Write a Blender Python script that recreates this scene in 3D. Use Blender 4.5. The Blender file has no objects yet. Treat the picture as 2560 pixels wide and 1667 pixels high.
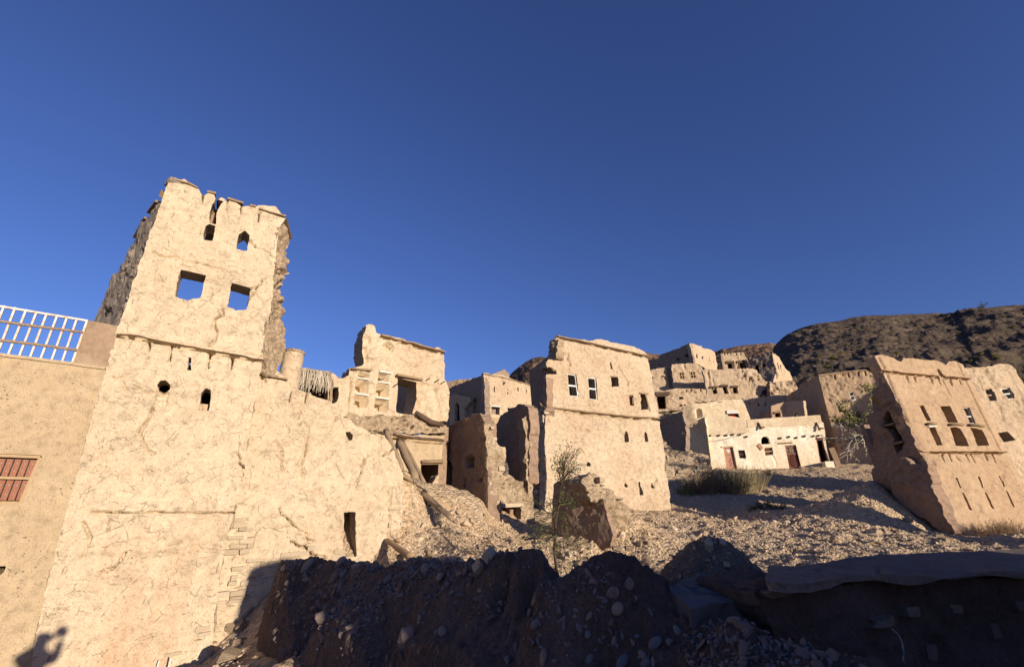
import bpy, bmesh, math, random
import numpy as np
from mathutils import Vector, Matrix, Euler
from mathutils.bvhtree import BVHTree

random.seed(7)
RNG = np.random.default_rng(11)
SC = bpy.context.scene
COL = SC.collection

# ------------------------------------------------------------------ camera, sky, sun, exposure
PITCH = math.radians(21.2)
FPX = 1125.0                                   # focal length in pixels of a 2560 px wide picture
cam_d = bpy.data.cameras.new('camera')
cam_d.sensor_width = 36.0
cam_d.lens = 36.0 * FPX / 2560.0
cam_d.clip_start = 0.02
cam_d.clip_end = 6000
cam = bpy.data.objects.new('camera', cam_d)
COL.objects.link(cam)
cam.location = (0, 0, 0)
cam.rotation_euler = (math.pi / 2 + PITCH, 0, 0)
SC.camera = cam

SUN = Vector((0.990, -1.1706, 0.2528)).normalized()      # towards the sun
ELEV = math.asin(SUN.z)
AZ = math.atan2(SUN.x, SUN.y)
world = bpy.data.worlds.new('World')
SC.world = world
world.use_nodes = True
wn = world.node_tree
wn.nodes.clear()
w_out = wn.nodes.new('ShaderNodeOutputWorld')
w_bg = wn.nodes.new('ShaderNodeBackground')
w_sky = wn.nodes.new('ShaderNodeTexSky')
w_sky.sky_type = 'NISHITA'
w_sky.sun_disc = False
w_sky.sun_elevation = ELEV
w_sky.sun_rotation = AZ
w_sky.altitude = 600
w_sky.air_density = 1.0
w_sky.dust_density = 0.5
w_sky.ozone_density = 4.5
w_hs = wn.nodes.new('ShaderNodeHueSaturation')
w_hs.inputs['Hue'].default_value = 0.505
w_hs.inputs['Saturation'].default_value = 1.0
w_bg.inputs['Strength'].default_value = 0.092
wn.links.new(w_sky.outputs[0], w_hs.inputs['Color'])
w_tint = wn.nodes.new('ShaderNodeMix')
w_tint.data_type = 'RGBA'
w_tint.blend_type = 'MULTIPLY'
w_tint.inputs['Factor'].default_value = 1.0
w_tint.inputs['B'].default_value = (1.03, 0.86, 1.09, 1)
wn.links.new(w_hs.outputs[0], w_tint.inputs['A'])
wn.links.new(w_tint.outputs['Result'], w_bg.inputs['Color'])
wn.links.new(w_bg.outputs[0], w_out.inputs['Surface'])

sun_d = bpy.data.lights.new('sun', 'SUN')
sun_d.energy = 4.6
sun_d.angle = math.radians(0.5)
sun_d.color = (1.0, 0.87, 0.695)
sun_o = bpy.data.objects.new('sun', sun_d)
COL.objects.link(sun_o)
sun_o.rotation_euler = (-SUN).to_track_quat('-Z', 'Y').to_euler()
sun_o.location = SUN * 60

SC.view_settings.view_transform = 'Standard'
SC.view_settings.look = 'None'
SC.view_settings.gamma = 1
SC.view_settings.use_curve_mapping = False
SC.view_settings.exposure = 0.70
SC.cycles.max_bounces = 5
SC.cycles.diffuse_bounces = 2

# ------------------------------------------------------------------ surveying: pixels of the photograph -> rays -> points on real planes
TAGS = {'M': (0, 0, 0.9297), 'A': (200, 430, 4), 'B': (0, 740, 4), 'C': (595, 790, 4), 'D': (900, 1080, 4),
        'E': (1100, 820, 4), 'F': (1610, 830, 5.995), 'G': (1640, 980, 4), 'H': (1965, 1000, 4), 'I': (1965, 740, 4),
        'T': (0, 1000, 2.3237), 'J': (560, 1300, 3.993), 'K': (1100, 1330, 3.993), 'L': (1650, 1300, 3.993),
        'W': (0, 1120, 9.686), 'Z': (1050, 800, 3.1), 'Y': (500, 1080, 2.64), 'X': (1000, 1100, 2.734), 'N': (0, 0, 1)}
CP, SP = math.cos(PITCH), math.sin(PITCH)


def q(tag, *pts):
    x0, y0, s = TAGS[tag]
    return [(x0 + a / s, y0 + b / s) for a, b in pts]


def ray(px, py):
    X = (px - 1280.0) / FPX
    Y = (833.5 - py) / FPX
    return np.array((X, CP - Y * SP, SP + Y * CP))


def at(tag, x, y, d):
    p = q(tag, (x, y))[0]
    return ray(*p) * d


class Plane:
    def __init__(s, p0, az, lean=0.0):
        a = math.radians(az)
        l = math.radians(lean)
        s.p0 = np.array(p0, float)
        s.U = np.array((math.sin(a), math.cos(a), 0))
        nh = np.array((math.cos(a), -math.sin(a), 0))
        s.V = np.array((0, 0, 1)) * math.cos(l) - nh * math.sin(l)
        s.N = np.cross(s.U, s.V)

    def uv(s, pts):
        out = []
        for p in pts:
            r = ray(*p)
            d = s.N.dot(s.p0) / s.N.dot(r)
            w = r * d - s.p0
            out.append((w.dot(s.U), w.dot(s.V)))
        return np.array(out)

    def pt(s, u, v, n=0.0):
        u, v, n = np.broadcast_arrays(np.asarray(u, float), np.asarray(v, float), np.asarray(n, float))
        return s.p0 + u[..., None] * s.U + v[..., None] * s.V + n[..., None] * s.N

    def off(s, n):
        o = Plane(s.p0 + s.N * n, 0)
        o.U, o.V, o.N = s.U, s.V, s.N
        return o


# ------------------------------------------------------------------ noise
def _h(i, j, k, seed):
    n = (i.astype(np.uint32) * np.uint32(374761393) + j.astype(np.uint32) * np.uint32(668265263)
         + k.astype(np.uint32) * np.uint32(2147483647) + np.uint32((seed * 974711) & 0xffffffff))
    n = (n ^ (n >> np.uint32(13))) * np.uint32(1274126177)
    n = n ^ (n >> np.uint32(16))
    return n.astype(np.float64) / 2147483648.0 - 1.0


def vnoise(x, y, z, seed=0):
    x, y, z = np.broadcast_arrays(np.asarray(x, float), np.asarray(y, float), np.asarray(z, float))
    i, j, k = np.floor(x).astype(np.int64), np.floor(y).astype(np.int64), np.floor(z).astype(np.int64)
    f, g, h = x - i, y - j, z - k
    f, g, h = [t * t * t * (t * (t * 6 - 15) + 10) for t in (f, g, h)]
    r = 0
    for a in (0, 1):
        for b in (0, 1):
            for c in (0, 1):
                w = (f if a else 1 - f) * (g if b else 1 - g) * (h if c else 1 - h)
                r = r + w * _h(i + a, j + b, k + c, seed)
    return r


def fbm(P, freq, octv=4, seed=0, gain=0.5):
    P = np.asarray(P)
    out, amp, tot = 0, 1.0, 0.0
    for o in range(octv):
        out = out + amp * vnoise(P[..., 0] * freq, P[..., 1] * freq, P[..., 2] * freq, seed + o * 17)
        tot += amp
        amp *= gain
        freq *= 2.03
    return out / tot


def sst(a, b, x):
    t = np.clip((x - a) / (b - a), 0, 1)
    return t * t * (3 - 2 * t)


# ------------------------------------------------------------------ object helpers
def wloc(o):
    v = Vector(o.location)
    return v if o.parent is None else v + wloc(o.parent)


def thing(name, label, cat, loc, group=None):
    o = bpy.data.objects.new(name, None)
    o.empty_display_size = 0.2
    COL.objects.link(o)
    o.location = Vector([float(c) for c in loc])
    o['label'] = label
    o['category'] = cat
    if group:
        o['group'] = group
    return o


def tag(o, label=None, cat=None, group=None, kind=None):
    for k, v in (('label', label), ('category', cat), ('group', group), ('kind', kind)):
        if v:
            o[k] = v
    return o


def mesh_np(name, V, faces, mats, smooth=True, midx=None):
    me = bpy.data.meshes.new(name)
    V = np.asarray(V, np.float32)
    faces = [np.asarray(f, np.int32) for f in (faces if isinstance(faces, list) else [faces]) if len(f)]
    me.vertices.add(len(V))
    me.vertices.foreach_set('co', V.ravel())
    li = np.concatenate([f.ravel() for f in faces])
    tot = np.concatenate([np.full(len(f), f.shape[1], np.int32) for f in faces])
    st = np.concatenate([[0], np.cumsum(tot)[:-1]]).astype(np.int32)
    me.loops.add(len(li))
    me.loops.foreach_set('vertex_index', li)
    me.polygons.add(len(tot))
    me.polygons.foreach_set('loop_start', st)
    me.polygons.foreach_set('use_smooth', np.full(len(tot), bool(smooth)))
    if midx is not None:
        me.polygons.foreach_set('material_index', np.asarray(midx, np.int32))
    me.update(calc_edges=True)
    me.validate()
    for m in (mats if isinstance(mats, (list, tuple)) else [mats]):
        me.materials.append(m)
    return me


def link(name, me, parent=None, loc=(0, 0, 0)):
    o = bpy.data.objects.new(name, me)
    COL.objects.link(o)
    o.location = Vector(loc)
    if parent is not None:
        o.parent = parent
    return o


def part(name, V, faces, mats, parent=None, smooth=True, label=None, kind=None, midx=None):
    """mesh in world coordinates -> object whose origin is at its own foot"""
    V = np.asarray(V, float)
    c = np.array(((V[:, 0].min() + V[:, 0].max()) / 2, (V[:, 1].min() + V[:, 1].max()) / 2, V[:, 2].min()))
    me = mesh_np(name, V - c, faces, mats, smooth, midx)
    o = link(name, me, parent, c if parent is None else Vector(c) - wloc(parent))
    if label:
        o['label'] = label
    if kind:
        o['kind'] = kind
    return o


class MB:
    def __init__(s):
        s.V, s.F, s.n = [], [], 0

    def add(s, V, F):
        V = np.asarray(V, float)
        s.V.append(V)
        for f in (F if isinstance(F, list) and len(F) and hasattr(F[0], 'shape') and F[0].ndim == 2 else [np.asarray(F)]):
            s.F.append(f + s.n)
        s.n += len(V)
        return s

    def build(s, name, mat, parent=None, smooth=False, **k):
        return part(name, np.concatenate(s.V), s.F, mat, parent, smooth, **k)


BOXF = np.array([(0, 1, 3, 2), (4, 6, 7, 5), (0, 4, 5, 1), (2, 3, 7, 6), (0, 2, 6, 4), (1, 5, 7, 3)])


def pbox(pl, u0, u1, v0, v1, n0, n1):
    V = [pl.pt(u, v, n) for u in (u0, u1) for v in (v0, v1) for n in (n0, n1)]
    return np.array(V), BOXF


def ubar(pl, p, r, w, n0, n1):
    """bar from p to r (uv on the plane), width w"""
    p, r = np.array(p), np.array(r)
    t = (r - p) / max(1e-6, np.linalg.norm(r - p))
    s = np.array((-t[1], t[0])) * w / 2
    V = []
    for a in (p, r):
        for b in (-1, 1):
            for n in (n0, n1):
                c = a + s * b
                V.append(pl.pt(c[0], c[1], n))
    return np.array(V), BOXF


def tube(pts, rad, sides=7, cap=True, seed=0, jit=0.0):
    pts = [np.array(p, float) for p in pts]
    rad = rad if hasattr(rad, '__len__') else [rad] * len(pts)
    V, F = [], []
    rr = np.random.default_rng(seed)
    for i, p in enumerate(pts):
        t = pts[min(i + 1, len(pts) - 1)] - pts[max(i - 1, 0)]
        t = t / (np.linalg.norm(t) + 1e-9)
        a = np.cross(t, (0, 0, 1.0) if abs(t[2]) < 0.9 else (1.0, 0, 0))
        a /= np.linalg.norm(a)
        b = np.cross(t, a)
        for k in range(sides):
            an = 2 * math.pi * k / sides
            r_ = rad[i] * (1 + jit * rr.uniform(-1, 1))
            V.append(p + a * math.cos(an) * r_ + b * math.sin(an) * r_)
    n = len(pts)
    for i in range(n - 1):
        for k in range(sides):
            k2 = (k + 1) % sides
            F.append((i * sides + k, i * sides + k2, (i + 1) * sides + k2, (i + 1) * sides + k))
    V.append(pts[0])
    V.append(pts[-1])
    T = []
    for k in range(sides):
        k2 = (k + 1) % sides
        T.append((n * sides, k2, k))
        T.append((n * sides + 1, (n - 1) * sides + k, (n - 1) * sides + k2))
    return np.array(V), [np.array(F), np.array(T)]


# ------------------------------------------------------------------ materials
class NT:
    def __init__(s, name):
        s.m = bpy.data.materials.new(name)
        s.m.use_nodes = True
        s.t = s.m.node_tree
        s.t.nodes.clear()
        s.out = s.t.nodes.new('ShaderNodeOutputMaterial')
        s.b = s.t.nodes.new('ShaderNodeBsdfPrincipled')
        s.t.links.new(s.b.outputs[0], s.out.inputs['Surface'])
        s.b.inputs['Roughness'].default_value = 0.95
        s.b.inputs['Specular IOR Level'].default_value = 0.08

    def n(s, t, **k):
        o = s.t.nodes.new(t)
        for a, v in k.items():
            setattr(o, a, v)
        return o

    def l(s, a, b):
        s.t.links.new(a, b)

    def coord(s, scale=(1, 1, 1)):
        tc = s.n('ShaderNodeTexCoord')
        mp = s.n('ShaderNodeMapping')
        mp.inputs['Scale'].default_value = scale
        s.l(tc.outputs['Object'], mp.inputs['Vector'])
        return mp.outputs[0]

    def noise(s, co, scale, detail=4, rough=0.55, dist=0.0):
        o = s.n('ShaderNodeTexNoise')
        o.inputs['Scale'].default_value = scale
        o.inputs['Detail'].default_value = detail
        o.inputs['Roughness'].default_value = rough
        o.inputs['Distortion'].default_value = dist
        s.l(co, o.inputs['Vector'])
        return o.outputs['Fac']

    def ramp(s, fac, stops):
        o = s.n('ShaderNodeValToRGB')
        e = o.color_ramp.elements
        while len(e) < len(stops):
            e.new(0.5)
        for i, (p, c) in enumerate(stops):
            e[i].position = p
            e[i].color = (*c, 1) if hasattr(c, '__len__') else (c, c, c, 1)
        s.l(fac, o.inputs['Fac'])
        return o.outputs['Color']

    def mix(s, fac, a, b, mode='MIX'):
        o = s.n('ShaderNodeMix', data_type='RGBA', blend_type=mode)
        for sock, v in ((o.inputs['Factor'], fac), (o.inputs['A'], a), (o.inputs['B'], b)):
            if isinstance(v, (int, float)):
                sock.default_value = v
            elif isinstance(v, tuple):
                sock.default_value = (*v, 1)
            else:
                s.l(v, sock)
        return o.outputs['Result']

    def math(s, op, a, b=0.0):
        o = s.n('ShaderNodeMath', operation=op)
        for i, v in enumerate((a, b)):
            if isinstance(v, (int, float)):
                o.inputs[i].default_value = v
            else:
                s.l(v, o.inputs[i])
        return o.outputs[0]

    def bump(s, h, strength=0.5, dist=0.02, prev=None):
        o = s.n('ShaderNodeBump')
        o.inputs['Strength'].default_value = strength
        o.inputs['Distance'].default_value = dist
        s.l(h, o.inputs['Height'])
        if prev is not None:
            s.l(prev, o.inputs['Normal'])
        return o.outputs[0]


def mul(c, k):
    return tuple(min(1, a * k) for a in c)


def mud(name, base, alt, flake=0.5, crack=0.5, crack_scale=1.6, streak=0.0, speck=0.3, scale=1.0, bump=0.6, streak_col=(0.42, 0.22, 0.12)):
    """weathered mud plaster: tone drifts, straw flecks, chipped flakes, fine dry cracks"""
    m = NT(name)
    co = m.coord()
    big = m.noise(co, 0.45 * scale, 5, 0.6)
    col = m.mix(m.ramp(big, [(0.35, 0.0), (0.65, 1.0)]), base, alt)
    mid = m.noise(co, 5.5 * scale, 6, 0.65)
    col = m.mix(1.0, col, m.ramp(mid, [(0.28, 0.70), (0.47, 0.98), (0.72, 1.14)]), 'MULTIPLY')
    fine = m.noise(co, 46 * scale, 6, 0.75)
    col = m.mix(1.0, col, m.ramp(fine, [(0.32, max(.1, 1 - 2.1 * speck)), (0.46, 1.0), (0.7, 1.12)]), 'MULTIPLY')
    if streak:
        cs = m.coord((2.2, 2.2, 0.16))
        sn = m.noise(cs, 1.0, 5, 0.6)
        sx = m.n('ShaderNodeSeparateXYZ')
        m.l(co, sx.inputs[0])
        low = m.math('SUBTRACT', 1.0, m.math('MULTIPLY', sx.outputs['Z'], 0.22))
        low.node.use_clamp = True
        col = m.mix(m.math('MULTIPLY', m.ramp(sn, [(0.44, 0.0), (0.66, streak)]), low), col, streak_col)
    # shrinkage cracks: two scales of distorted cells, only in patches
    dn = m.n('ShaderNodeTexNoise')
    dn.inputs['Scale'].default_value = 3.0 * scale
    dn.inputs['Detail'].default_value = 6
    m.l(co, dn.inputs['Vector'])
    dv = m.mix(0.16 / scale, co, dn.outputs['Color'], 'ADD')
    ck = None
    for k, (sc, w) in enumerate(((crack_scale * 1.0, 0.013), (crack_scale * 3.6, 0.035))):
        vo = m.n('ShaderNodeTexVoronoi', feature='DISTANCE_TO_EDGE')
        vo.inputs['Scale'].default_value = sc * scale
        m.l(dv, vo.inputs['Vector'])
        line = m.ramp(vo.outputs['Distance'], [(0.0, 1.0), (w, 0.0)])
        msk = m.ramp(m.noise(co, (3.4 + 2.5 * k) * scale, 4, .6), [(0.53, 0.0), (0.60, 1.0)])
        c1 = m.math('MULTIPLY', line, msk)
        ck = c1 if ck is None else m.math('MAXIMUM', ck, c1)
    # flaky creases, mostly lying level, in patches
    cz = m.coord((3.2 * scale, 3.2 * scale, 8.5 * scale))
    cn = m.noise(cz, 1.0, 5, .62, .6)
    cr_ = m.ramp(m.math('ABSOLUTE', m.math('SUBTRACT', cn, 0.5)), [(0.0, 1.0), (0.014, 0.0)])
    cr_ = m.math('MULTIPLY', cr_, m.ramp(m.noise(co, 1.1 * scale, 5, .68), [(0.53, 0.0), (0.66, 1.0)]))
    ck = m.math('MAXIMUM', m.math('MULTIPLY', ck, 0.8), cr_)
    col = m.mix(m.math('MULTIPLY', ck, 0.52 * crack), col, (0.075, 0.048, 0.03))
    # little pits where straw and pebbles have fallen out
    pv = m.n('ShaderNodeTexVoronoi')
    pv.inputs['Scale'].default_value = 11 * scale
    m.l(dv, pv.inputs['Vector'])
    pit = m.math('MULTIPLY', m.ramp(pv.outputs['Distance'], [(0.10, 1.0), (0.24, 0.0)]), m.ramp(m.noise(co, 2.3 * scale, 4, .6), [(0.50, 0.0), (0.62, 1.0)]))
    col = m.mix(m.math('MULTIPLY', pit, min(1, 1.6 * speck)), col, (0.13, 0.085, 0.055))
    m.l(col, m.b.inputs['Base Color'])
    # relief
    fl = m.noise(dv, 4.0 * scale, 7, 0.62)
    step = m.ramp(fl, [(0.40, 0.0), (0.43, 0.45), (0.54, 0.5), (0.57, 1.0)])
    n1 = m.bump(step, min(1, flake), 0.035)
    h2 = m.math('SUBTRACT', m.math('ADD', m.math('MULTIPLY', mid, 0.8), m.math('MULTIPLY', fine, 0.45)), m.math('ADD', m.math('MULTIPLY', ck, 1.2 * crack), m.math('MULTIPLY', pit, 0.8)))
    n2 = m.bump(h2, bump, 0.05, n1)
    m.l(n2, m.b.inputs['Normal'])
    return m.m


def plain(name, base, rough=0.85, var=0.2, scale=10, bump=0.3, stretch=(1, 1, 1), spec=0.15, alt=None):
    m = NT(name)
    co = m.coord(stretch)
    f = m.noise(co, scale, 5, 0.65)
    col = m.mix(1.0, base, m.ramp(f, [(0.3, 1 - var), (0.7, 1 + var * 0.6)]), 'MULTIPLY')
    if alt:
        col = m.mix(m.ramp(m.noise(co, scale * 0.35, 4), [(0.42, 0.0), (0.6, 1.0)]), col, alt)
    m.l(col, m.b.inputs['Base Color'])
    m.b.inputs['Roughness'].default_value = rough
    m.b.inputs['Specular IOR Level'].default_value = spec
    m.l(m.bump(f, bump, 0.02), m.b.inputs['Normal'])
    return m.m


def stone_mat(name, cols, scale=9):
    """each stone picks its own tone from its object random value, plus grain"""
    m = NT(name)
    oi = m.n('ShaderNodeObjectInfo')
    n = len(cols)
    col = m.ramp(oi.outputs['Random'], [((i + 0.5) / n, c) for i, c in enumerate(cols)])
    co = m.coord()
    f = m.noise(co, scale, 6, 0.65)
    col = m.mix(1.0, col, m.ramp(f, [(0.3, 0.72), (0.7, 1.18)]), 'MULTIPLY')
    m.l(col, m.b.inputs['Base Color'])
    m.l(m.bump(f, 0.5, 0.03), m.b.inputs['Normal'])
    m.b.inputs['Roughness'].default_value = 0.85
    return m.m


MUD_A, MUD_B = (0.47, 0.365, 0.255), (0.41, 0.305, 0.205)
mt = {}
mt['tower'] = mud('tower plaster', (0.50, 0.403, 0.285), (0.455, 0.353, 0.24), 0.45, 1.0, 1.5, 0.6, 0.26, bump=0.55)
mt['wall'] = mud('flaked mud plaster', (0.49, 0.392, 0.275), (0.445, 0.342, 0.23), 0.45, 0.9, 1.3, 0.3, 0.26, bump=0.55)
mt['side'] = mud('weathered shade toned mud', (0.30, 0.25, 0.20), (0.24, 0.195, 0.155), 0.7, 0.3, 1.6, 0, 0.45, bump=0.9)  # grey tone carries the side face's grazing shade; the rough relief is wear
mt['new'] = mud('straw render', (0.42, 0.32, 0.205), (0.375, 0.28, 0.175), 0.15, 0.0, 1.0, 0, 0.30, 1.3, 0.7)
mt['pier'] = mud('brown cement render', (0.22, 0.145, 0.095), (0.33, 0.245, 0.165), 0.2, 0.1, 1.0, 0.0, 0.2, 1.6, 0.4)
mt['centre'] = mud('centre house plaster', (0.49, 0.39, 0.275), (0.42, 0.31, 0.205), 0.7, 0.35, 1.2, 0.15, 0.30, bump=0.8)
mt['ochre'] = mud('ochre mud plaster', (0.43, 0.305, 0.195), (0.385, 0.265, 0.165), 0.3, 0.45, 0.8, 0.25, 0.26, bump=0.5)
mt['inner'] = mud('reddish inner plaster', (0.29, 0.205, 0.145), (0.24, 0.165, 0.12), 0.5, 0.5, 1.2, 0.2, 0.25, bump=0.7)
mt['village'] = mud('village mud wall', (0.47, 0.36, 0.245), (0.405, 0.30, 0.20), 0.6, 0.5, 0.7, 0.25, 0.30, 0.8, 0.9)
mt['villdark'] = mud('shade toned village mud wall', (0.27, 0.21, 0.16), (0.22, 0.17, 0.13), 0.6, 0.4, 0.7, 0.2, 0.30, 0.8, 0.9)  # darker copy of the village mud: shade of unlit faces put into colour
mt['cream'] = mud('cream lime plaster', (0.66, 0.55, 0.38), (0.58, 0.44, 0.28), 0.15, 0.15, 0.7, 0.2, 0.12, 1, 0.3)
mt['white'] = mud('whitewashed plaster', (0.80, 0.72, 0.56), (0.66, 0.53, 0.36), 0.15, 0.2, 0.7, 0.25, 0.10, 1, 0.3)
mt['rubble'] = mud('crumbled mud', (0.44, 0.335, 0.225), (0.36, 0.26, 0.17), 1.0, 0.2, 2.0, 0, 0.5, 1.4, 1.0)
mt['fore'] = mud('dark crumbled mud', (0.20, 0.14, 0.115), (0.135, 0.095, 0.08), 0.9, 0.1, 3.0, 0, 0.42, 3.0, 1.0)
mt['block'] = mud('fallen mud block', (0.47, 0.36, 0.245), (0.40, 0.295, 0.195), 0.6, 0.2, 2, 0, 0.4, 1.6, 0.9)
mt['stone'] = stone_mat('pale rubble stone', [(0.46, 0.35, 0.235), (0.57, 0.46, 0.33), (0.38, 0.265, 0.165), (0.52, 0.39, 0.26), (0.33, 0.245, 0.18)])
mt['masonry'] = stone_mat('wall stone', [(0.42, 0.33, 0.23), (0.36, 0.275, 0.185), (0.45, 0.36, 0.26)])
mt['darkstone'] = stone_mat('shade toned wall stone', [(0.17, 0.135, 0.115), (0.13, 0.105, 0.09), (0.21, 0.165, 0.135)])  # darker copy of the wall stone, with shade put into its colour
mt['pebble'] = stone_mat('river cobble', [(0.14, 0.145, 0.16), (0.23, 0.165, 0.135), (0.29, 0.215, 0.17), (0.12, 0.13, 0.15), (0.20, 0.185, 0.175)], 14)
mt['slate'] = plain('dark slate', (0.085, 0.08, 0.085), 0.8, 0.35, 5, 0.6)
mt['darkcap'] = mud('grey mud capping', (0.21, 0.165, 0.135), (0.18, 0.14, 0.115), 0.3, 0.3, 2.0, 0, 0.3, 2.0, 0.6)
mt['wood'] = plain('weathered timber', (0.26, 0.18, 0.11), 0.9, 0.45, 14, 0.6, (6, 6, 1))
mt['palm'] = plain('palm trunk', (0.30, 0.215, 0.135), 0.95, 0.5, 18, 0.9, (2, 2, 2))
mt['dark_wood'] = plain('dark timber', (0.10, 0.062, 0.040), 0.8, 0.4, 14, 0.5, (6, 6, 1))
mt['shutter'] = plain('varnished wood', (0.20, 0.052, 0.011), 0.45, 0.35, 9, 0.2, (14, 14, 1), 0.4)
mt['frame'] = plain('pale wood frame', (0.36, 0.25, 0.14), 0.7, 0.25, 20, 0.2, (3, 3, 3))
mt['whitewood'] = plain('white painted wood', (0.66, 0.62, 0.56), 0.7, 0.25, 20, 0.3)
mt['metal'] = plain('dark iron', (0.035, 0.03, 0.03), 0.55, 0.3, 30, 0.2, spec=0.4)
mt['rail'] = plain('pale painted iron', (0.62, 0.56, 0.50), 0.6, 0.2, 25, 0.2, alt=(0.52, 0.33, 0.18))
mt['nail'] = plain('steel nail', (0.6, 0.58, 0.55), 0.35, 0.1, 5, 0.0, spec=0.6)
mt['reed'] = stone_mat('dry palm frond', [(0.46, 0.40, 0.31), (0.36, 0.30, 0.22), (0.54, 0.48, 0.38), (0.25, 0.20, 0.14)])
mt['reddoor'] = plain('carved red door', (0.135, 0.045, 0.032), 0.7, 0.4, 22, 0.5)
mt['pinkdoor'] = plain('pink painted metal door', (0.44, 0.225, 0.145), 0.6, 0.12, 12, 0.1)
mt['redpaint'] = plain('red panel', (0.50, 0.055, 0.025), 0.6, 0.2, 12, 0.1)
# ------------------------------------------------------------------ ruined wall generator
def sdf_poly(x, y, poly):
    poly = np.asarray(poly)
    d2 = np.full(x.shape, 1e18)
    ins = np.zeros(x.shape, bool)
    n = len(poly)
    for i in range(n):
        ax, ay = poly[i]
        bx, by = poly[(i + 1) % n]
        ex, ey = bx - ax, by - ay
        L = ex * ex + ey * ey + 1e-12
        t = np.clip(((x - ax) * ex + (y - ay) * ey) / L, 0, 1)
        d2 = np.minimum(d2, (x - ax - t * ex) ** 2 + (y - ay - t * ey) ** 2)
        if abs(ey) > 1e-12:
            c = ((ay > y) != (by > y)) & (x < ex * (y - ay) / ey + ax)
            ins ^= c
    return np.where(ins, -1, 1) * np.sqrt(d2)


def sdf_local(x, y, poly, pad):
    poly = np.asarray(poly)
    a, b = poly.min(0) - pad, poly.max(0) + pad
    m = (x > a[0]) & (x < b[0]) & (y > a[1]) & (y < b[1])
    r = np.full(x.shape, pad)
    if m.any():
        r[m] = sdf_poly(x[m], y[m], poly)
    return r


def rand_cracks(u0, u1, v0, v1, n, seed, w=0.016, lo=.25, hi=1.1):
    rr = np.random.default_rng(seed)
    out = []
    for _ in range(n):
        p = np.array((rr.uniform(u0, u1), rr.uniform(v0, v1)))
        a = rr.choice((-1.57, -1.2, -1.9, .3, 2.8)) + rr.normal(0, .25)
        L, pts = rr.uniform(lo, hi), [p]
        while L > 0:
            s = rr.uniform(.05, .14)
            b = a + rr.normal(0, .55)
            pts.append(pts[-1] + s * np.array((math.cos(b), math.sin(b))))
            L -= s
        out.append((np.array(pts), w * rr.uniform(.85, 1.1), w * 18))
    return out


def gap(line, dy, hw, deep):
    """open joint under a timber course"""
    return (np.asarray(line) - (0, dy), hw, deep)


def dist_line(x, y, line):
    line = np.asarray(line)
    d2 = np.full(x.shape, 1e18)
    for (ax, ay), (bx, by) in zip(line[:-1], line[1:]):
        ex, ey = bx - ax, by - ay
        t = np.clip(((x - ax) * ex + (y - ay) * ey) / (ex * ex + ey * ey + 1e-12), 0, 1)
        d2 = np.minimum(d2, (x - ax - t * ex) ** 2 + (y - ay - t * ey) ** 2)
    return np.sqrt(d2)


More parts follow.
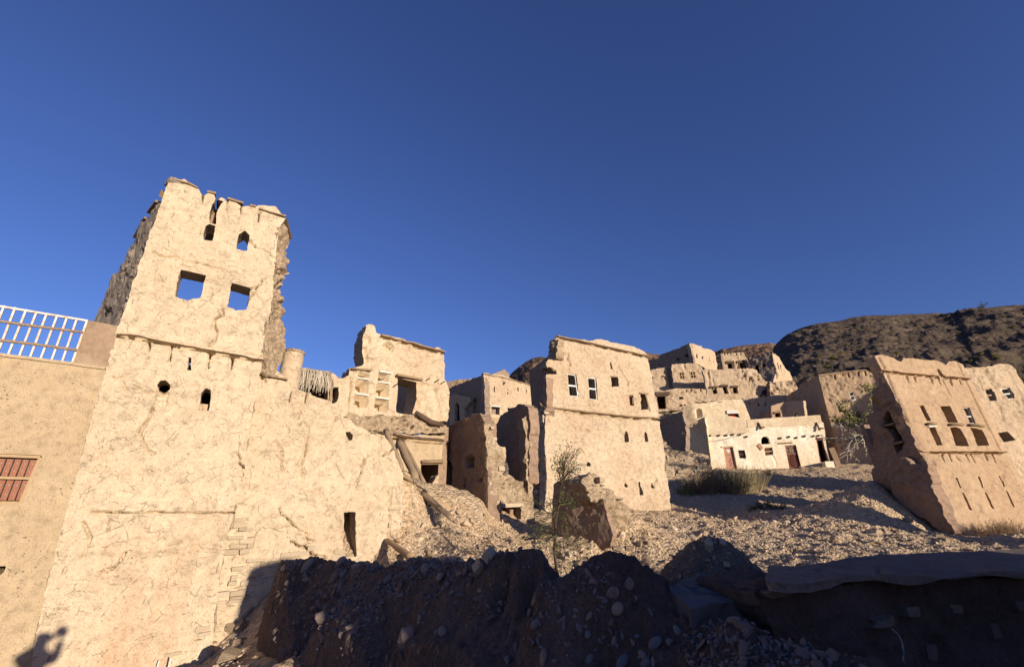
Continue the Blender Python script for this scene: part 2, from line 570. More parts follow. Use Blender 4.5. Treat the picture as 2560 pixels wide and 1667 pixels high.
def wall(name, pl, outer, mat, parent, holes=(), recess=(), grooves=(), thick=0.5, res=0.04, rough=0.02, rfreq=1.5,
         flake=0.012, ffreq=2.2, rag=0.03, ragf=3.0, hrag=0.02, rim=0.05, seed=0, edge=0.0, label=None, extra=None):
    """slab of mud wall: outline and openings in plane coordinates (uv), real thickness, broken edges, chipped relief"""
    outer = np.asarray(outer, float)
    a, b = outer.min(0) - 2.5 * res - rag, outer.max(0) + 2.5 * res + rag
    nu, nv = int((b[0] - a[0]) / res) + 1, int((b[1] - a[1]) / res) + 1
    gu, gv = np.meshgrid(a[0] + np.arange(nu + 1) * res, a[1] + np.arange(nv + 1) * res)
    P3 = pl.pt(gu, gv)
    nr = fbm(P3, ragf, 4, seed + 3, 0.6)
    s = sdf_poly(gu, gv, outer) + rag * nr * 1.6
    so = s.copy()
    for h in holes:
        sh = sdf_local(gu, gv, h, 0.6)
        s = np.maximum(s, -(sh + hrag * nr * 1.4))
    keep = (s[:-1, :-1] + s[1:, :-1] + s[:-1, 1:] + s[1:, 1:]) < 0
    # vertices that touch both kept and dropped cells sit on the outline
    pk = np.pad(keep, 1)
    cnt = pk[:-1, :-1].astype(int) + pk[1:, :-1] + pk[:-1, 1:] + pk[1:, 1:]
    bd = (cnt > 0) & (cnt < 4)
    gy, gx = np.gradient(s, res)
    g2 = gx * gx + gy * gy + 1e-6
    mvx, mvy = -s * gx / g2, -s * gy / g2
    ml = np.sqrt(mvx ** 2 + mvy ** 2) + 1e-9
    k = np.minimum(1, 0.95 * res / ml)
    gu = gu + np.where(bd, mvx * k, 0)
    gv = gv + np.where(bd, mvy * k, 0)
    disp = rough * fbm(P3, rfreq, 4, seed) * 1.6
    if flake:
        f = fbm(P3 + 0.25 * fbm(P3, 3.0, 3, seed + 9)[..., None], ffreq, 5, seed + 5, 0.6) * 2.4
        st = np.floor(f * 3) + sst(0.80, 1.0, f * 3 - np.floor(f * 3))
        pm = sst(-0.10, 0.30, fbm(P3, 0.75, 3, seed + 13))       # flaking comes in patches
        disp = disp + flake * st * (0.25 + pm)
        disp = disp + flake * 0.5 * vnoise(P3[..., 0] * 14, P3[..., 1] * 14, P3[..., 2] * 14, seed + 2)
    if edge:      # edges worn round
        disp = disp - edge * (1 - sst(0, 0.30, -so)) ** 2
    for poly, dep in recess:
        sr = sdf_local(gu, gv, poly, 0.6) + hrag * 0.7 * nr
        near = (np.abs(sr) < 0.5 * res) & ~bd
        ry, rx = np.gradient(sr, res)
        r2 = rx * rx + ry * ry + 1e-6
        outm = near & (sr >= 0)
        gu = gu - np.where(outm, sr * rx / r2, 0)
        gv = gv - np.where(outm, sr * ry / r2, 0)
        disp = np.where((sr < 0) & ~bd, disp * 0.5 - dep, disp)
    for line, hw, dep in grooves:
        dl = dist_line(gu, gv, line) + hw * 0.5 * nr
        disp = disp - dep * np.sqrt(np.clip(1 - dl / hw, 0, 1))
    if extra is not None:
        disp = disp + extra(gu, gv, P3)
    disp = np.maximum(disp, -thick * 0.93)
    idx = -np.ones(cnt.shape, int)
    used = cnt > 0
    idx[used] = np.arange(used.sum())
    n = used.sum()
    fu, fv, fd = gu[used], gv[used], disp[used]
    front = pl.pt(fu, fv, fd)
    back = pl.pt(fu, fv, -thick + 0.02 * vnoise(fu * 3, fv * 3, 0 * fu, seed))
    ii, jj = np.nonzero(keep)
    quad = np.stack([idx[ii, jj], idx[ii, jj + 1], idx[ii + 1, jj + 1], idx[ii + 1, jj]], 1)
    V = [front, back]
    Fs = [quad, quad[:, ::-1] + n]
    # rim
    E = []
    up = np.pad(keep, ((1, 1), (0, 0)))
    for i, j, rev in ((*np.nonzero(keep & ~up[:-2, :]), 0), (*np.nonzero(keep & ~up[2:, :]), 1)):
        if rev == 0:
            E.append(np.stack([idx[i, j], idx[i, j + 1]], 1))
        else:
            E.append(np.stack([idx[i + 1, j + 1], idx[i + 1, j]], 1))
    lr = np.pad(keep, ((0, 0), (1, 1)))
    for i, j, rev in ((*np.nonzero(keep & ~lr[:, :-2]), 0), (*np.nonzero(keep & ~lr[:, 2:]), 1)):
        if rev == 0:
            E.append(np.stack([idx[i + 1, j], idx[i, j]], 1))
        else:
            E.append(np.stack([idx[i, j + 1], idx[i + 1, j + 1]], 1))
    E = np.concatenate(E)
    bv, inv = np.unique(E.ravel(), return_inverse=True)
    inv = inv.reshape(-1, 2)
    K = max(2, min(8, int(thick / max(res * 1.6, 0.05))))
    m = len(bv)
    base = 2 * n
    isbd_out = so[used][bv] > -2.2 * res
    for kk in range(K + 1):
        t = kk / K
        p = front[bv] * (1 - t) + back[bv] * t
        if 0 < kk < K:
            w = rim * np.where(isbd_out, 1, 0.25)
            o1 = fbm(p, 4.0, 4, seed + 31, 0.65) * w * 1.8
            o2 = fbm(p, 4.0, 4, seed + 57, 0.65) * w * 1.8
            p = p + o1[:, None] * pl.U + o2[:, None] * pl.V
        V.append(p)
    for kk in range(K):
        a0, b0 = base + kk * m, base + (kk + 1) * m
        Fs.append(np.stack([a0 + inv[:, 1], a0 + inv[:, 0], b0 + inv[:, 0], b0 + inv[:, 1]], 1))
    return part(name, np.concatenate(V), Fs, mat, parent, True, label)


def room(pl, u0, u1, v0, v1, deep, mat, parent, t=0.3, roof=True, front=0.3, name='back_wall', sides=True, cap=0.0):
    """the plain remaining walls, floor slab and roof of a house behind its front"""
    a = MB().add(*pbox(pl, u0, u1, v0, v1, -deep - t, -deep))
    a.build(name, mat, parent)
    if sides:
        for (x0, x1) in ((u0, u0 + t), (u1 - t, u1)):
            MB().add(*pbox(pl, x0, x1, v0, v1 - 0.02, -deep + 0.003, -front)).build('side_wall', mat, parent)
    if roof:
        MB().add(*pbox(pl, u0 + t + 0.003, u1 - t - 0.003, v1 - 0.55 - cap, v1 - 0.3 - cap, -deep + 0.004, -front)).build('roof', mat, parent)


def cell(pl, holes, parent, deep, mat, front=0.45, m=0.3, t=0.2):
    """the dark room behind a group of openings: back, sides, floor and ceiling"""
    a = np.concatenate([np.asarray(h) for h in holes])
    u0, v0 = a.min(0) - m
    u1, v1 = a.max(0) + m
    b = MB().add(*pbox(pl, u0, u1, v0, v1, -deep - t, -deep))
    b.add(*pbox(pl, u0, u0 + t, v0, v1, -deep + .003, -front)).add(*pbox(pl, u1 - t, u1, v0, v1, -deep + .003, -front))
    b.add(*pbox(pl, u0 + t + .003, u1 - t - .003, v0, v0 + t, -deep + .003, -front)).add(*pbox(pl, u0 + t + .003, u1 - t - .003, v1 - t, v1, -deep + .003, -front))
    return b.build('room', mat, parent)


def ledge(pl, line, h, n0, n1, mat, parent, name='ledge', seed=0, step=0.12, jit=0.012):
    """thin projecting course of laths and mud along a line on the wall"""
    line = np.asarray(line, float)
    pts = []
    for p, r in zip(line[:-1], line[1:]):
        L = np.linalg.norm(r - p)
        k = max(1, int(L / step))
        pts += [p + (r - p) * i / k for i in range(k)]
    pts.append(line[-1])
    pts = np.array(pts)
    rr = np.random.default_rng(seed)
    pts[:, 1] += rr.uniform(-jit, jit, len(pts))
    top = pts + np.array((0, h)) + rr.uniform(-jit, jit, (len(pts), 1)) * np.array((0, 1))
    n1v = n1 + rr.uniform(-jit, jit, len(pts)) * 1.5
    V = np.concatenate([pl.pt(pts[:, 0], pts[:, 1], n0), pl.pt(pts[:, 0], pts[:, 1], n1v),
                        pl.pt(top[:, 0], top[:, 1], n1v * 0.9), pl.pt(top[:, 0], top[:, 1], n0)])
    n = len(pts)
    F = []
    for i in range(n - 1):
        for k in range(4):
            k2 = (k + 1) % 4
            F.append((k * n + i, k2 * n + i, k2 * n + i + 1, k * n + i + 1))
    F += [(0, n, 2 * n, 3 * n)[::-1], (n - 1, 2 * n - 1, 3 * n - 1, 4 * n - 1)]
    return part(name, V, np.array(F), mat, parent, False)


# ------------------------------------------------------------------ stones
def hull_mesh(name, pts, mat, smooth=False, bev=0.0):
    bm = bmesh.new()
    for p in pts:
        bm.verts.new(p)
    r = bmesh.ops.convex_hull(bm, input=bm.verts)
    bmesh.ops.delete(bm, geom=[g for g in r['geom_interior'] if isinstance(g, bmesh.types.BMVert)], context='VERTS')
    me = bpy.data.meshes.new(name)
    bm.to_mesh(me)
    bm.free()
    for p in me.polygons:
        p.use_smooth = smooth
    me.materials.append(mat)
    return me


def rock_pts(rr, n, flat):
    P = rr.normal(size=(n, 3))
    P /= np.linalg.norm(P, axis=1)[:, None]
    P *= rr.uniform(0.8, 1.0, (n, 1))
    return P * np.array((1, rr.uniform(0.6, 0.95), flat))


_r = np.random.default_rng(5)
ROCKS = [hull_mesh('broken_stone', rock_pts(_r, 15, _r.uniform(0.35, 0.7)), mt['stone']) for _ in range(10)]
SLABS = []
for _ in range(8):           # squarish walling stones, unit half size, worn corners
    P = []
    for sx in (-1, 1):
        for sy in (-1, 1):
            for sz in (-1, 1):
                c = np.array((sx, sy, sz)) * _r.uniform(0.80, 1.0, 3)
                for ax in range(3):
                    e = c.copy()
                    e[ax] *= _r.uniform(0.70, 0.9)
                    P.append(e)
    SLABS.append(hull_mesh('walling_stone', P, mt['masonry']))

BLOCKS = []
for me in ROCKS[:4] + SLABS[:4]:
    d_ = me.copy()
    d_.materials.clear()
    d_.materials.append(mt['block'])
    BLOCKS.append(d_)
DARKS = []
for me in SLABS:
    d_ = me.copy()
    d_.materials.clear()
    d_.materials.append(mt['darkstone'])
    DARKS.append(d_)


def pebble_mesh():
    bm = bmesh.new()
    bmesh.ops.create_icosphere(bm, subdivisions=2, radius=1)
    sd = _r.integers(0, 9999)
    for v in bm.verts:
        p = np.array(v.co)
        k = 1 + 0.16 * float(fbm(p[None], 0.9, 2, int(sd))[0])
        v.co = Vector(p * k * np.array((1, 0.72, 0.55)))
    me = bpy.data.meshes.new('cobble')
    bm.to_mesh(me)
    bm.free()
    for p in me.polygons:
        p.use_smooth = True
    me.materials.append(mt['pebble'])
    return me


PEBBLES = [pebble_mesh() for _ in range(6)]
ROCK_ARR = []
for me in ROCKS:
    V = np.array([v.co[:] for v in me.vertices])
    F = []
    for p in me.polygons:
        vs = list(p.vertices)
        F += [(vs[0], vs[i], vs[i + 1]) for i in range(1, len(vs) - 1)]
    ROCK_ARR.append((V, np.array(F)))


def rot_mats(n, rr, tilt=0.5):
    a = rr.uniform(0, 2 * math.pi, n)
    bx = rr.normal(0, tilt, n)
    by = rr.normal(0, tilt, n)
    M = np.zeros((n, 3, 3))
    for i in range(n):
        M[i] = np.array(Euler((bx[i], by[i], a[i])).to_matrix())
    return M


def stones_mesh(name, pos, size, mat, parent=None, seed=0, tilt=0.5, label=None):
    """many small stones joined as one countless mass"""
    rr = np.random.default_rng(seed)
    M = rot_mats(len(pos), rr, tilt)
    Vs, Fs, n = [], [], 0
    for i in range(len(pos)):
        V, F = ROCK_ARR[i % len(ROCK_ARR)]
        Vs.append((V * size[i]) @ M[i].T + pos[i])
        Fs.append(F + n)
        n += len(V)
    return part(name, np.concatenate(Vs), np.concatenate(Fs), mat, parent, False, label, 'stuff')


def place(name, me, pos, scale, rot, parent=None):
    o = link(name, me, parent, Vector([float(c) for c in pos]) - (wloc(parent) if parent is not None else Vector()))
    o.scale = scale if hasattr(scale, '__len__') else (scale,) * 3
    o.rotation_euler = rot
    return o


def courses(pl, poly, parent, ch=0.09, cw=0.22, n0=0.0, proud=0.05, fill=0.85, seed=0, name='stone', limit=150, deep=0.10, mat=None, rocky=0.0):
    """courses of flat walling stones set in a wall face, each one an object"""
    rr = np.random.default_rng(seed)
    poly = np.asarray(poly)
    lo, hi = poly.min(0), poly.max(0)
    R = Matrix(np.array((pl.U, pl.N, pl.V)).T.tolist())
    v = lo[1]
    cnt = 0
    while v < hi[1] and cnt < limit:
        h = ch * rr.uniform(0.7, 1.35)
        u = lo[0] - rr.uniform(0, cw)
        while u < hi[0] and cnt < limit:
            w = cw * rr.uniform(0.5, 1.5)
            c = (u + w / 2, v + h / 2)
            if rr.random() < fill and sdf_poly(np.array([c[0]]), np.array([c[1]]), poly)[0] < 0:
                n = n0 + rr.uniform(-0.3, 1.0) * proud - deep
                bank = DARKS if mat == 'dark' else (ROCKS if rr.random() < rocky else SLABS)
                o = place(name, bank[rr.integers(len(bank))], pl.pt(c[0], c[1], n), (w * 0.53, deep, h * 0.52),
                          (R @ Euler((rr.normal(0, .04), rr.normal(0, .05), rr.normal(0, .06))).to_matrix()).to_euler(), parent)
                cnt += 1
            u += w
        v += h
    return cnt


def window(pl, quad, parent, fw, mat, bars=0, mull=(), nb=0.06, bar_r=0.008, depth=-0.06, th=0.05, label=None, vm=()):
    """wooden window set in an opening: frame (with mullions) and round iron bars as its children"""
    tl, tr, br, bl = [np.array(p) for p in quad]
    m = MB()
    def inset(p, r):
        return p + (r - p) * 0
    m.add(*ubar(pl, tl, tr, fw, depth - th, depth))
    m.add(*ubar(pl, bl, br, fw, depth - th, depth + 0.002))
    m.add(*ubar(pl, tl + (bl - tl) * .01, bl - (bl - tl) * .01, fw, depth - th - .002, depth - .003))
    m.add(*ubar(pl, tr + (br - tr) * .01, br - (br - tr) * .01, fw, depth - th - .002, depth - .003))
    for t in mull:
        m.add(*ubar(pl, tl + (bl - tl) * t, tr + (br - tr) * t, fw * 0.9, depth - th - .003, depth - .005))
    for t in vm:
        m.add(*ubar(pl, tl + (tr - tl) * t, bl + (br - bl) * t, fw * 0.9, depth - th - .004, depth - .007))
    f = m.build('window', mat, parent, label=label)
    for i in range(bars):
        t = (i + 1) / (bars + 1)
        p, r = tl + (tr - tl) * t, bl + (br - bl) * t
        V, F = tube([pl.pt(p[0], p[1], depth - th * .5), pl.pt(r[0], r[1], depth - th * .5)], bar_r, 5)
        part('bar', V, F, mt['metal'], f)
    return f


def log(name, p, r, r0, r1, mat, parent=None, bend=0.0, sides=9, seed=0, k=7, jit=0.10):
    p, r = np.array(p, float), np.array(r, float)
    rr = np.random.default_rng(seed)
    pts, rad = [], []
    for i in range(k):
        t = i / (k - 1)
        c = p + (r - p) * t
        c[2] += bend * math.sin(math.pi * t)
        pts.append(c + rr.normal(0, r0 * .08, 3))
        rad.append(r0 + (r1 - r0) * t)
    V, F = tube(pts, rad, sides, True, seed, jit)
    return part(name, V, F, mat, parent, True)


# ------------------------------------------------------------------ terrain: heights surveyed at points of the photograph, smoothly joined
GP = [(at('M', *p[:2], p[2])) for p in (
    (450, 1540, 7.9), (200, 1640, 7.2), (-200, 1650, 6.2), (540, 1500, 8.1), (700, 1312, 9.2), (820, 1303, 9.9), (900, 1275, 10.2),
    (930, 1255, 10.6), (925, 1200, 10.6), (942, 1122, 11.2), (972, 1137, 11.6), (1000, 1147, 12.0), (1040, 1154, 12.3), (1078, 1156, 12.6), (1112, 1163, 12.9), (960, 1190, 11.0), (1000, 1300, 9.5), (1000, 1225, 11.0), (1150, 1212, 12.6), (1100, 1280, 10.2), (1200, 1245, 12.3),
    (1200, 1300, 9.6), (1300, 1340, 8.2), (1290, 1250, 12.5), (1400, 1330, 9.0), (1450, 1290, 10.6), (1350, 1262, 12.6), (1275, 1192, 18.5),
    (1400, 1182, 19.5), (1560, 1182, 22.8), (1540, 1210, 18), (1500, 1245, 14), (1600, 1270, 12), (1600, 1210, 19), (1750, 1275, 11.5),
    (1700, 1200, 22), (1850, 1285, 10.5), (1850, 1240, 15), (2000, 1262, 13), (2000, 1200, 20), (2040, 1120, 18.6), (2069, 1148, 18.2), (2106, 1178, 17.6), (2148, 1204, 17.0), (2189, 1234, 16.4), (2220, 1244, 16.0), (2200, 1248, 16.2),
    (2260, 1252, 15.8), (2380, 1250, 14.8), (2500, 1248, 14.5), (1600, 1140, 28), (1700, 1130, 30), (1660, 1097, 36), (1800, 1093, 36.6),
    (1925, 1083, 36.4), (2010, 1080, 34.5), (1850, 1112, 32), (1900, 1142, 26), (2050, 1120, 27), (1750, 1160, 24.5), (2030, 1082, 36.5),
    (1650, 1100, 34), (1440, 1166, 12.2), (1462, 1200, 11.6), (1505, 1222, 12.0), (1400, 1170, 12.6))]
SH = np.array((-SUN.x, -SUN.y))
SH /= np.linalg.norm(SH)                       # horizontal direction the light travels
RH = np.array((-SH[1] * -1, SH[0] * -1))       # to the right of it


def ut(u, t):
    return RH * u + SH * t


for (u, t, z) in ((0, 0, -1.65), (0, -4, -1.6), (-3, 3, -2.1), (1.2, 3, -1.9), (2.6, 4, -1.75), (2.6, 1, -1.6), (4, 6, -1.45), (4, 3, -1.45),
                  (3.4, 1, -1.5), (6, -1, -1.4), (8, 1, -1.3), (3, -6, -1.6), (8, -4, -1.5), (-6, 0, -2), (-4, -6, -1.6), (1.0, 8, -2.3)):
    x, y = ut(u, t)
    GP.append(np.array((x, y, z)))
for p in ((-12, 12, -1.8), (-16, 6, -2.2), (-10, 25, 0.2), (-25, 40, 1), (0, 33, 1.0), (-4, 50, 3), (12, 48, 4.3), (20, 60, 7), (30, 45, 4.4), (40, 60, 8),
          (25, 30, 1.2), (28, 18, -0.8), (45, 30, 1.5), (30, 5, -1.4), (20, -10, -1.6), (0, -20, -1.6), (-30, 0, -2.2), (-15, -20, -1.8), (60, 0, -1),
          (-40, 80, 4), (20, 85, 12), (60, 90, 14), (80, 50, 6)):
    GP.append(np.array(p, float))
GP = np.array(GP)
_d = np.linalg.norm(GP[:, None, :2] - GP[None, :, :2], axis=2)
_A = np.zeros((len(GP) + 1,) * 2)
_A[:-1, :-1] = np.sqrt(_d ** 2 + 0.15) * -1 + np.eye(len(GP)) * 0.02
_A[:-1, -1] = _A[-1, :-1] = 1
_w = np.linalg.solve(_A, np.concatenate([GP[:, 2], [0]]))


def ground(x, y):
    x, y = np.asarray(x, float), np.asarray(y, float)
    z = np.full(x.shape, _w[-1])
    for (px, py, _), w in zip(GP, _w[:-1]):
        z = z - w * np.sqrt((x - px) ** 2 + (y - py) ** 2 + 0.15)
    far = sst(70, 160, np.hypot(x, y - 20))
    return z * (1 - far) + 2.0 * far


def axis(*segs):
    return np.unique(np.round(np.concatenate([np.linspace(a, b, n) for a, b, n in segs]), 4))


gx = axis((-2500, -200, 14), (-200, -40, 20), (-40, -9, 62), (-9, 24, 420), (24, 40, 60), (40, 200, 32), (200, 2500, 14))
gy = axis((-2500, -100, 14), (-100, -6, 34), (-6, 5, 50), (5, 24, 280), (24, 40, 120), (40, 70, 60), (70, 200, 26), (200, 2500, 14))
X, Y = np.meshgrid(gx, gy)
Z = ground(X, Y)
P3 = np.stack([X, Y, Z * 0], -1)
near = 1 - sst(40, 80, np.hypot(X, Y - 15))
Z = Z + near * (0.16 * fbm(P3, 0.5, 4, 91, 0.6) + 0.15 * fbm(P3, 2.2, 5, 92, 0.68) + 0.05 * fbm(P3, 6.5, 3, 93, 0.6) + 0.03 * np.abs(vnoise(X * 6, Y * 6, 0 * X, 5)))
n_y, n_x = X.shape
ii, jj = np.meshgrid(np.arange(n_y - 1), np.arange(n_x - 1), indexing='ij')
ii, jj = ii.ravel(), jj.ravel()
quad = np.stack([ii * n_x + jj, ii * n_x + jj + 1, (ii + 1) * n_x + jj + 1, (ii + 1) * n_x + jj], 1)
TERR_V = np.stack([X.ravel(), Y.ravel(), Z.ravel()], 1)
g = NT('rubble ground')
co = g.coord()
a = g.noise(co, 0.35, 5)
c = g.mix(g.ramp(a, [(0.4, 0.0), (0.62, 1.0)]), (0.54, 0.395, 0.25), (0.46, 0.345, 0.23))
c = g.mix(g.ramp(g.noise(co, 1.2, 4), [(0.5, 0.0), (0.68, 0.7)]), c, (0.53, 0.36, 0.20))
f1 = g.noise(co, 9, 7, 0.7)
c = g.mix(1.0, c, g.ramp(f1, [(0.3, 0.65), (0.5, 1.0), (0.7, 1.2)]), 'MULTIPLY')
vo = g.n('ShaderNodeTexVoronoi')
vo.inputs['Scale'].default_value = 16
g.l(co, vo.inputs['Vector'])
c = g.mix(1.0, c, g.ramp(vo.outputs['Color'], [(0.1, .72), (.9, 1.2)]), 'MULTIPLY')
g.l(c, g.b.inputs['Base Color'])
hh = g.math('ADD', f1, g.math('MULTIPLY', vo.outputs['Distance'], -0.6))
g.l(g.bump(hh, 1.0, 0.09), g.b.inputs['Normal'])
mt['ground'] = g.m
o = link('ground', mesh_np('ground', TERR_V, quad, mt['ground']))
o['kind'] = 'structure'
TBVH = BVHTree.FromPolygons([tuple(v) for v in TERR_V[:]], [tuple(int(k) for k in f) for f in
                            quad[(np.abs(TERR_V[quad[:, 0], 0]) < 45) & (TERR_V[quad[:, 0], 1] > -8) & (TERR_V[quad[:, 0], 1] < 60)]])


def gz(x, y):
    h = TBVH.ray_cast(Vector((x, y, 60)), Vector((0, 0, -1)))
    return h[0].z if h[0] is not None else float(ground(x, y))


def hit(bvh, p):
    r = Vector(ray(*p)).normalized()
    h = bvh.ray_cast(r * 0.2, r)
    return (np.array(h[0]), np.array(h[1])) if h[0] is not None else (None, None)


def in_poly(x, y, poly):
    return sdf_poly(np.array([x]), np.array([y]), poly)[0] < 0
# ------------------------------------------------------------------ near houses
# ---- the tall ruined tower house on the left
T = Plane(at('M', 95, 1450, 7), 57.5)
base = T.pt(1.0, -1.3)
tower = thing('ruined_tower', 'tallest ruined mud tower with four openings showing sky, beside the white railing', 'ruined tower', base)
t_out = T.uv(q('T', (560, 0), (480, 300), (390, 620), (320, 880), (240, 1200), (200, 1400), (150, 1700), (700, 1900), (1250, 1600), (1242, 1400), (1250, 1250), (1272, 1050), (1300, 900), (1360, 640),
        (1385, 545), (1425, 330), (1468, 100), (1490, 0))[:0] +
    q('B', (1180, 295), (1140, 400), (1050, 735), (960, 1050), (860, 1400)) + q('T', (480, 300), (390, 620), (320, 880), (240, 1200), (200, 1400), (130, 1800), (1150, 1800),
        (1235, 1400), (1250, 1250), (1272, 1050), (1300, 900), (1360, 640), (1385, 545), (1425, 330), (1468, 100)) +
    q('C', (40, 1500), (60, 1400), (130, 1100), (160, 900), (190, 760), (222, 560), (250, 440), (262, 200), (285, 0)) +
    q('A', (1870, 1548), (1900, 1400), (1925, 1250), (1940, 1000), (1958, 900), (1970, 700), (1990, 560), (2055, 462), (2035, 430), (1990, 395), (1955, 345), (1850, 335), (1780, 335), (1758, 350),
        (1700, 350), (1645, 345), (1612, 356), (1600, 335), (1560, 310), (1490, 288), (1476, 305), (1462, 285), (1420, 258), (1405, 262), (1345, 330), (1330, 318), (1350, 275), (1345, 235), (1280, 215), (1240, 240), (1215, 220), (1180, 170), (1120, 135), (1075, 100), (1045, 75), (1000, 80), (945, 50), (905, 60),
        (830, 250), (720, 560), (580, 960), (395, 1540)))
t_holes = [T.uv(q('A', *h)) for h in (
    [(1012, 975), (1140, 1002), (1262, 1032), (1232, 1150), (1205, 1258), (1130, 1268), (1075, 1292), (1020, 1268), (945, 1245), (975, 1110)],
    [(1518, 1103), (1712, 1158), (1690, 1270), (1665, 1377), (1560, 1383), (1530, 1362), (1475, 1350), (1497, 1220)],
    [(1560, 765), (1572, 690), (1590, 622), (1650, 583), (1700, 632), (1688, 700), (1665, 785), (1610, 785)],
    [(1230, 688), (1240, 600), (1252, 540), (1300, 520), (1355, 535), (1345, 600), (1322, 690)])]
t_holes += [T.uv(q('B', *h)) for h in (
    [(1888, 610), (1915, 614), (1905, 735), (1870, 735)],
    [(1572, 880), (1600, 842), (1655, 832), (1702, 882), (1690, 930), (1640, 962), (1590, 940)],
    [(1998, 1060), (2008, 965), (2055, 915), (2112, 930), (2118, 965), (2092, 1148), (1990, 1138)])]
chan = T.uv(q('A', (1292, 505), (1298, 400), (1330, 322), (1385, 285), (1440, 300), (1395, 345), (1365, 410), (1355, 515)))
t_holes.append(chan)
t_rec = [(T.uv(q('B', (1568, 940), (1690, 950), (1652, 1105), (1540, 1092))), 0.08)]
for x, y, l in ((1495, 432, 190), (1720, 475, 190), (2107, 550, 175), (2335, 592, 150)):
    t_rec.append((T.uv(q('B', (x - 17, y), (x + 19, y + 4), (x - 6, y + l * .5), (x - 20, y + l), (x - 28, y + l * .9))), 0.40))
t_rec.append((T.uv(q('A', (1222, 235), (1240, 235), (1222, 300), (1210, 300))), 0.38))
t_rec.append((T.uv(q('A', (1465, 300), (1480, 300), (1470, 410), (1462, 410))), 0.38))
t_rec.append((T.uv(q('A', (1600, 350), (1617, 352), (1612, 450), (1603, 450))), 0.38))
t_rec.append((T.uv(q('A', (1788, 385), (1808, 388), (1790, 500), (1780, 500))), 0.38))
t_sl = T.uv(q('B', (1172, 378), (1300, 388), (1480, 424), (1700, 470), (2090, 540), (2380, 592)) + q('C', (150, 425), (250, 440)))
t_gr = rand_cracks(-.2, 2.2, -.8, 8.0, 5, 5, .0135) + [gap(t_sl, .03, .024, .22), (T.uv(q('B', (2225, 130), (2232, 190), (2150, 222), (2140, 280), (2168, 350), (2150, 440), (2095, 505))), 0.026, 0.22),
        (T.uv(q('A', (730, 790), (770, 830), (860, 850), (960, 845), (1040, 890), (1200, 915), (1300, 945), (1420, 975), (1560, 1005))), 0.02, 0.10),
        (T.uv(q('T', (525, 652), (700, 654), (900, 652), (1100, 655), (1355, 653))), 0.019, 0.32),
        (T.uv(q('B', (1490, 1220), (1500, 1180), (1530, 1120))), 0.018, 0.13),
        (T.uv(q('B', (1395, 1385), (1400, 1330), (1440, 1270), (1480, 1215))), 0.018, 0.13),
        (T.uv(q('B', (1210, 850), (1260, 920), (1270, 960))), 0.015, 0.10), (T.uv(q('B', (1380, 905), (1420, 945), (1540, 965))), 0.014, 0.10),
        (T.uv(q('B', (1120, 780), (1140, 830), (1250, 795))), 0.014, 0.10), (T.uv(q('T', (470, 930), (520, 800), (480, 710))), 0.020, 0.14),
        (T.uv(q('T', (820, 180), (870, 90), (890, 40))), 0.018, 0.13), (T.uv(q('T', (810, 190), (850, 290), (890, 310))), 0.018, 0.13)]
v_str = T.uv(q('B', (1480, 425)))[0][1]


def tower_extra(u, v, P):
    # upper wall stands a little forward of the lower one, the foot is battered
    return np.where(v > v_str, 0.0, -0.035) + 0.05 * sst(1.2, -1.2, v) - 0.03 * sst(1.0, 0.9, v)


wall('front_wall', T, t_out, mt['tower'], tower, t_holes, t_rec, t_gr, thick=0.48, res=0.022, rough=0.020, flake=0.009, ffreq=2.0, rag=0.018, ragf=5,
     hrag=0.02, rim=0.05, seed=1, extra=tower_extra)
sl = T.uv(q('B', (1172, 378), (1300, 388), (1480, 424), (1700, 470), (2090, 540), (2380, 592)) + q('C', (150, 425), (250, 440)))
ledge(T, sl, 0.05, -0.05, 0.055, mt['wall'], tower, seed=3)
ledge(T, T.uv(q('A', (905, 82), (1000, 110), (1180, 172))), 0.04, -0.2, 0.06, mt['wood'], tower, 'lath', 4)
ledge(T, T.uv(q('A', (1788, 382), (1900, 415), (2055, 458))), 0.04, -0.2, 0.06, mt['wood'], tower, 'lath', 5)
for a, b in (((1272, 203), (1360, 222)), ((1478, 272), (1632, 318)), ((1700, 340), (1757, 352))):
    p, r = T.uv(q('A', a, b))
    V, F = ubar(T, p, r, 0.05, -0.35, 0.05)
    part('lath', V, F, mt['wood'], tower, False)
p, r = T.uv(q('A', (1370, 265), (1450, 285)))
part('broken_beam', *ubar(T, p, r, 0.06, -0.4, -0.02), mt['dark_wood'], tower, False)
# side wall with grazing shade in its grey tone, seen edge-on
ts = Plane(T.pt(*T.uv(q('A', (905, 75)))[0]), 131)
s_out = ts.uv(q('A', (902, 70), (890, 95), (815, 250), (795, 300), (770, 330), (700, 420), (660, 475), (630, 520), (560, 655), (515, 750), (430, 905), (350, 1020), (305, 1100), (210, 1320), (150, 1480))
              + q('B', (900, 330), (880, 420), (1140, 400), (1175, 300)) + q('A', (400, 1530), (580, 960), (720, 560), (832, 250), (908, 75)))
s_rec = [(ts.uv(q('A', (610, 770), (625, 770), (570, 920), (500, 1120), (485, 1120))), 0.12), (ts.uv(q('A', (465, 960), (475, 975), (410, 1150), (395, 1150))), 0.12),
         (ts.uv(q('A', (375, 1220), (390, 1225), (350, 1330), (240, 1490), (215, 1490), (330, 1330))), 0.15), (ts.uv(q('A', (230, 1370), (300, 1345), (280, 1400))), 0.2)]
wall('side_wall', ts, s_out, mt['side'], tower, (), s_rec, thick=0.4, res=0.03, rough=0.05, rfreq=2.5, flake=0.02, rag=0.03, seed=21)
for a, b in (((778, 297), (692, 408)), ((668, 462), (632, 500)), ((632, 515), (552, 658)), ((838, 190), (812, 250))):
    p, r = ts.uv(q('A', a, b))
    part('lath', *ubar(ts, p, r, 0.05, -0.3, 0.05), mt['wood'], tower, False)
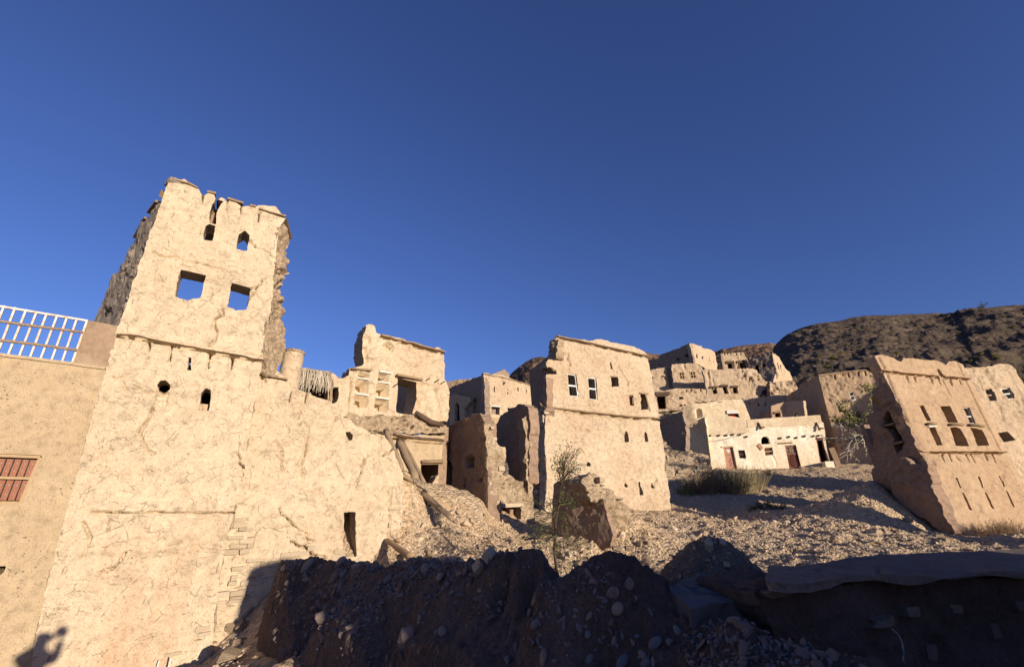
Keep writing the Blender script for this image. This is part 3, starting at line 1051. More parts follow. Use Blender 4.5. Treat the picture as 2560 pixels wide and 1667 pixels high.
# rough broken end of the return wall on the right
te = Plane(T.pt(*T.uv(q('C', (250, 440)))[0]) + T.U * .015, 14)


def tilt(pl, a, b):
    """turn a plane so that it runs along the edge from a to b"""
    v = np.asarray(b) - np.asarray(a)
    pl.V = v / np.linalg.norm(v)
    n = np.cross(pl.U, pl.V)
    pl.N = n / np.linalg.norm(n)
    pl.V = np.cross(pl.N, pl.U)


tilt(te, T.pt(*T.uv(q('C', (250, 440)))[0]), T.pt(*T.uv(q('A', (1990, 560)))[0]))
e_out = te.uv(q('A', (2050, 455), (2062, 470), (2100, 670), (2088, 715), (2080, 760), (2068, 850), (2056, 950), (2048, 1060), (2030, 1150), (2040, 1220), (2032, 1350), (2048, 1450), (2042, 1540))
              + q('C', (478, 60), (478, 150), (466, 300), (455, 430), (405, 505), (390, 560), (440, 590), (470, 640), (380, 640), (300, 590), (258, 470), (250, 440), (262, 200), (285, 0))
              + q('A', (1870, 1548), (1900, 1400), (1925, 1250), (1940, 1000), (1958, 900), (1970, 700), (1990, 560)))
e_rec = [(te.uv(q('A', (1950, 1350), (1985, 1380), (1960, 1430), (1935, 1440))), 0.2), (te.uv(q('C', (405, 495), (432, 480), (420, 520))), 0.15)]
wall('end_wall', te, e_out, mt['rubble'], tower, (), e_rec, thick=0.25, res=0.026, rough=0.06, rfreq=4.5, flake=0.028, ffreq=5, rag=0.05, seed=31)
p, r = te.uv(q('A', (2045, 470), (2098, 672)))
part('lath', *ubar(te, p, r, 0.05, -0.25, 0.06), mt['dark_wood'], tower, False)
cell(T, [chan], tower, 1.0, mt['inner'], .47, .03, .08)
room(T, 0.1, 2.2, -1.5, v_str, 2.4, mt['inner'], tower, front=0.46)
# block left in the second arched opening
o = T.uv(q('B', (1995, 1062), (2082, 1072), (2068, 1140), (1988, 1135)))
V = np.concatenate([T.pt(o[:, 0], o[:, 1], -0.12), T.pt(o[:, 0], o[:, 1], -0.3)])
part('blocking', V, [np.array([(0, 1, 2, 3), (7, 6, 5, 4), (0, 4, 5, 1), (1, 5, 6, 2), (2, 6, 7, 3), (3, 7, 4, 0)])], mt['village'], tower, False)
# masonry exposed at the foot
courses(T, T.uv(q('T', (1100, 1400), (1240, 1230), (1255, 1330), (1235, 1420), (1000, 1540), (960, 1500))), tower, 0.08, 0.19, 0.0, 0.03, 0.85, 3, deep=0.1, rocky=.3)

# ---- the restored house at the left edge
L = T.off(-0.07)
lt = L.uv(q('B', (0, 578), (1050, 735)))
ls = L.uv(q('B', (1050, 735), (960, 1050)) + q('T', (390, 620), (320, 880), (240, 1200), (86 * 2.3237, 1400)))
house = thing('restored_house', 'smooth straw rendered house at the left edge with varnished wooden window', 'house', L.pt(-1.6, -1.3))
l_out = [(-4.6, lt[0][1] - 0.02), (-4.6, -1.8), (ls[-1][0] + 0.2, -1.8)] + [(p[0] + 0.14, p[1]) for p in ls[::-1]]
wtr, wbr = L.uv(q('W', (975, 215), (495, 1320)))
wl = wtr[0] - 0.62
wtl, wbl = np.array((wl, wtr[1])), np.array((wl, wbr[1]))
dk = L.uv(q('T', (-30, 965), (38, 962), (20, 1000), (-30, 1040)))
wall('wall', L, l_out, mt['new'], house, [np.array([wtl + (-.02, .03), wtr + (.02, .03), wbr + (.02, 0), wbl + (-.02, 0)]), dk], (),
     [(L.uv(q('T', (0, 887), (180, 880), (320, 865))), 0.012, 0.012)], thick=0.4, res=0.035, rough=0.008, rfreq=0.9, flake=0.0, rag=0.004, hrag=0.003, rim=0.01, seed=41)
ledge(L, [(-4.6, lt[0][1]), tuple(lt[1])], 0.05, -0.3, 0.03, mt['new'], house, 'coping', 6, 0.25, 0.004)
room(L, -4.6, 0.0, -1.8, lt[0][1], 3.0, mt['new'], house, front=0.39)
pv = L.uv(q('B', (880, 240), (1180, 295), (1060, 725), (735, 662)))
po = np.array([(pv[3][0], pv[3][1]), (pv[2][0] + .02, pv[2][1] + .0), (pv[1][0] + .02, pv[1][1]), (pv[0][0], pv[0][1])])
wall('pier', L, po, mt['pier'], house, thick=0.35, res=0.03, rough=0.008, flake=0, rag=0.006, rim=0.012, seed=43)
win = window(L, (wtl, wtr, wbr, wbl), house, 0.045, mt['frame'], 0, (0.475,), depth=0.0, th=0.07, label='pale window frame holding varnished shutters behind iron bars')
W_, H_ = wtr[0] - wl, wtr[1] - wbr[1]
for k, (f0, f1) in enumerate(((0.06, 0.44), (0.52, 0.95))):
    npl = 6
    for i in range(npl):
        u0 = wl + .03 + (W_ - .06) * i / npl
        u1 = wl + .03 + (W_ - .06) * (i + 1) / npl - 0.004
        v1, v0 = wtr[1] - H_ * f0, wtr[1] - H_ * f1
        pk = part('plank', *pbox(L, u0, u1, v0, v1, -0.11 + .002 * (i % 2), -0.08 + .002 * (i % 2)), mt['shutter'], win, False)
        for fy in (0.3, 0.75):
            V, F = tube([L.pt((u0 + u1) / 2, v0 + (v1 - v0) * fy, -0.082), L.pt((u0 + u1) / 2, v0 + (v1 - v0) * fy, -0.068)], [0.007, 0.004], 7)
            part('nail', V, F, mt['nail'], win, True)
        if i:
            V, F = tube([L.pt(u0, v0 - .02, -0.045), L.pt(u0, v1 + .05, -0.045)], 0.007, 6)
            part('bar', V, F, mt['metal'], win, True)

# ---- railing on the restored house
Rp = L.off(-0.08)
rail = thing('railing', 'white iron roof railing with two wooden poles tied across its bars', 'railing', Rp.pt(*Rp.uv(q('B', (400, 600)))[0]))
tops = Rp.uv(q('B', (150, 125), (260, 145), (365, 165), (465, 185), (570, 205), (665, 230), (765, 240), (868, 255)))
bots = Rp.uv(q('B', (-20, 565), (90, 570), (200, 585), (305, 605), (410, 620), (520, 635), (625, 650), (725, 660)))
du = (tops[-1][0] - tops[0][0]) / 7
tl_, bl_ = list(tops), list(bots)
for k in range(1, 12):
    tl_.append(tops[0] - np.array((du * k, 0)))
    bl_.append(bots[0] - np.array((du * k, 0)))
for a, b in zip(tl_, bl_):
    part('bar', *ubar(Rp, a + (0, .02), b - (0, .03), 0.028, -0.014, 0.014), mt['rail'], rail, False)
rl = Rp.uv(q('B', (0, 92), (880, 250)))
part('top_rail', *ubar(Rp, rl[1], rl[0] - (2.2, 0), 0.035, -0.022, 0.022), mt['rail'], rail, False)
for y0, y1, x1 in ((222, 372, 832), (415, 548, 772)):
    a, b = Rp.uv(q('B', (0, y0), (x1, y1)))
    V, F = tube([Rp.pt(b[0] - (b[0] - a[0] + 2.2) * t, b[1] + .012 * math.sin(t * 9 + y0), 0.03) for t in np.linspace(0, 1, 12)], 0.024, 8, True, y0, 0.1)
    part('pole', V, F, mt['palm'], rail, True)

# ---- long wall right of the tower
M = T.off(-0.26)
mw = thing('ruined_wall', 'long cracked mud wall joining the tower, with dark doorway slot near its foot', 'ruined wall', M.pt(5, -0.2))
m_out = M.uv(q('C', (205, 480), (262, 478), (300, 560), (390, 545), (450, 600), (500, 660), (520, 705), (640, 738), (690, 768), (760, 792), (850, 832), (900, 852), (940, 884), (985, 932), (1040, 990), (1140, 1065), (1270, 1142), (1330, 1172),
               (1455, 1192), (1520, 1260), (1560, 1330), (1600, 1450)) + q('D', (410, 375), (428, 430), (440, 560), (424, 650), (432, 790), (400, 1000), (300, 1060), (200, 1200), (180, 1500)) + q('M', (560, 1480), (440, 1580), (490, 1200), (560, 1000)))
m_holes = [M.uv(q('C', (1075, 1160), (1118, 1150), (1155, 1190), (1147, 1246), (1110, 1240), (1082, 1195)))]
m_holes.append(M.uv(q('Y', (950, 530), (1025, 528), (1032, 820), (942, 822))))
cell(M, m_holes[1:], mw, 2.4, mt['inner'], .49, .05, .1)
m_rec = [ (M.uv(q('C', (524, 742), (540, 742), (522, 872), (512, 865))), 0.4),
         (M.uv(q('C', (688, 775), (702, 778), (680, 880), (672, 875))), 0.4), (M.uv(q('C', (228, 560), (250, 590), (300, 655), (270, 660), (225, 625))), 0.12)]
m_gr = rand_cracks(2.5, 5.6, -.8, 3.6, 5, 6, .017) + [(M.uv(q('C', (650, 888), (630, 940), (600, 1000), (608, 1040))), 0.020, 0.14), (M.uv(q('C', (615, 1085), (650, 1060), (700, 1100), (690, 1180), (680, 1290), (665, 1380), (600, 1500))), 0.020, 0.14),
        (M.uv(q('Y', (695, 90), (690, 150), (660, 240), (680, 300), (660, 385), (740, 400))), 0.020, 0.14), (M.uv(q('C', (830, 1120), (920, 1130), (960, 1050), (1000, 1020))), 0.016, 0.11),
        (M.uv(q('D', (318, 560), (300, 700), (288, 1040))), 0.025, 0.18), (M.uv(q('C', (1410, 1320), (1405, 1500))), 0.020, 0.14)]


def m_extra(u, v, P):
    w = sst(4.6, 5.6, u) * sst(0.3, 1.2, v)
    return w * (0.09 * fbm(P, 3.2, 5, 77, 0.65)) + 0.06 * sst(0.8, -1.5, v)


wall('wall', M, m_out, mt['wall'], mw, m_holes, m_rec, m_gr, thick=0.5, res=0.028, rough=0.028, flake=0.010, ffreq=2.2, rag=0.04, ragf=4, seed=51, extra=m_extra)
ledge(M, M.uv(q('C', (255, 470), (290, 560), (335, 612), (400, 632), (490, 652))), 0.04, -0.1, 0.1, mt['wood'], mw, seed=8)
courses(M, M.uv(q('T', (1390, 660), (1470, 650), (1480, 730), (1440, 900), (1430, 1230), (1270, 1240), (1290, 1050), (1350, 760))), mw, 0.08, 0.20, 0.04, 0.05, 0.7, 5, rocky=.35)
courses(M, M.uv(q('J', (130, 420), (500, 350), (900, 260), (1170, 270), (1180, 420), (900, 420), (600, 400), (300, 640), (200, 640))), mw, 0.08, 0.24, 0.03, 0.04, 0.75, 6, rocky=.25)
courses(M, M.uv(q('D', (300, 760), (330, 700), (430, 700), (440, 900), (400, 1000), (300, 1050))), mw, 0.09, 0.22, 0.02, 0.07, 0.85, 7, rocky=.4)
room(M, 2.5, 5.2, -1.0, M.uv(q('C', (640, 738)))[0][1] - 0.8, 2.2, mt['inner'], mw, front=0.48, sides=False)

# ---- round mud turret behind the wall
d_ = 11.0
pb, ptp = at('C', 565, 720, d_), at('C', 560, 372, d_)
pr = 23.5 * d_ / FPX * 1.02
tur = thing('mud_turret', 'round mud pillar with a flat rim standing behind the long wall', 'pillar', (ptp[0], ptp[1], pb[2] - .6))
zs = np.linspace(pb[2] - .6, ptp[2], 30)
V, F = tube([(ptp[0], ptp[1], z) for z in zs], [pr * (1.08 - .10 * i / 29) for i in range(30)], 26, True, 3, 0.02)
part('shaft', V, F, mt['wall'], tur)
V, F = tube([(ptp[0], ptp[1], ptp[2] - .02 + h) for h in (0, .02, .06, .08)], [pr * 1.0, pr * 1.06, pr * 1.05, pr * .95], 26, True, 4, 0.02)
part('rim', V, F, mt['rubble'], tur)

# ---- roof shelter of dry palm fronds and the wall behind it
Q = Plane(at('C', 780, 720, 11.6), 55)
fr = thing('palm_frond_screen', 'fringe of dry palm fronds hanging over a dark shelter', 'palm thatch', Q.pt(*Q.uv(q('C', (780, 760)))[0]))
rr = np.random.default_rng(2)
ftop = Q.uv(q('C', (622, 540), (700, 552), (800, 565), (900, 575)))
fme = []
for i in range(110):
    t = i / 109
    k = min(2, int(t * 3))
    a = ftop[k] + (ftop[k + 1] - ftop[k]) * (t * 3 - k)
    L_ = rr.uniform(0.38, 0.60)
    lean = rr.normal(0.0, 0.05) + (0.25 * (t - .6) if t > .6 else 0)
    n0 = rr.uniform(0.0, 0.16)
    c = []
    for s in np.linspace(0, 1, 5):
        c.append(Q.pt(a[0] + lean * s, a[1] - L_ * s + rr.uniform(0, .04), n0 + 0.12 * math.sin(s * 2.2)))
    V, F = tube(c, [.010, .012, .011, .009, .005], 4)
    part('frond', V, F, mt['reed'], fr, False)
for i in range(7):
    a = Q.uv(q('C', (640, 525)))[0]
    V, F = tube([Q.pt(a[0] - .02, a[1] - .02, 0.05), Q.pt(a[0] + rr.uniform(.05, .16), a[1] + rr.uniform(-.02, .07), .05)], [.008, .003], 4)
    part('frond', V, F, mt['reed'], fr, False)
V, F = tube([Q.pt(p[0], p[1] + .02, 0.02) for p in Q.uv(q('C', (600, 535), (700, 550), (800, 562), (930, 582)))], 0.045, 7, True, 3, .15)
part('pole', V, F, mt['palm'], fr)
QB = Q.off(-0.9)
sh = thing('shelter_wall', 'low broken mud wall with dark doorway between palm fringe and niche wall', 'ruined wall', QB.pt(*QB.uv(q('C', (1000, 950)))[0]))
wall('wall', QB, QB.uv(q('C', (600, 560), (900, 565), (960, 575), (1005, 615), (1060, 618), (1105, 600), (1130, 700), (1080, 1000), (900, 1000), (600, 900))), mt['wall'], sh,
     [QB.uv(q('C', (952, 712), (1016, 700), (1008, 800), (985, 860), (940, 878))), QB.uv(q('C', (630, 600), (890, 600), (900, 860), (640, 760)))], thick=0.4, res=0.04, rough=0.05, rag=0.05, seed=61)
cell(QB, [QB.uv(q('C', (630, 600), (1016, 610), (985, 860), (640, 760)))], sh, 1.6, mt['inner'], .39, .1, .1)
part('door_post', *ubar(QB, *QB.uv(q('C', (940, 640), (915, 870))), 0.06, 0.0, 0.06), mt['wood'], sh, False)

# ---- house with shelf niches
NW = Plane(at('C', 1100, 980, 13.2), 56)
nh = thing('niche_house', 'ruined house wall with two columns of shelf niches and a doorway high up', 'ruined house', NW.pt(1.6, -0.6))
n_out = NW.uv(q('C', (1030, 985), (1060, 860), (1090, 700), (1105, 590), (1125, 518), (1180, 506), (1232, 500), (1255, 470), (1243, 350), (1252, 200), (1270, 150), (1270, 92), (1340, 85), (1370, 95), (1385, 160), (1430, 183),
                (1500, 195), (1560, 208), (1640, 225), (1690, 250), (1770, 256), (1790, 278), (1900, 302), (1960, 322), (2000, 312), (2030, 312), (2040, 345), (2070, 367), (2066, 540), (2060, 620), (2100, 700), (2120, 760), (2112, 960),
                (2090, 1048), (1990, 1060), (1890, 1060), (1800, 1060), (1300, 1060)))
n_rec = [(NW.uv(q('C', *h)), d) for h, d in (
    ([(1440, 312), (1470, 270), (1510, 262), (1558, 300), (1548, 350), (1500, 345)], .3),
    ([(1215, 562), (1300, 575), (1292, 622), (1205, 602)], .80), ([(1190, 632), (1302, 652), (1292, 772), (1178, 758)], .80), ([(1172, 790), (1297, 810), (1285, 912), (1165, 896)], .80),
    ([(1415, 562), (1507, 576), (1505, 662), (1405, 645)], .80), ([(1397, 668), (1507, 690), (1497, 812), (1387, 800)], .80), ([(1382, 822), (1502, 836), (1490, 947), (1372, 935)], .80),
    ([(1255, 205), (1318, 212), (1315, 275), (1262, 270)], .15), ([(1240, 300), (1285, 310), (1300, 480), (1260, 470)], .12), ([(1060, 860), (1100, 700), (1140, 600), (1135, 720), (1090, 960), (1040, 960)], .15))]
n_hole = [NW.uv(q('C', (1605, 610), (1790, 660), (1785, 800), (1735, 990), (1580, 962)))]
wall('upper_wall', NW, n_out, mt['wall'], nh, n_hole, n_rec, [gap(NW.uv(q('C', (1430, 200), (1560, 235), (1770, 288), (1900, 325), (2070, 368))), .035, .035, .3)] + rand_cracks(.6, 3.3, .2, 2.4, 4, 9), thick=0.9, res=0.036, rough=0.035, flake=0.014, rag=0.04, hrag=0.012, seed=71)
for a, b in (((1190, 616), (1306, 634)), ((1170, 772), (1302, 792)), ((1400, 655), (1518, 676)), ((1378, 812), (1508, 830)), ((1415, 553), (1540, 576))):
    p, r = NW.uv(q('C', a, b))
    part('shelf', *ubar(NW, p, r, 0.035, -0.78, 0.04), mt['whitewood'], nh, False)
p, r = NW.uv(q('C', (1585, 590), (1838, 640)))
part('lintel', *ubar(NW, p, r, 0.07, -0.45, 0.10), mt['wood'], nh, False)
p, r = NW.uv(q('C', (1130, 528), (1330, 548)))
V, F = tube([NW.pt(p[0], p[1], 0.05), NW.pt(r[0], r[1], 0.08)], 0.035, 7, True, 3, .15)
part('lintel', V, F, mt['wood'], nh)
for a, b in (((1550, 705), (1575, 685)), ((1870, 645), (1900, 632)), ((1950, 668), (2003, 634)), ((2012, 684), (2052, 656))):
    p, r = NW.uv(q('C', a, b))
    V, F = tube([NW.pt(p[0] + .02, p[1], -0.05), NW.pt((p[0] + r[0]) / 2, (p[1] + r[1]) / 2, 0.28)], 0.018, 6)
    part('peg', V, F, mt['dark_wood'], nh)
ledge(NW, NW.uv(q('C', (1430, 200), (1560, 235), (1770, 288), (1900, 325), (2070, 368))), 0.05, -0.1, 0.09, mt['wood'], nh, seed=11)
NB = NW.off(0.22)
b_out = NB.uv(q('C', (1010, 970), (1060, 985), (1100, 975), (1300, 1000), (1500, 990), (1600, 985), (1780, 1000), (1830, 985), (1900, 1060), (2000, 1075), (2090, 1100), (2110, 1120), (2060, 1165), (1700, 1180), (1270, 1145), (1140, 1070)))
wall('rubble_band', NB, b_out, mt['rubble'], nh, (), [(NB.uv(q('C', (x - 18, y), (x, y - 14), (x + 20, y + 4), (x + 2, y + 20)))
     , .2) for x, y in ((1380, 1055), (1290, 1020), (1830, 1110), (1890, 1130), (1960, 1140), (1700, 1080), (1755, 1125), (1560, 1050))], thick=0.3, res=0.04, rough=0.14, rfreq=2.6, flake=0.03, ffreq=3.5, rag=0.08, seed=73)
courses(NB, NB.uv(q('C', (1100, 1010), (1500, 1010), (1850, 1030), (2040, 1120), (2000, 1150), (1500, 1130), (1250, 1110))), nh, 0.15, 0.17, 0.02, 0.14, 0.35, 12, 'stone', 90, 0.11, rocky=1.0)
LW = NW.off(0.12)
l_o = LW.uv(q('C', (1270, 1140), (1460, 1170), (1700, 1190), (2060, 1190), (2060, 1240), (2025, 1500)) + q('D', (800, 320), (760, 700), (600, 760), (420, 600), (240, 60)))
l_h = [LW.uv(q('D', (612, 300), (800, 296), (795, 400), (690, 560), (606, 500)))]
wall('lower_wall', LW, l_o, mt['new'], nh, l_h, (), [gap(LW.uv(q('C', (1550, 1196), (1700, 1220), (1880, 1240), (2050, 1254))), .04, .045, .4)], thick=0.45, res=0.045, rough=0.02, flake=0.006, rag=0.03, seed=75)
ledge(LW, LW.uv(q('C', (1268, 1146), (1360, 1160), (1460, 1188))), 0.05, -0.05, 0.10, mt['dark_wood'], nh, seed=14)
ledge(LW, LW.uv(q('C', (1550, 1196), (1700, 1220), (1880, 1240), (2050, 1254))), 0.06, -0.05, 0.12, mt['dark_wood'], nh, seed=15)
for k, dy in enumerate((-6, 8)):
    p, r = LW.uv(q('D', (610, 304 + dy), (812, 300 + dy)))
    V, F = tube([LW.pt(p[0], p[1], 0.05 - k * .1), LW.pt(r[0], r[1], 0.12 - k * .1)], 0.05, 7, True, k, .15)
    part('lintel', V, F, mt['wood'], nh)
room(NW, 0.0, 3.5, -3.2, -0.05, 3.0, mt['inner'], nh, front=0.45, t=0.3)
nb2 = NW.off(-2.6)
wall('inner_wall', nb2, nb2.uv(q('C', (1560, 660), (1620, 640), (1650, 655), (1690, 640), (1740, 650), (1790, 660), (1800, 1050), (1540, 1050))), mt['wall'], nh, (), (), (), thick=0.4, res=0.06, rough=0.05, rag=0.06, seed=79)
V, F = tube([NB.pt(*p, 0.05) for p in NB.uv(q('C', (1770, 960), (1840, 1015), (1920, 1062), (2040, 1090)))], [.06, .08, .09, .07], 7, True, 5, .2)
part('fallen_beam', V, F, mt['dark_wood'], nh)

# ---- shadowed cross wall with pointed niche
S1 = Plane(at('N', 1217, 1145, 13.5), 141)
c1 = thing('cross_wall', 'shadowed reddish cross wall with a tall arched doorway and pointed niche', 'ruined wall', S1.pt(-1.2, -1.0))
s_o = S1.uv(q('E', (20, 1040), (60, 990), (150, 950), (200, 930), (280, 885), (330, 862), (400, 857), (435, 900), (452, 960), (470, 1250), (480, 1540)) + q('D', (1282, 600), (1288, 780), (1290, 900), (1000, 900), (700, 700), (690, 420), (700, 335), (800, 300), (830, 90)) + q('C', (2055, 1250), (2075, 1165)))
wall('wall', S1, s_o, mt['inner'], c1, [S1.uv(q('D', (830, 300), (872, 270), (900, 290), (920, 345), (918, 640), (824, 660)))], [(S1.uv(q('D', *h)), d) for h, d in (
    ([(1050, 350), (1058, 265), (1100, 220), (1140, 262), (1142, 342), (1090, 352)], .3), ([(1040, 460), (1067, 460), (1058, 560), (1033, 550)], .25), ([(1190, 467), (1226, 465), (1222, 486), (1192, 486)], .2), ([(1208, 250), (1222, 250), (1222, 270), (1208, 270)], .15))],
     [(S1.uv(q('D', (880, 180), (868, 270))), .03, .05)], thick=0.4, res=0.04, rough=0.03, rag=0.05, seed=81)
room(S1, *[S1.uv(q('D', (780, 400)))[0][0], S1.uv(q('D', (960, 400)))[0][0]], -1.6, S1.uv(q('D', (870, 240)))[0][1] + .5, 0.9, mt['inner'], c1, front=0.39)
S1e = Plane(at('N', 1217, 1145, 13.45), 62)
e1 = S1e.uv(q('E', (442, 960), (470, 930), (530, 960), (555, 1180), (600, 1190), (640, 1200), (645, 1290), (640, 1420), (610, 1500)) + q('D', (1430, 400), (1392, 440), (1386, 600), (1402, 700), (1402, 890), (1340, 930), (1262, 900), (1290, 780), (1282, 560), (1268, 200)))
wall('end_face', S1e, e1, mt['rubble'], c1, (), (), (), thick=0.5, res=0.04, rough=0.08, rfreq=3, flake=0.02, rag=0.06, seed=83)
courses(S1e, e1, c1, 0.12, 0.15, 0.03, 0.06, 0.6, 17, limit=130, deep=0.11, rocky=.75)
# rubble bank with a dark cellar mouth between the two cross walls
KB = Plane(at('N', 1260, 1300, 13.9), 62)
kb = thing('cellar_mouth', 'rubble bank with dark square cellar mouth under a stone lintel', 'cellar', KB.pt(0, -0.4))
k_o = KB.uv(q('D', (1370, 440), (1480, 418), (1545, 440), (1620, 500), (1690, 620), (1745, 780), (1750, 960), (1560, 1000), (1330, 1000)))
wall('bank', KB, k_o, mt['rubble'], kb, [KB.uv(q('D', (1416, 748), (1608, 742), (1616, 860), (1510, 880), (1400, 925)))], (), (), thick=0.4, res=0.04, rough=0.14, rfreq=2.5, flake=0.03, rag=0.06, seed=85)
p, r = KB.uv(q('D', (1400, 735), (1625, 725)))
part('lintel', *ubar(KB, p, r, 0.11, -0.4, 0.12), mt['masonry'], kb, False)
courses(KB, KB.uv(q('D', (1390, 460), (1540, 450), (1680, 620), (1720, 700), (1400, 700))), kb, 0.13, 0.16, 0.0, 0.16, 0.5, 19, limit=80, deep=0.11, rocky=.85)
room(KB, *[KB.uv(q('D', (1390, 800)))[0][0], KB.uv(q('D', (1640, 800)))[0][0]], KB.uv(q('D', (1400, 990)))[0][1], KB.uv(q('D', (1400, 735)))[0][1] + .5, 1.6, mt['inner'], kb, front=.39)

# ---- second cross wall further back
S2 = Plane(at('N', 1318, 1150, 15.2), 146)
c2 = thing('cross_wall', 'dark broken cross wall with pale stone edge, left of the centre house', 'ruined wall', S2.pt(-.8, -1.0))
s_o = S2.uv(q('E', (530, 1010), (600, 882), (720, 795), (780, 765), (850, 765), (890, 785), (905, 810), (900, 900), (890, 1300), (890, 1548), (680, 1600), (655, 1190), (580, 1172)))
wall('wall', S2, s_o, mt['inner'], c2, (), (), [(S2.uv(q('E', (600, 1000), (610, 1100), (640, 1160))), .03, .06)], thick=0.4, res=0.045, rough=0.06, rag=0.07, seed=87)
S2e = Plane(at('N', 1318, 1150, 15.15), 62)
e2 = S2e.uv(q('E', (830, 905), (872, 880), (905, 960), (925, 1100), (905, 1250), (905, 1400), (920, 1548)) + q('D', (1705, 300), (1724, 620), (1745, 820), (1700, 780), (1672, 620), (1660, 300), (1652, 0)))
wall('end_face', S2e, e2, mt['rubble'], c2, (), (), (), thick=0.45, res=0.04, rough=0.09, rfreq=3, flake=0.02, rag=0.05, seed=89)
courses(S2e, e2, c2, 0.14, 0.16, 0.02, 0.07, 0.6, 21, limit=60, deep=.1, rocky=.75)

# ---- centre house
CH = Plane(at('N', 1365, 1270, 19), 63, 7)
ch = thing('centre_house', 'tall pale mud house with two white barred windows in the middle', 'mud house', CH.pt(3.5, 0))
c_o = CH.uv(q('E', (1155, 230), (1158, 140), (1170, 85), (1260, 95), (1380, 112), (1500, 130), (1560, 116), (1620, 115), (1680, 122), (1720, 142), (1850, 172), (2000, 206), (2055, 244), (2075, 292), (2090, 400), (2130, 600), (2190, 905), (2230, 1150), (2280, 1540))
            + q('N', (1680, 1285), (1362, 1290)) + q('E', (1068, 1548), (1052, 1250), (1050, 900), (1062, 820), (1052, 700), (1050, 560), (1060, 470), (1110, 462), (1166, 468), (1168, 425), (1120, 388), (1070, 388), (1058, 355), (1080, 310), (1150, 310)))
c_h = [CH.uv(q('E', *h)) for h in (
    [(1272, 452), (1357, 466), (1387, 686), (1292, 681)], [(1476, 490), (1557, 500), (1577, 722), (1492, 712)], [(1695, 352), (1706, 342), (1724, 410), (1705, 416)],
    [(1705, 490), (1777, 496), (1786, 586), (1713, 589)], [(1865, 666), (1931, 671), (1941, 781), (1876, 771)], [(1996, 655), (2040, 650), (2064, 668), (2077, 815), (2010, 816)],
    [(1845, 1140), (1842, 1052), (1860, 1025), (1882, 1062), (1890, 1138)], [(2051, 1137), (2043, 1050), (2055, 1030), (2076, 1062), (2087, 1134)],
    [(1466, 1350), (1482, 1338), (1503, 1350), (1502, 1380), (1468, 1380)], [(1072, 508), (1130, 512), (1118, 580), (1075, 572)])]
c_h = c_h[:9] + [c_h[9]] + [CH.uv(q('Z', *h)) for h in ([(1585, 1286), (1588, 1258), (1612, 1282), (1608, 1298)], [(1688, 1262), (1698, 1246), (1726, 1354), (1702, 1358)], [(1790, 1302), (1802, 1250), (1822, 1302)])]
c_r = [(CH.uv(q('Z', (x - 6, y - 5), (x + 6, y - 5), (x + 6, y + 6), (x - 5, y + 6))), .15) for x, y in ((1675, 1136), (1620, 1112), (1825, 1136), (1250, 1012), (1300, 860))]
ch_g = [gap(CH.uv(q('E', (1170, 92), (1380, 135), (1500, 160), (1700, 205), (1900, 250), (2075, 291))), .05, .05, .45), gap(CH.uv(q('E', (1100, 802), (1300, 828), (1500, 852), (1700, 872), (1850, 890), (2190, 911))), .05, .05, .45)]
wall('front_wall', CH, c_o, mt['centre'], ch, c_h, c_r, ch_g + rand_cracks(.5, 7, .3, 8, 5, 12, .026, .4, 1.5) + [(CH.uv(q('E', (1260, 760), (1285, 790))), .03, .05), (CH.uv(q('E', (1780, 1240), (1783, 1290))), .03, .05), (CH.uv(q('E', (1780, 1247), (1845, 1242))), .03, .05)],
     thick=0.55, res=0.045, rough=0.04, flake=0.016, ffreq=1.6, rag=0.045, hrag=0.012, rim=0.08, seed=91,
     extra=lambda u, v, P: np.where(v > 4.3, 0.02 * fbm(P, 5, 4, 5) + 0.03, 0))
ledge(CH, CH.uv(q('E', (1170, 92), (1380, 135), (1500, 160), (1700, 205), (1900, 250), (2075, 291))), 0.07, -0.1, 0.12, mt['wood'], ch, seed=23, step=.25)
ledge(CH, CH.uv(q('E', (1100, 802), (1300, 828), (1500, 852), (1700, 872), (1850, 890), (2190, 911))), 0.07, -0.05, 0.12, mt['wood'], ch, seed=24, step=.25)
window(CH, CH.uv(q('E', (1272, 452), (1357, 466), (1387, 686), (1292, 681))), ch, 0.09, mt['whitewood'], 4, (.52,), depth=-0.03, th=.07, bar_r=.014)
window(CH, CH.uv(q('E', (1476, 490), (1557, 500), (1577, 722), (1492, 712))), ch, 0.09, mt['whitewood'], 4, (.5,), depth=-0.03, th=.07, bar_r=.014)
wf = window(CH, CH.uv(q('E', (1865, 666), (1931, 671), (1941, 781), (1876, 771))), ch, 0.06, mt['frame'], 2, (), depth=-0.05, bar_r=.014)
o = CH.uv(q('E', (1868, 668), (1898, 670), (1908, 775), (1878, 770)))
V = np.concatenate([CH.pt(o[:, 0], o[:, 1], -0.06), CH.pt(o[:, 0], o[:, 1], -0.1)])
part('shutter', V, [np.array([(0, 1, 2, 3), (7, 6, 5, 4), (0, 4, 5, 1), (1, 5, 6, 2), (2, 6, 7, 3), (3, 7, 4, 0)])], mt['pinkdoor'], wf, False)
p, r = CH.uv(q('E', (2050, 660), (2095, 830)))
part('door_post', *ubar(CH, p, r, 0.10, -0.05, 0.06), mt['wood'], ch, False)
part('lintel', *ubar(CH, *CH.uv(q('E', (1990, 652), (2075, 662))), 0.09, -0.3, 0.08), mt['wood'], ch, False)
part('lintel', *ubar(CH, *CH.uv(q('E', (1695, 484), (1790, 490))), 0.07, -0.3, 0.05), mt['wood'], ch, False)
cell(CH, c_h[:8], ch, 3.0, mt['inner'], .5)
cell(CH, [c_h[8]], ch, 2.0, mt['inner'], .5)
cell(CH, c_h[-3:], ch, 3.0, mt['inner'], .5)
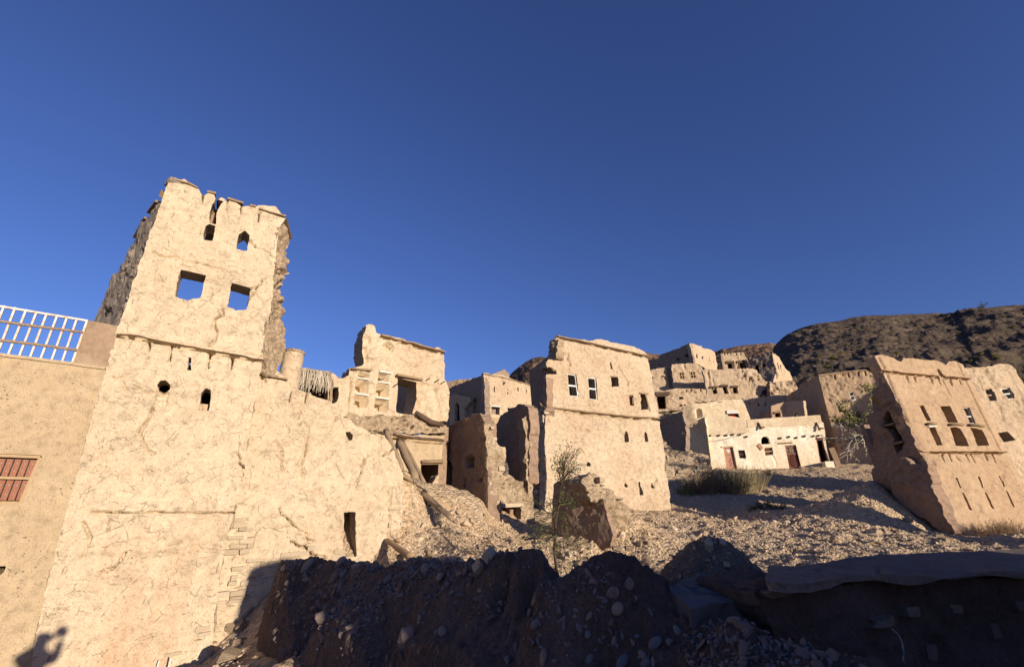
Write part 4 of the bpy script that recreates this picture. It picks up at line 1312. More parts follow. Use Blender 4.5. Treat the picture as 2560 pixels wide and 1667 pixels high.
# dark, stony return wall on its left
CS = Plane(CH.pt(*CH.uv(q('E', (1050, 900)))[0]), 150, 0)
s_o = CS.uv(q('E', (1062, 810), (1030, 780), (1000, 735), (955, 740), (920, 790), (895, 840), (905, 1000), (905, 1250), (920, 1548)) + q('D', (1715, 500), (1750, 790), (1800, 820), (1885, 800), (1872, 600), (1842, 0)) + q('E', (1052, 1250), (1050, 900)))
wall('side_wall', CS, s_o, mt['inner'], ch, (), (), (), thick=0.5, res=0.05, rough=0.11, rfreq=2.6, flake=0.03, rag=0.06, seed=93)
courses(CS, s_o, ch, 0.17, 0.26, 0.02, 0.09, 0.7, 25, limit=140, deep=.12, mat=mt['stone'])
s_o = CS.uv(q('E', (985, 500), (1062, 490), (1062, 640), (1062, 810), (1040, 790), (990, 700)))
wall('side_wall', CS, s_o, mt['inner'], ch, (), (), (), thick=0.4, res=0.05, rough=0.06, rag=0.06, seed=94)
s_o = CS.uv(q('E', (1092, 135), (1120, 122), (1170, 115), (1162, 300), (1100, 312), (1075, 300), (1085, 235)))
wall('side_wall', CS, s_o, mt['rubble'], ch, (), (), (), thick=0.4, res=0.05, rough=0.12, rfreq=3, rag=0.08, seed=95)

# ---- fallen wall stub with shaded face, in front of the centre house
F1 = Plane(at('X', 1250, 640, 11.2), 138)
fs = thing('wall_stub', 'fallen wall stub with flat shaded face behind the sapling', 'ruined wall', F1.pt(0, -0.8))
f_o = F1.uv(q('X', (1052, 300), (1062, 288), (1130, 275), (1200, 250), (1240, 285), (1262, 340), (1290, 430), (1340, 408), (1385, 418), (1400, 500), (1455, 640), (1440, 730), (1380, 760), (1200, 800), (1060, 800), (1040, 500)))
wall('wall', F1, f_o, mt['inner'], fs, (), (), (), thick=0.16, res=0.035, rough=0.03, rag=0.05, rim=.05, seed=97)
F1b = Plane(at('X', 1400, 520, 11.0), 58)
f_o = F1b.uv(q('X', (1240, 285), (1262, 262), (1320, 235), (1370, 250), (1390, 310), (1450, 350), (1510, 400), (1560, 520), (1560, 650), (1500, 760), (1440, 760), (1455, 640), (1400, 500), (1385, 418), (1300, 420)))
wall('broken_end', F1b, f_o, mt['rubble'], fs, (), (), (), thick=0.5, res=0.035, rough=0.14, rfreq=3, flake=.03, rag=0.07, seed=99)

courses(F1b, f_o, fs, .13, .15, .05, .16, .5, 27, limit=90, deep=.1, rocky=.9)
# ------------------------------------------------------------------ houses further back
def quad_panel(pl, pts, n0, n1):
    o = np.asarray(pts)
    k = len(o)
    V = np.concatenate([pl.pt(o[:, 0], o[:, 1], n1), pl.pt(o[:, 0], o[:, 1], n0)])
    F4 = [(i, i + k, (i + 1) % k + k, (i + 1) % k) for i in range(k)]
    return V, [np.array([tuple(range(k))[::-1]]), np.array([tuple(range(k, 2 * k))]), np.array(F4)]


TSO = T.off(-.44)
for pts in ([(985, 985), (1000, 930), (1290, 1000), (1268, 1100), (1128, 1010), (1105, 1008), (985, 1048)], [(1500, 1120), (1510, 1060), (1730, 1130), (1712, 1240), (1672, 1180), (1600, 1148), (1500, 1142)]):
    part('soffit', *quad_panel(TSO, TSO.uv(q('A', *pts)), -.035, .05), mt['wall'], tower, False)


def lerp_quad(qd, s, t):
    tl, tr, br, bl = [np.array(p) for p in qd]
    return (tl * (1 - s) + tr * s) * (1 - t) + (bl * (1 - s) + br * s) * t


# ---- mud house with slits left of the centre house
BH = Plane(at('E', 440, 700, 38), 56)
bh = thing('slit_house', 'mud house with four narrow slits and a dark window, seen beyond the broken cross walls', 'mud house', BH.pt(2, -4))
wall('front_wall', BH, BH.uv(q('E', (440, 445), (500, 465), (545, 458), (640, 475), (760, 520), (900, 565), (985, 590), (1000, 900), (1000, 1300), (455, 1300), (448, 870))), mt['village'], bh,
     [BH.uv(q('E', *h)) for h in ([(540, 585), (551, 585), (552, 642), (542, 642)], [(672, 608), (681, 608), (681, 662), (673, 662)], [(780, 590), (788, 590), (789, 632), (781, 632)], [(858, 610), (867, 612), (866, 652), (858, 650)],
      [(516, 782), (600, 790), (596, 866), (512, 856)], [(676, 797), (700, 800), (700, 835), (672, 833)], [(626, 560), (640, 538), (660, 538), (630, 575)])],
     [(BH.uv(q('E', (x, y), (x + 9, y + 1), (x + 6, y + 26), (x + 1, y + 26))), .12) for x, y in ((511, 490), (558, 496), (684, 516))], (), thick=0.45, res=0.08, rough=0.06, flake=.02, rag=.06, seed=101)
ledge(BH, BH.uv(q('E', (445, 462), (640, 500), (800, 545), (980, 598))), .07, -.1, .08, mt['wood'], bh, step=.3)
part('door', *quad_panel(BH, BH.uv(q('E', (535, 892), (584, 896), (580, 985), (532, 985))), -.05, .03), mt['frame'], bh, False)
part('lintel', *ubar(BH, *BH.uv(q('E', (512, 778), (604, 786))), .08, -.3, .06), mt['whitewood'], bh, False)
BS = Plane(BH.pt(*BH.uv(q('E', (440, 700)))[0]), 149)
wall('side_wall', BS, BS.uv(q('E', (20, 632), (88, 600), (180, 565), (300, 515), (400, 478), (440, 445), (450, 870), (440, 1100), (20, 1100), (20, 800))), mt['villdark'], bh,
     [BS.uv(q('E', (142, 930), (148, 770), (165, 725), (190, 770), (196, 930))), BS.uv(q('E', (322, 850), (326, 720), (350, 692), (378, 720), (386, 850)))], (), (), thick=.5, res=.06, rough=.06, rag=.08, seed=103)
BS2 = BS.off(.25)
wall('lower_wall', BS2, BS2.uv(q('E', (100, 670), (170, 655), (220, 680), (295, 690), (300, 740), (245, 800), (250, 900), (200, 1000), (90, 1000))), mt['village'], bh,
     [BS2.uv(q('E', (142, 935), (148, 770), (165, 730), (192, 775), (198, 935)))], (), (), thick=.3, res=.06, rough=.07, rag=.09, seed=104)
cell(BH, [BH.uv(q('E', (516, 560), (700, 560), (700, 866), (512, 866))), BH.uv(q('E', (866, 612), (858, 650)))], bh, 3, mt['villdark'], .44)
cell(BS, [BS.uv(q('E', (142, 930), (165, 725), (378, 692), (386, 850)))], bh, 1.6, mt['villdark'], .49)
BB = BH.off(-3.5)
bk = thing('parapet_block', 'small grey parapet block rising behind the house with slits', 'parapet', BB.pt(*BB.uv(q('E', (610, 470)))[0]))
wall('wall', BB, BB.uv(q('E', (530, 458), (600, 428), (640, 412), (655, 418), (690, 455), (700, 560), (530, 560))), mt['villdark'], bk, (), (), (), thick=1.2, res=.08, rough=.05, rag=.05, seed=105)
BR = Plane(at('E', 200, 540, 52), 118)
br = thing('far_wall', 'long reddish parapet wall on the skyline left of the house with slits', 'wall', BR.pt(0, -4))
wall('wall', BR, BR.uv(q('E', (50, 540), (180, 515), (350, 500), (420, 520), (420, 700), (50, 700))), mt['ochre'], br, (), (), (), thick=.6, res=.1, rough=.04, rag=.03, seed=106)

# ---- battered house with two rows of windows on the right
RH_ = Plane(at('N', 2390, 1340, 16), 88, 6.5)
rh = thing('battered_house', 'ochre leaning house wall with three tall windows above six arrow slits', 'mud house', RH_.pt(2.2, -.2))
r_o = RH_.uv(q('I', (970, 752), (905, 620), (890, 592), (950, 584), (1060, 612), (1120, 640), (1158, 657), (1180, 612), (1340, 630), (1500, 640), (1560, 660), (1602, 682), (1630, 650), (1700, 650), (1770, 680), (1842, 820), (1980, 1060), (2200, 1540))
               + q('H', (2380, 830), (2700, 1400), (2400, 1420), (1750, 1440), (1690, 1310), (1580, 1080), (1480, 880), (1430, 700), (1360, 530), (1230, 260), (1110, 5)))
r_h = [RH_.uv(q('I', *h)) for h in ([(1328, 1090), (1378, 1090), (1452, 1247), (1412, 1250)], [(1546, 1100), (1640, 1096), (1722, 1262), (1622, 1266)], [(1773, 1110), (1836, 1114), (1902, 1272), (1842, 1272)],
                                     [(1512, 735), (1525, 722), (1545, 745), (1580, 795), (1560, 815), (1535, 790)])]
r_h += [RH_.uv(q('H', *h)) for h in ([(1430, 276), (1492, 270), (1567, 450), (1507, 454)], [(1634, 272), (1700, 268), (1745, 285), (1800, 380), (1835, 458), (1700, 456), (1682, 400)],
                                      [(1843, 276), (1905, 282), (1962, 300), (2000, 380), (2032, 452), (1918, 456), (1888, 380)])]
r_h += [RH_.uv(q('H', *h)) for h in ([(1698, 770), (1704, 760), (1714, 775), (1757, 880), (1738, 878)], [(1919, 768), (1927, 757), (1937, 775), (1980, 876), (1962, 876)], [(2127, 758), (2134, 750), (2146, 768), (2192, 868), (2174, 866)],
                                      [(1760, 925), (1768, 914), (1782, 935), (1862, 1100), (1835, 1095)], [(1988, 925), (1996, 914), (2010, 935), (2088, 1088), (2060, 1078)], [(2203, 908), (2211, 898), (2225, 918), (2297, 1072), (2270, 1062)])]
r_r = []
for x0, y0, x1, y1 in ((1540, 520, 1590, 615), (1612, 525, 1665, 620), (1780, 522, 1836, 622), (1835, 530, 1896, 625), (1970, 525, 2028, 612), (2040, 522, 2106, 632)):
    r_r.append((RH_.uv(q('H', (x0, y0), (x0 + 18, y0), (x1, y1), (x1 - 8, y1))), .42))
for x0, y0, x1, y1 in ((1190, 775, 1232, 872), (1262, 785, 1306, 857), (1428, 800, 1476, 886), (1503, 805, 1551, 892), (1628, 825, 1666, 900), (1716, 820, 1756, 890)):
    r_r.append((RH_.uv(q('I', (x0, y0), (x0 + 18, y0), (x1, y1), (x1 - 8, y1))), .42))
r_g = [gap(RH_.uv(q('I', (972, 748), (1100, 760), (1185, 772), (1350, 788), (1520, 803))), .04, .04, .35), gap(RH_.uv(q('I', (1580, 808), (1700, 815), (1850, 826))), .04, .04, .35), gap(RH_.uv(q('H', (1345, 516), (1600, 514), (1900, 515), (2208, 520))), .04, .04, .35), (RH_.uv(q('I', (1712, 660), (1780, 810), (1900, 1060), (2000, 1265), (2140, 1540))), .035, .06), (RH_.uv(q('I', (930, 610), (1010, 770), (1100, 1000), (1220, 1250))), .035, .07),
       (RH_.uv(q('I', (1560, 815), (1590, 890), (1620, 960), (1645, 1000))), .03, .06), (RH_.uv(q('H', (1705, 572), (1740, 605))), .04, .08), (RH_.uv(q('I', (1270, 1048), (1340, 1068), (1420, 1080))), .03, .05)]
wall('front_wall', RH_, r_o, mt['ochre'], rh, r_h, r_r, r_g, thick=.55, res=.036, rough=.014, rfreq=1.4, flake=.006, rag=.025, hrag=.012, edge=.03, seed=111)
ledge(RH_, RH_.uv(q('I', (972, 748), (1100, 760), (1185, 772), (1350, 788), (1520, 803))), .05, -.05, .07, mt['ochre'], rh, seed=41)
ledge(RH_, RH_.uv(q('I', (1580, 808), (1700, 815), (1850, 826))), .05, -.05, .07, mt['ochre'], rh, seed=42)
ledge(RH_, RH_.uv(q('H', (1345, 516), (1600, 514), (1900, 515), (2208, 520))), .05, -.05, .07, mt['ochre'], rh, seed=43)
window(RH_, RH_.uv(q('I', (1328, 1090), (1378, 1090), (1452, 1247), (1412, 1250))), rh, .05, mt['frame'], 0, (), depth=-.05)
part('shutter', *quad_panel(RH_, RH_.uv(q('I', (1332, 1095), (1360, 1095), (1432, 1245), (1416, 1248))), -.14, -.10), mt['frame'], rh, False)
window(RH_, RH_.uv(q('I', (1773, 1110), (1836, 1114), (1902, 1272), (1842, 1272))), rh, .05, mt['whitewood'], 2, (.55,), depth=-.05, bar_r=.012)
for a, b in (((1400, 1285), (1495, 1275)), ((1625, 1290), (1765, 1285)), ((1822, 1292), (1975, 1300))):
    p, r = RH_.uv(q('I', a, b))
    V, F = tube([RH_.pt(p[0], p[1], .03), RH_.pt((p[0] + r[0]) / 2, (p[1] + r[1]) / 2 + .02, .07), RH_.pt(r[0], r[1], .02)], .055, 7, True, int(a[0]), .2)
    part('lintel', V, F, mt['wood'], rh)
part('lintel', *ubar(RH_, *RH_.uv(q('H', (1420, 268), (1500, 262))), .05, -.2, .06), mt['whitewood'], rh, False)
courses(RH_, RH_.uv(q('H', (1740, 1370), (1900, 1330), (2300, 1330), (2400, 1380), (2400, 1440), (1700, 1430))), rh, .12, .28, .0, .12, .9, 45, limit=110)
cell(RH_, r_h[:3] + r_h[4:7], rh, 2.2, mt['inner'], .5)
cell(RH_, r_h[7:], rh, 1.6, mt['inner'], .5, .2)
RS = Plane(RH_.pt(*RH_.uv(q('H', (1345, 520)))[0]), 166, 0)
s_o = RS.uv(q('I', (890, 592), (905, 620), (970, 752)) + q('H', (1110, 5), (1230, 260), (1345, 520), (1425, 700), (1475, 880), (1575, 1080), (1690, 1310), (1690, 1480), (1400, 1420), (1200, 1250), (1000, 1040), (900, 860), (850, 720), (860, 420), (880, 300), (870, 130), (850, 40)) + q('I', (880, 940), (940, 900), (900, 800), (880, 640)))
wall('side_wall', RS, s_o, mt['inner'], rh, [RS.uv(q('H', (968, 270), (962, 180), (1000, 105), (1055, 130), (1085, 200), (1170, 430), (1165, 490), (1110, 545), (1060, 400), (1010, 280)))], (), [(RS.uv(q('H', (890, 80), (1050, 40))), .05, .08)],
     thick=.5, res=.05, rough=.09, rfreq=2, flake=.02, rag=.06, seed=113)
part('beam', *ubar(RS, *RS.uv(q('H', (1065, 440), (1170, 415))), .08, -.3, .05), mt['wood'], rh, False)
part('beam', *ubar(RS, *RS.uv(q('H', (960, 262), (1080, 232))), .06, -.4, .02), mt['wood'], rh, False)
cell(RS, [RS.uv(q('H', (962, 180), (1000, 105), (1165, 490), (1110, 545)))], rh, 1.3, mt['inner'], .49, .15)
MB().add(*pbox(RH_, 1.5, 3.4, -.6, 5.2, -4.2, -3.9)).build('back_wall', mt['inner'], rh)
RT = RS.off(.35)
wall('buttress', RT, RT.uv(q('H', (1160, 535), (1200, 590), (1260, 650), (1330, 625), (1400, 600), (1430, 700), (1475, 880), (1570, 1080), (1680, 1320), (1600, 1340), (1380, 1190), (1200, 1100), (1060, 940), (1040, 640), (1090, 590))),
     mt['inner'], rh, (), (), (), thick=.45, res=.05, rough=.12, rfreq=1.6, flake=.02, rag=.08, seed=115)

# ---- house at the right edge
R2 = Plane(at('I', 2100, 1000, 24), 82, 6)
r2 = thing('edge_house', 'cracked mud house at the right edge with two barred windows under its broken top', 'mud house', R2.pt(0, -5))
wall('front_wall', R2, R2.uv(q('I', (1790, 718), (1990, 712), (2100, 690), (2150, 672), (2220, 682), (2295, 742), (2330, 800), (2440, 1000), (2800, 1700)) + q('H', (2800, 1500), (2200, 1500), (1900, 600))), mt['village'], r2,
     [R2.uv(q('I', *h)) for h in ([(1983, 930), (2062, 920), (2107, 1046), (2033, 1050)], [(2163, 925), (2240, 914), (2296, 1022), (2208, 1031)], [(2128, 1366), (2220, 1355), (2290, 1440), (2180, 1460)])],
     [(R2.uv(q('I', (2236, 1050), (2250, 1050), (2285, 1110), (2275, 1110))), .1), (R2.uv(q('I', (2298, 1035), (2312, 1035), (2345, 1105), (2335, 1105))), .1)],
     [(R2.uv(q('I', (1880, 730), (1890, 800), (1930, 860), (1960, 940))), .05, .1), (R2.uv(q('I', (2000, 715), (2020, 800), (2060, 880), (2120, 930))), .04, .08), (R2.uv(q('I', (2100, 1060), (2150, 1110), (2155, 1160), (2180, 1250))), .05, .1),
      (R2.uv(q('I', (2235, 760), (2300, 900), (2380, 1050))), .05, .08)], thick=.55, res=.06, rough=.05, flake=.02, rag=.05, hrag=.015, seed=117)
window(R2, R2.uv(q('I', (1983, 930), (2062, 920), (2107, 1046), (2033, 1050))), r2, .07, mt['frame'], 4, (.5,), depth=-.08, bar_r=.016)
window(R2, R2.uv(q('I', (2163, 925), (2240, 914), (2296, 1022), (2208, 1031))), r2, .07, mt['whitewood'], 4, (.5,), depth=-.08, bar_r=.016)
cell(R2, [R2.uv(q('I', (1983, 930), (2240, 914), (2296, 1022), (2180, 1460)))], r2, 3, mt['inner'], .5)

# ---- house behind the dry tree
H2 = Plane(at('H', 545, 650, 37.6), 113)
h2 = thing('corner_house', 'square mud house with long shaded side, behind the dry bare tree', 'mud house', H2.pt(3, 0))
h_o = H2.uv(q('I', (323, 782), (480, 765), (650, 745), (785, 733), (830, 752), (860, 800), (880, 900), (930, 1100)) + q('H', (900, 400), (900, 700), (545, 700), (500, 400), (430, 170)))
h_h = [H2.uv(q('I', *h)) for h in ([(507, 1090), (560, 1080), (580, 1160), (527, 1168)], [(630, 962), (672, 955), (696, 1036), (652, 1044)], [(480, 896), (486, 894), (498, 945), (490, 946)], [(627, 886), (633, 884), (644, 930), (637, 932)], [(791, 870), (797, 868), (808, 912), (801, 914)])]
h_r = [(H2.uv(q('I', (x, y), (x + 10, y - 1), (x + 18, y + 46), (x + 12, y + 46))), .42) for x, y in ((425, 790), (478, 785), (556, 777), (617, 770), (716, 760), (778, 754))]
h_r += [(H2.uv(q('H', (x, y), (x + 14, y), (x + 14, y + 12), (x, y + 12))), .2) for x, y in ((540, 405), (600, 395), (660, 440), (585, 455), (555, 475), (640, 400))]
wall('front_wall', H2, h_o, mt['ochre'], h2, h_h, h_r, [(H2.uv(q('I', (385, 810), (430, 1000), (485, 1190))), .06, .03)], thick=.5, res=.07, rough=.04, flake=.015, rag=.05, hrag=.015, seed=121)
window(H2, H2.uv(q('I', (507, 1090), (560, 1080), (580, 1160), (527, 1168))), h2, .12, mt['frame'], 2, (), depth=-.03, bar_r=.03)
window(H2, H2.uv(q('I', (630, 962), (672, 955), (696, 1036), (652, 1044))), h2, .09, mt['whitewood'], 2, (.5,), depth=-.03, bar_r=.02)
ledge(H2, H2.uv(q('I', (445, 1210), (600, 1195), (720, 1190))), .08, -.05, .1, mt['ochre'], h2, step=.4)
ledge(H2, H2.uv(q('I', (330, 800), (600, 765), (800, 745))), .08, -.05, .08, mt['ochre'], h2, step=.4)
courses(H2, H2.uv(q('H', (560, 600), (680, 600), (680, 660), (550, 660))), h2, .25, .5, .0, .1, .8, 31, limit=14, deep=.15)
HS = Plane(H2.pt(*H2.uv(q('I', (400, 1000)))[0]), 191)
wall('side_wall', HS, HS.uv(q('I', (323, 782), (200, 870), (100, 935), (0, 1000), (-200, 1120), (-260, 1160), (-260, 1500), (300, 1500)) + q('H', (545, 700), (490, 400), (430, 170))), mt['ochre'], h2, (), (), (), thick=.5, res=.09, rough=.05, rfreq=1.5, flake=.02, rag=.05, seed=123)
cell(H2, h_h, h2, 4, mt['inner'], .48)
HE = H2.off(-1.0)
he = thing('broken_gable', 'broken rubble gable between the corner house and the leaning ochre wall', 'ruined wall', HE.pt(*HE.uv(q('I', (860, 960)))[0]))
wall('wall', HE, HE.uv(q('I', (780, 745), (830, 750), (880, 790), (935, 870), (935, 1000), (870, 990), (840, 900))), mt['rubble'], he, (), (), (), thick=.6, res=.08, rough=.12, rag=.08, seed=125)
# two little rooms in the lap of that house
AX = Plane(at('G', 1230, 180, 41.5), 100)
ax = thing('small_annex', 'orange annex wall with dark hatch above the white house parapet', 'annex', AX.pt(0, -3))
wall('front_wall', AX, AX.uv(q('G', (1148, 140), (1282, 98), (1320, 300), (1165, 300))), mt['ochre'], ax, [AX.uv(q('G', (1190, 212), (1243, 200), (1252, 250), (1192, 250)))], (), (), thick=.4, res=.09, rough=.03, flake=.0, rag=.03, seed=127)
part('lintel', *ubar(AX, *AX.uv(q('G', (1183, 208), (1248, 185))), .15, -.1, .15), mt['wood'], ax, False)
AX2 = Plane(at('G', 1300, 180, 41.4), 150)
wall('side_wall', AX2, AX2.uv(q('G', (1278, 98), (1470, 84), (1500, 300), (1318, 300))), mt['village'], ax, [AX2.uv(q('G', (1385, 212), (1425, 208), (1430, 240), (1390, 240)))], (), (), thick=.4, res=.09, rough=.03, flake=.0, rag=.03, seed=128)
cell(AX, [AX.uv(q('G', (1190, 212), (1243, 200), (1252, 250), (1192, 250)))], ax, 2, mt['inner'], .39)

# ---- white house with three doors
W = Plane(at('G', 1000, 790, 37.5), 106)
wh = thing('white_house', 'low whitewashed house with pink door, carved red double door and dark open doorway', 'house', W.pt(0, 0))
w_o = W.uv(q('G', (483, 246), (500, 236), (520, 229), (700, 232), (880, 263), (905, 277), (1200, 257), (1640, 229), (1654, 300), (1672, 302), (1692, 400), (1692, 460), (1728, 700), (1745, 790), (1400, 810), (565, 830), (540, 660), (520, 480)))
w_h = [W.uv(q('G', *h)) for h in ([(672, 550), (765, 543), (816, 800), (712, 805)], [(820, 580), (886, 578), (903, 663), (836, 661)], [(1055, 522), (1052, 470), (1068, 445), (1105, 442), (1132, 462), (1142, 516)],
                                   [(1080, 556), (1163, 548), (1173, 626), (1091, 637)], [(1290, 535), (1399, 527), (1458, 775), (1337, 780)], [(1600, 470), (1666, 465), (1718, 697), (1645, 699)])]
wall('front_wall', W, w_o, mt['white'], wh, w_h, (), [(W.uv(q('G', (905, 280), (912, 400))), .05, .05), (W.uv(q('G', (1165, 640), (1200, 700), (1205, 780))), .06, .05), (W.uv(q('G', (1230, 362), (1420, 366), (1600, 356))), .06, .05)],
     thick=.5, res=.065, rough=.025, rfreq=.6, flake=.006, rag=.02, hrag=.012, rim=.03, seed=131)
up = W.uv(q('G', (486, 248), (520, 232), (700, 234), (880, 266), (904, 280), (910, 405), (520, 440)))
wall('parapet', W.off(.05), up, mt['cream'], wh, (), (), (), thick=.2, res=.07, rough=.02, rfreq=.6, flake=.004, rag=.02, rim=.02, seed=132)
up = W.uv(q('G', (908, 279), (1200, 259), (1638, 231), (1652, 300), (1600, 330), (920, 352)))
wall('parapet', W.off(.04), up, mt['cream'], wh, (), (), (), thick=.2, res=.07, rough=.02, rfreq=.6, flake=.004, rag=.03, rim=.02, seed=133)
WS = Plane(W.pt(*W.uv(q('G', (500, 400)))[0]), 172)
wall('side_wall', WS, WS.uv(q('G', (485, 246), (430, 275), (370, 302), (368, 290), (290, 325), (280, 480), (300, 620), (560, 820), (545, 660), (522, 480))), mt['cream'], wh, (), (), (), thick=.4, res=.08, rough=.03, flake=.006, rag=.03, seed=134)
cell(W, w_h, wh, 4, mt['inner'], .49)
MB().add(*pbox(W, w_o[:, 0].min() + .4, w_o[:, 0].max() - .6, W.uv(q('G', (905, 310)))[0][1] - .25, W.uv(q('G', (905, 310)))[0][1], -6, -.48)).build('roof', mt['cream'], wh)
for x, y in ((543, 435), (630, 432), (705, 432), (770, 425), (840, 425), (905, 445), (1245, 460), (1330, 447), (1405, 455), (1485, 440), (1575, 440), (1625, 435)):
    u, v = W.uv(q('G', (x, y)))[0]
    V, F = tube([W.pt(u, v, -.2), W.pt(u, v, .12)], .085, 8, True, x, .1)
    part('beam_end', V, F, mt['dark_wood'], wh)
for pts in (((1020, 305), (1040, 350), (1050, 375)), ((1600, 305), (1620, 355), (1630, 385)), ((1640, 362), (1668, 366)), ((1045, 355), (1078, 357))):
    uv = W.uv(q('G', *pts))
    V, F = tube([W.pt(p[0], p[1], .05 + .3 * i / len(uv)) for i, p in enumerate(uv)], .06, 6)
    part('water_spout', V, F, mt['dark_wood'], wh)
d1 = W.uv(q('G', (674, 552), (764, 545), (814, 790), (712, 795)))
door = part('door', *quad_panel(W, d1, -.2, -.12), mt['pinkdoor'], wh, False, label='pink metal door with curl ornament and white fanlight')
part('top_rail', *ubar(W, lerp_quad(d1, .05, .33), lerp_quad(d1, .95, .33), .05, -.12, -.10), mt['inner'], door, False)
c = lerp_quad(d1, .5, .17)
m = MB()
hp = [(0, -.16), (.16, .02), (.15, .12), (.08, .17), (0, .12), (-.08, .17), (-.15, .12), (-.16, .02)]
V, F = quad_panel(W, [(c[0] + a, c[1] + b) for a, b in hp], -.12, -.105)
part('fanlight', V, F, mt['whitewood'], door, False)
pts = []
for i in range(40):
    t = i / 39
    an = t * 4 * math.pi
    k = lerp_quad(d1, .5 + .13 * math.sin(an) * (1 - .3 * t), .48 + .33 * t)
    pts.append(W.pt(k[0], k[1], -.11))
V, F = tube(pts, .016, 5)
part('ornament', V, F, mt['dark_wood'], door)
m = MB()
m.add(*ubar(W, *W.uv(q('G', (655, 548), (775, 538))), .12, -.1, .04))
m.add(*ubar(W, *W.uv(q('G', (770, 538), (822, 790))), .08, -.1, .03))
m.build('door_frame', mt['cream'], wh)
d2 = W.uv(q('G', (1290, 535), (1399, 527), (1456, 757), (1337, 766)))
for k, (a, b) in enumerate(((.0, .495), (.505, 1.0))):
    qd = [lerp_quad(d2, a, 0), lerp_quad(d2, b, 0), lerp_quad(d2, b, 1), lerp_quad(d2, a, 1)]
    lf = part('door_leaf', *quad_panel(W, qd, -.22, -.15), mt['reddoor'], wh, False, label='carved red door leaf with square and long panels')
    for (t0, t1) in ((.05, .36), (.43, .95)):
        m = MB()
        for s in (.12, .88):
            m.add(*ubar(W, lerp_quad(qd, s, t0), lerp_quad(qd, s, t1), .07, -.15, -.10))
        for t in (t0, t1):
            m.add(*ubar(W, lerp_quad(qd, .12, t), lerp_quad(qd, .88, t), .07, -.151, -.098))
        m.add(*ubar(W, lerp_quad(qd, .34, t0 + .08), lerp_quad(qd, .34, t1 - .08), .06, -.15, -.115))
        m.add(*ubar(W, lerp_quad(qd, .66, t0 + .08), lerp_quad(qd, .66, t1 - .08), .06, -.15, -.115))
        m.build('panel', mt['inner'] if t0 < .1 else mt['reddoor'], lf)
m = MB()
m.add(*ubar(W, *W.uv(q('G', (1284, 528), (1404, 520))), .1, -.25, -.05)).add(*ubar(W, *W.uv(q('G', (1287, 535), (1334, 766))), .09, -.25, -.06)).add(*ubar(W, *W.uv(q('G', (1402, 527), (1460, 757))), .09, -.25, -.06))
m.build('door_frame', mt['reddoor'], wh)
part('lintel', *ubar(W, *W.uv(q('G', (1228, 512), (1362, 505))), .1, -.05, .09), mt['wood'], wh, False)
m = MB()
m.add(*ubar(W, *W.uv(q('G', (1596, 466), (1670, 461))), .13, -.3, .03)).add(*ubar(W, *W.uv(q('G', (1603, 470), (1648, 698))), .1, -.3, -.03)).add(*ubar(W, *W.uv(q('G', (1664, 466), (1716, 696))), .1, -.3, -.03))
m.build('door_frame', mt['reddoor'], wh)
part('door_leaf', *quad_panel(W, W.uv(q('G', (1606, 474), (1635, 472), (1680, 695), (1650, 697))), -.5, -.45), mt['reddoor'], wh, False)
part('step', *pbox(W, *W.uv(q('G', (1650, 700), (1735, 700)))[:, 0], -.5, W.uv(q('G', (1650, 702)))[0][1], 0.02, .9), mt['white'], wh, False)
window(W, W.uv(q('G', (820, 580), (886, 578), (903, 663), (836, 661))), wh, .1, mt['reddoor'], 5, (.5,), depth=-.08, bar_r=.02)
ww = window(W, W.uv(q('G', (1080, 556), (1163, 548), (1173, 626), (1091, 637))), wh, .12, mt['frame'], 4, (.5,), depth=-.05, bar_r=.02)
part('shutter', *quad_panel(W, W.uv(q('G', (1083, 560), (1160, 552), (1168, 622), (1094, 632))), -.2, -.15), mt['shutter'], ww, False)
uv = W.uv(q('G', (1010, 532), (1040, 510), (1072, 560), (1050, 582)))
tag(part('board', *quad_panel(W, uv, .02, .07), mt['pinkdoor'], None, False), 'small tilted pink board fixed to the white wall beside the arched recess', 'board')
uv = W.uv(q('G', (1708, 565), (1762, 556), (1842, 748), (1792, 757)))
sh_ = part('leaning_grate', *quad_panel(W, uv, .35, .4), mt['inner'], None, False)
tag(sh_, 'slatted red brown grate leaning at the corner right of the dark doorway', 'grate')
for i in range(7):
    a, b = lerp_quad(uv, (i + .5) / 7, .02), lerp_quad(uv, (i + .5) / 7, .6)
    part('slat', *ubar(W, a, b, .06, .4, .44), mt['wood'], sh_, False)
# wires crossing to the white house
for k, (a, b, sag) in enumerate((((75, 455), (545, 432), .3), ((75, 450), (905, 405), .6))):
    p, r = W.pt(*W.uv(q('G', a))[0], .4), W.pt(*W.uv(q('G', b))[0], .15)
    pts = [p + (r - p) * t - np.array((0, 0, sag * 4 * t * (1 - t))) for t in np.linspace(0, 1, 14)]
    V, F = tube(pts, .012, 4)
    tag(part('cable', V, F, mt['metal']), ('lower', 'upper')[k] + ' thin sagging cable running from the shaded yard to the white house', 'cable')

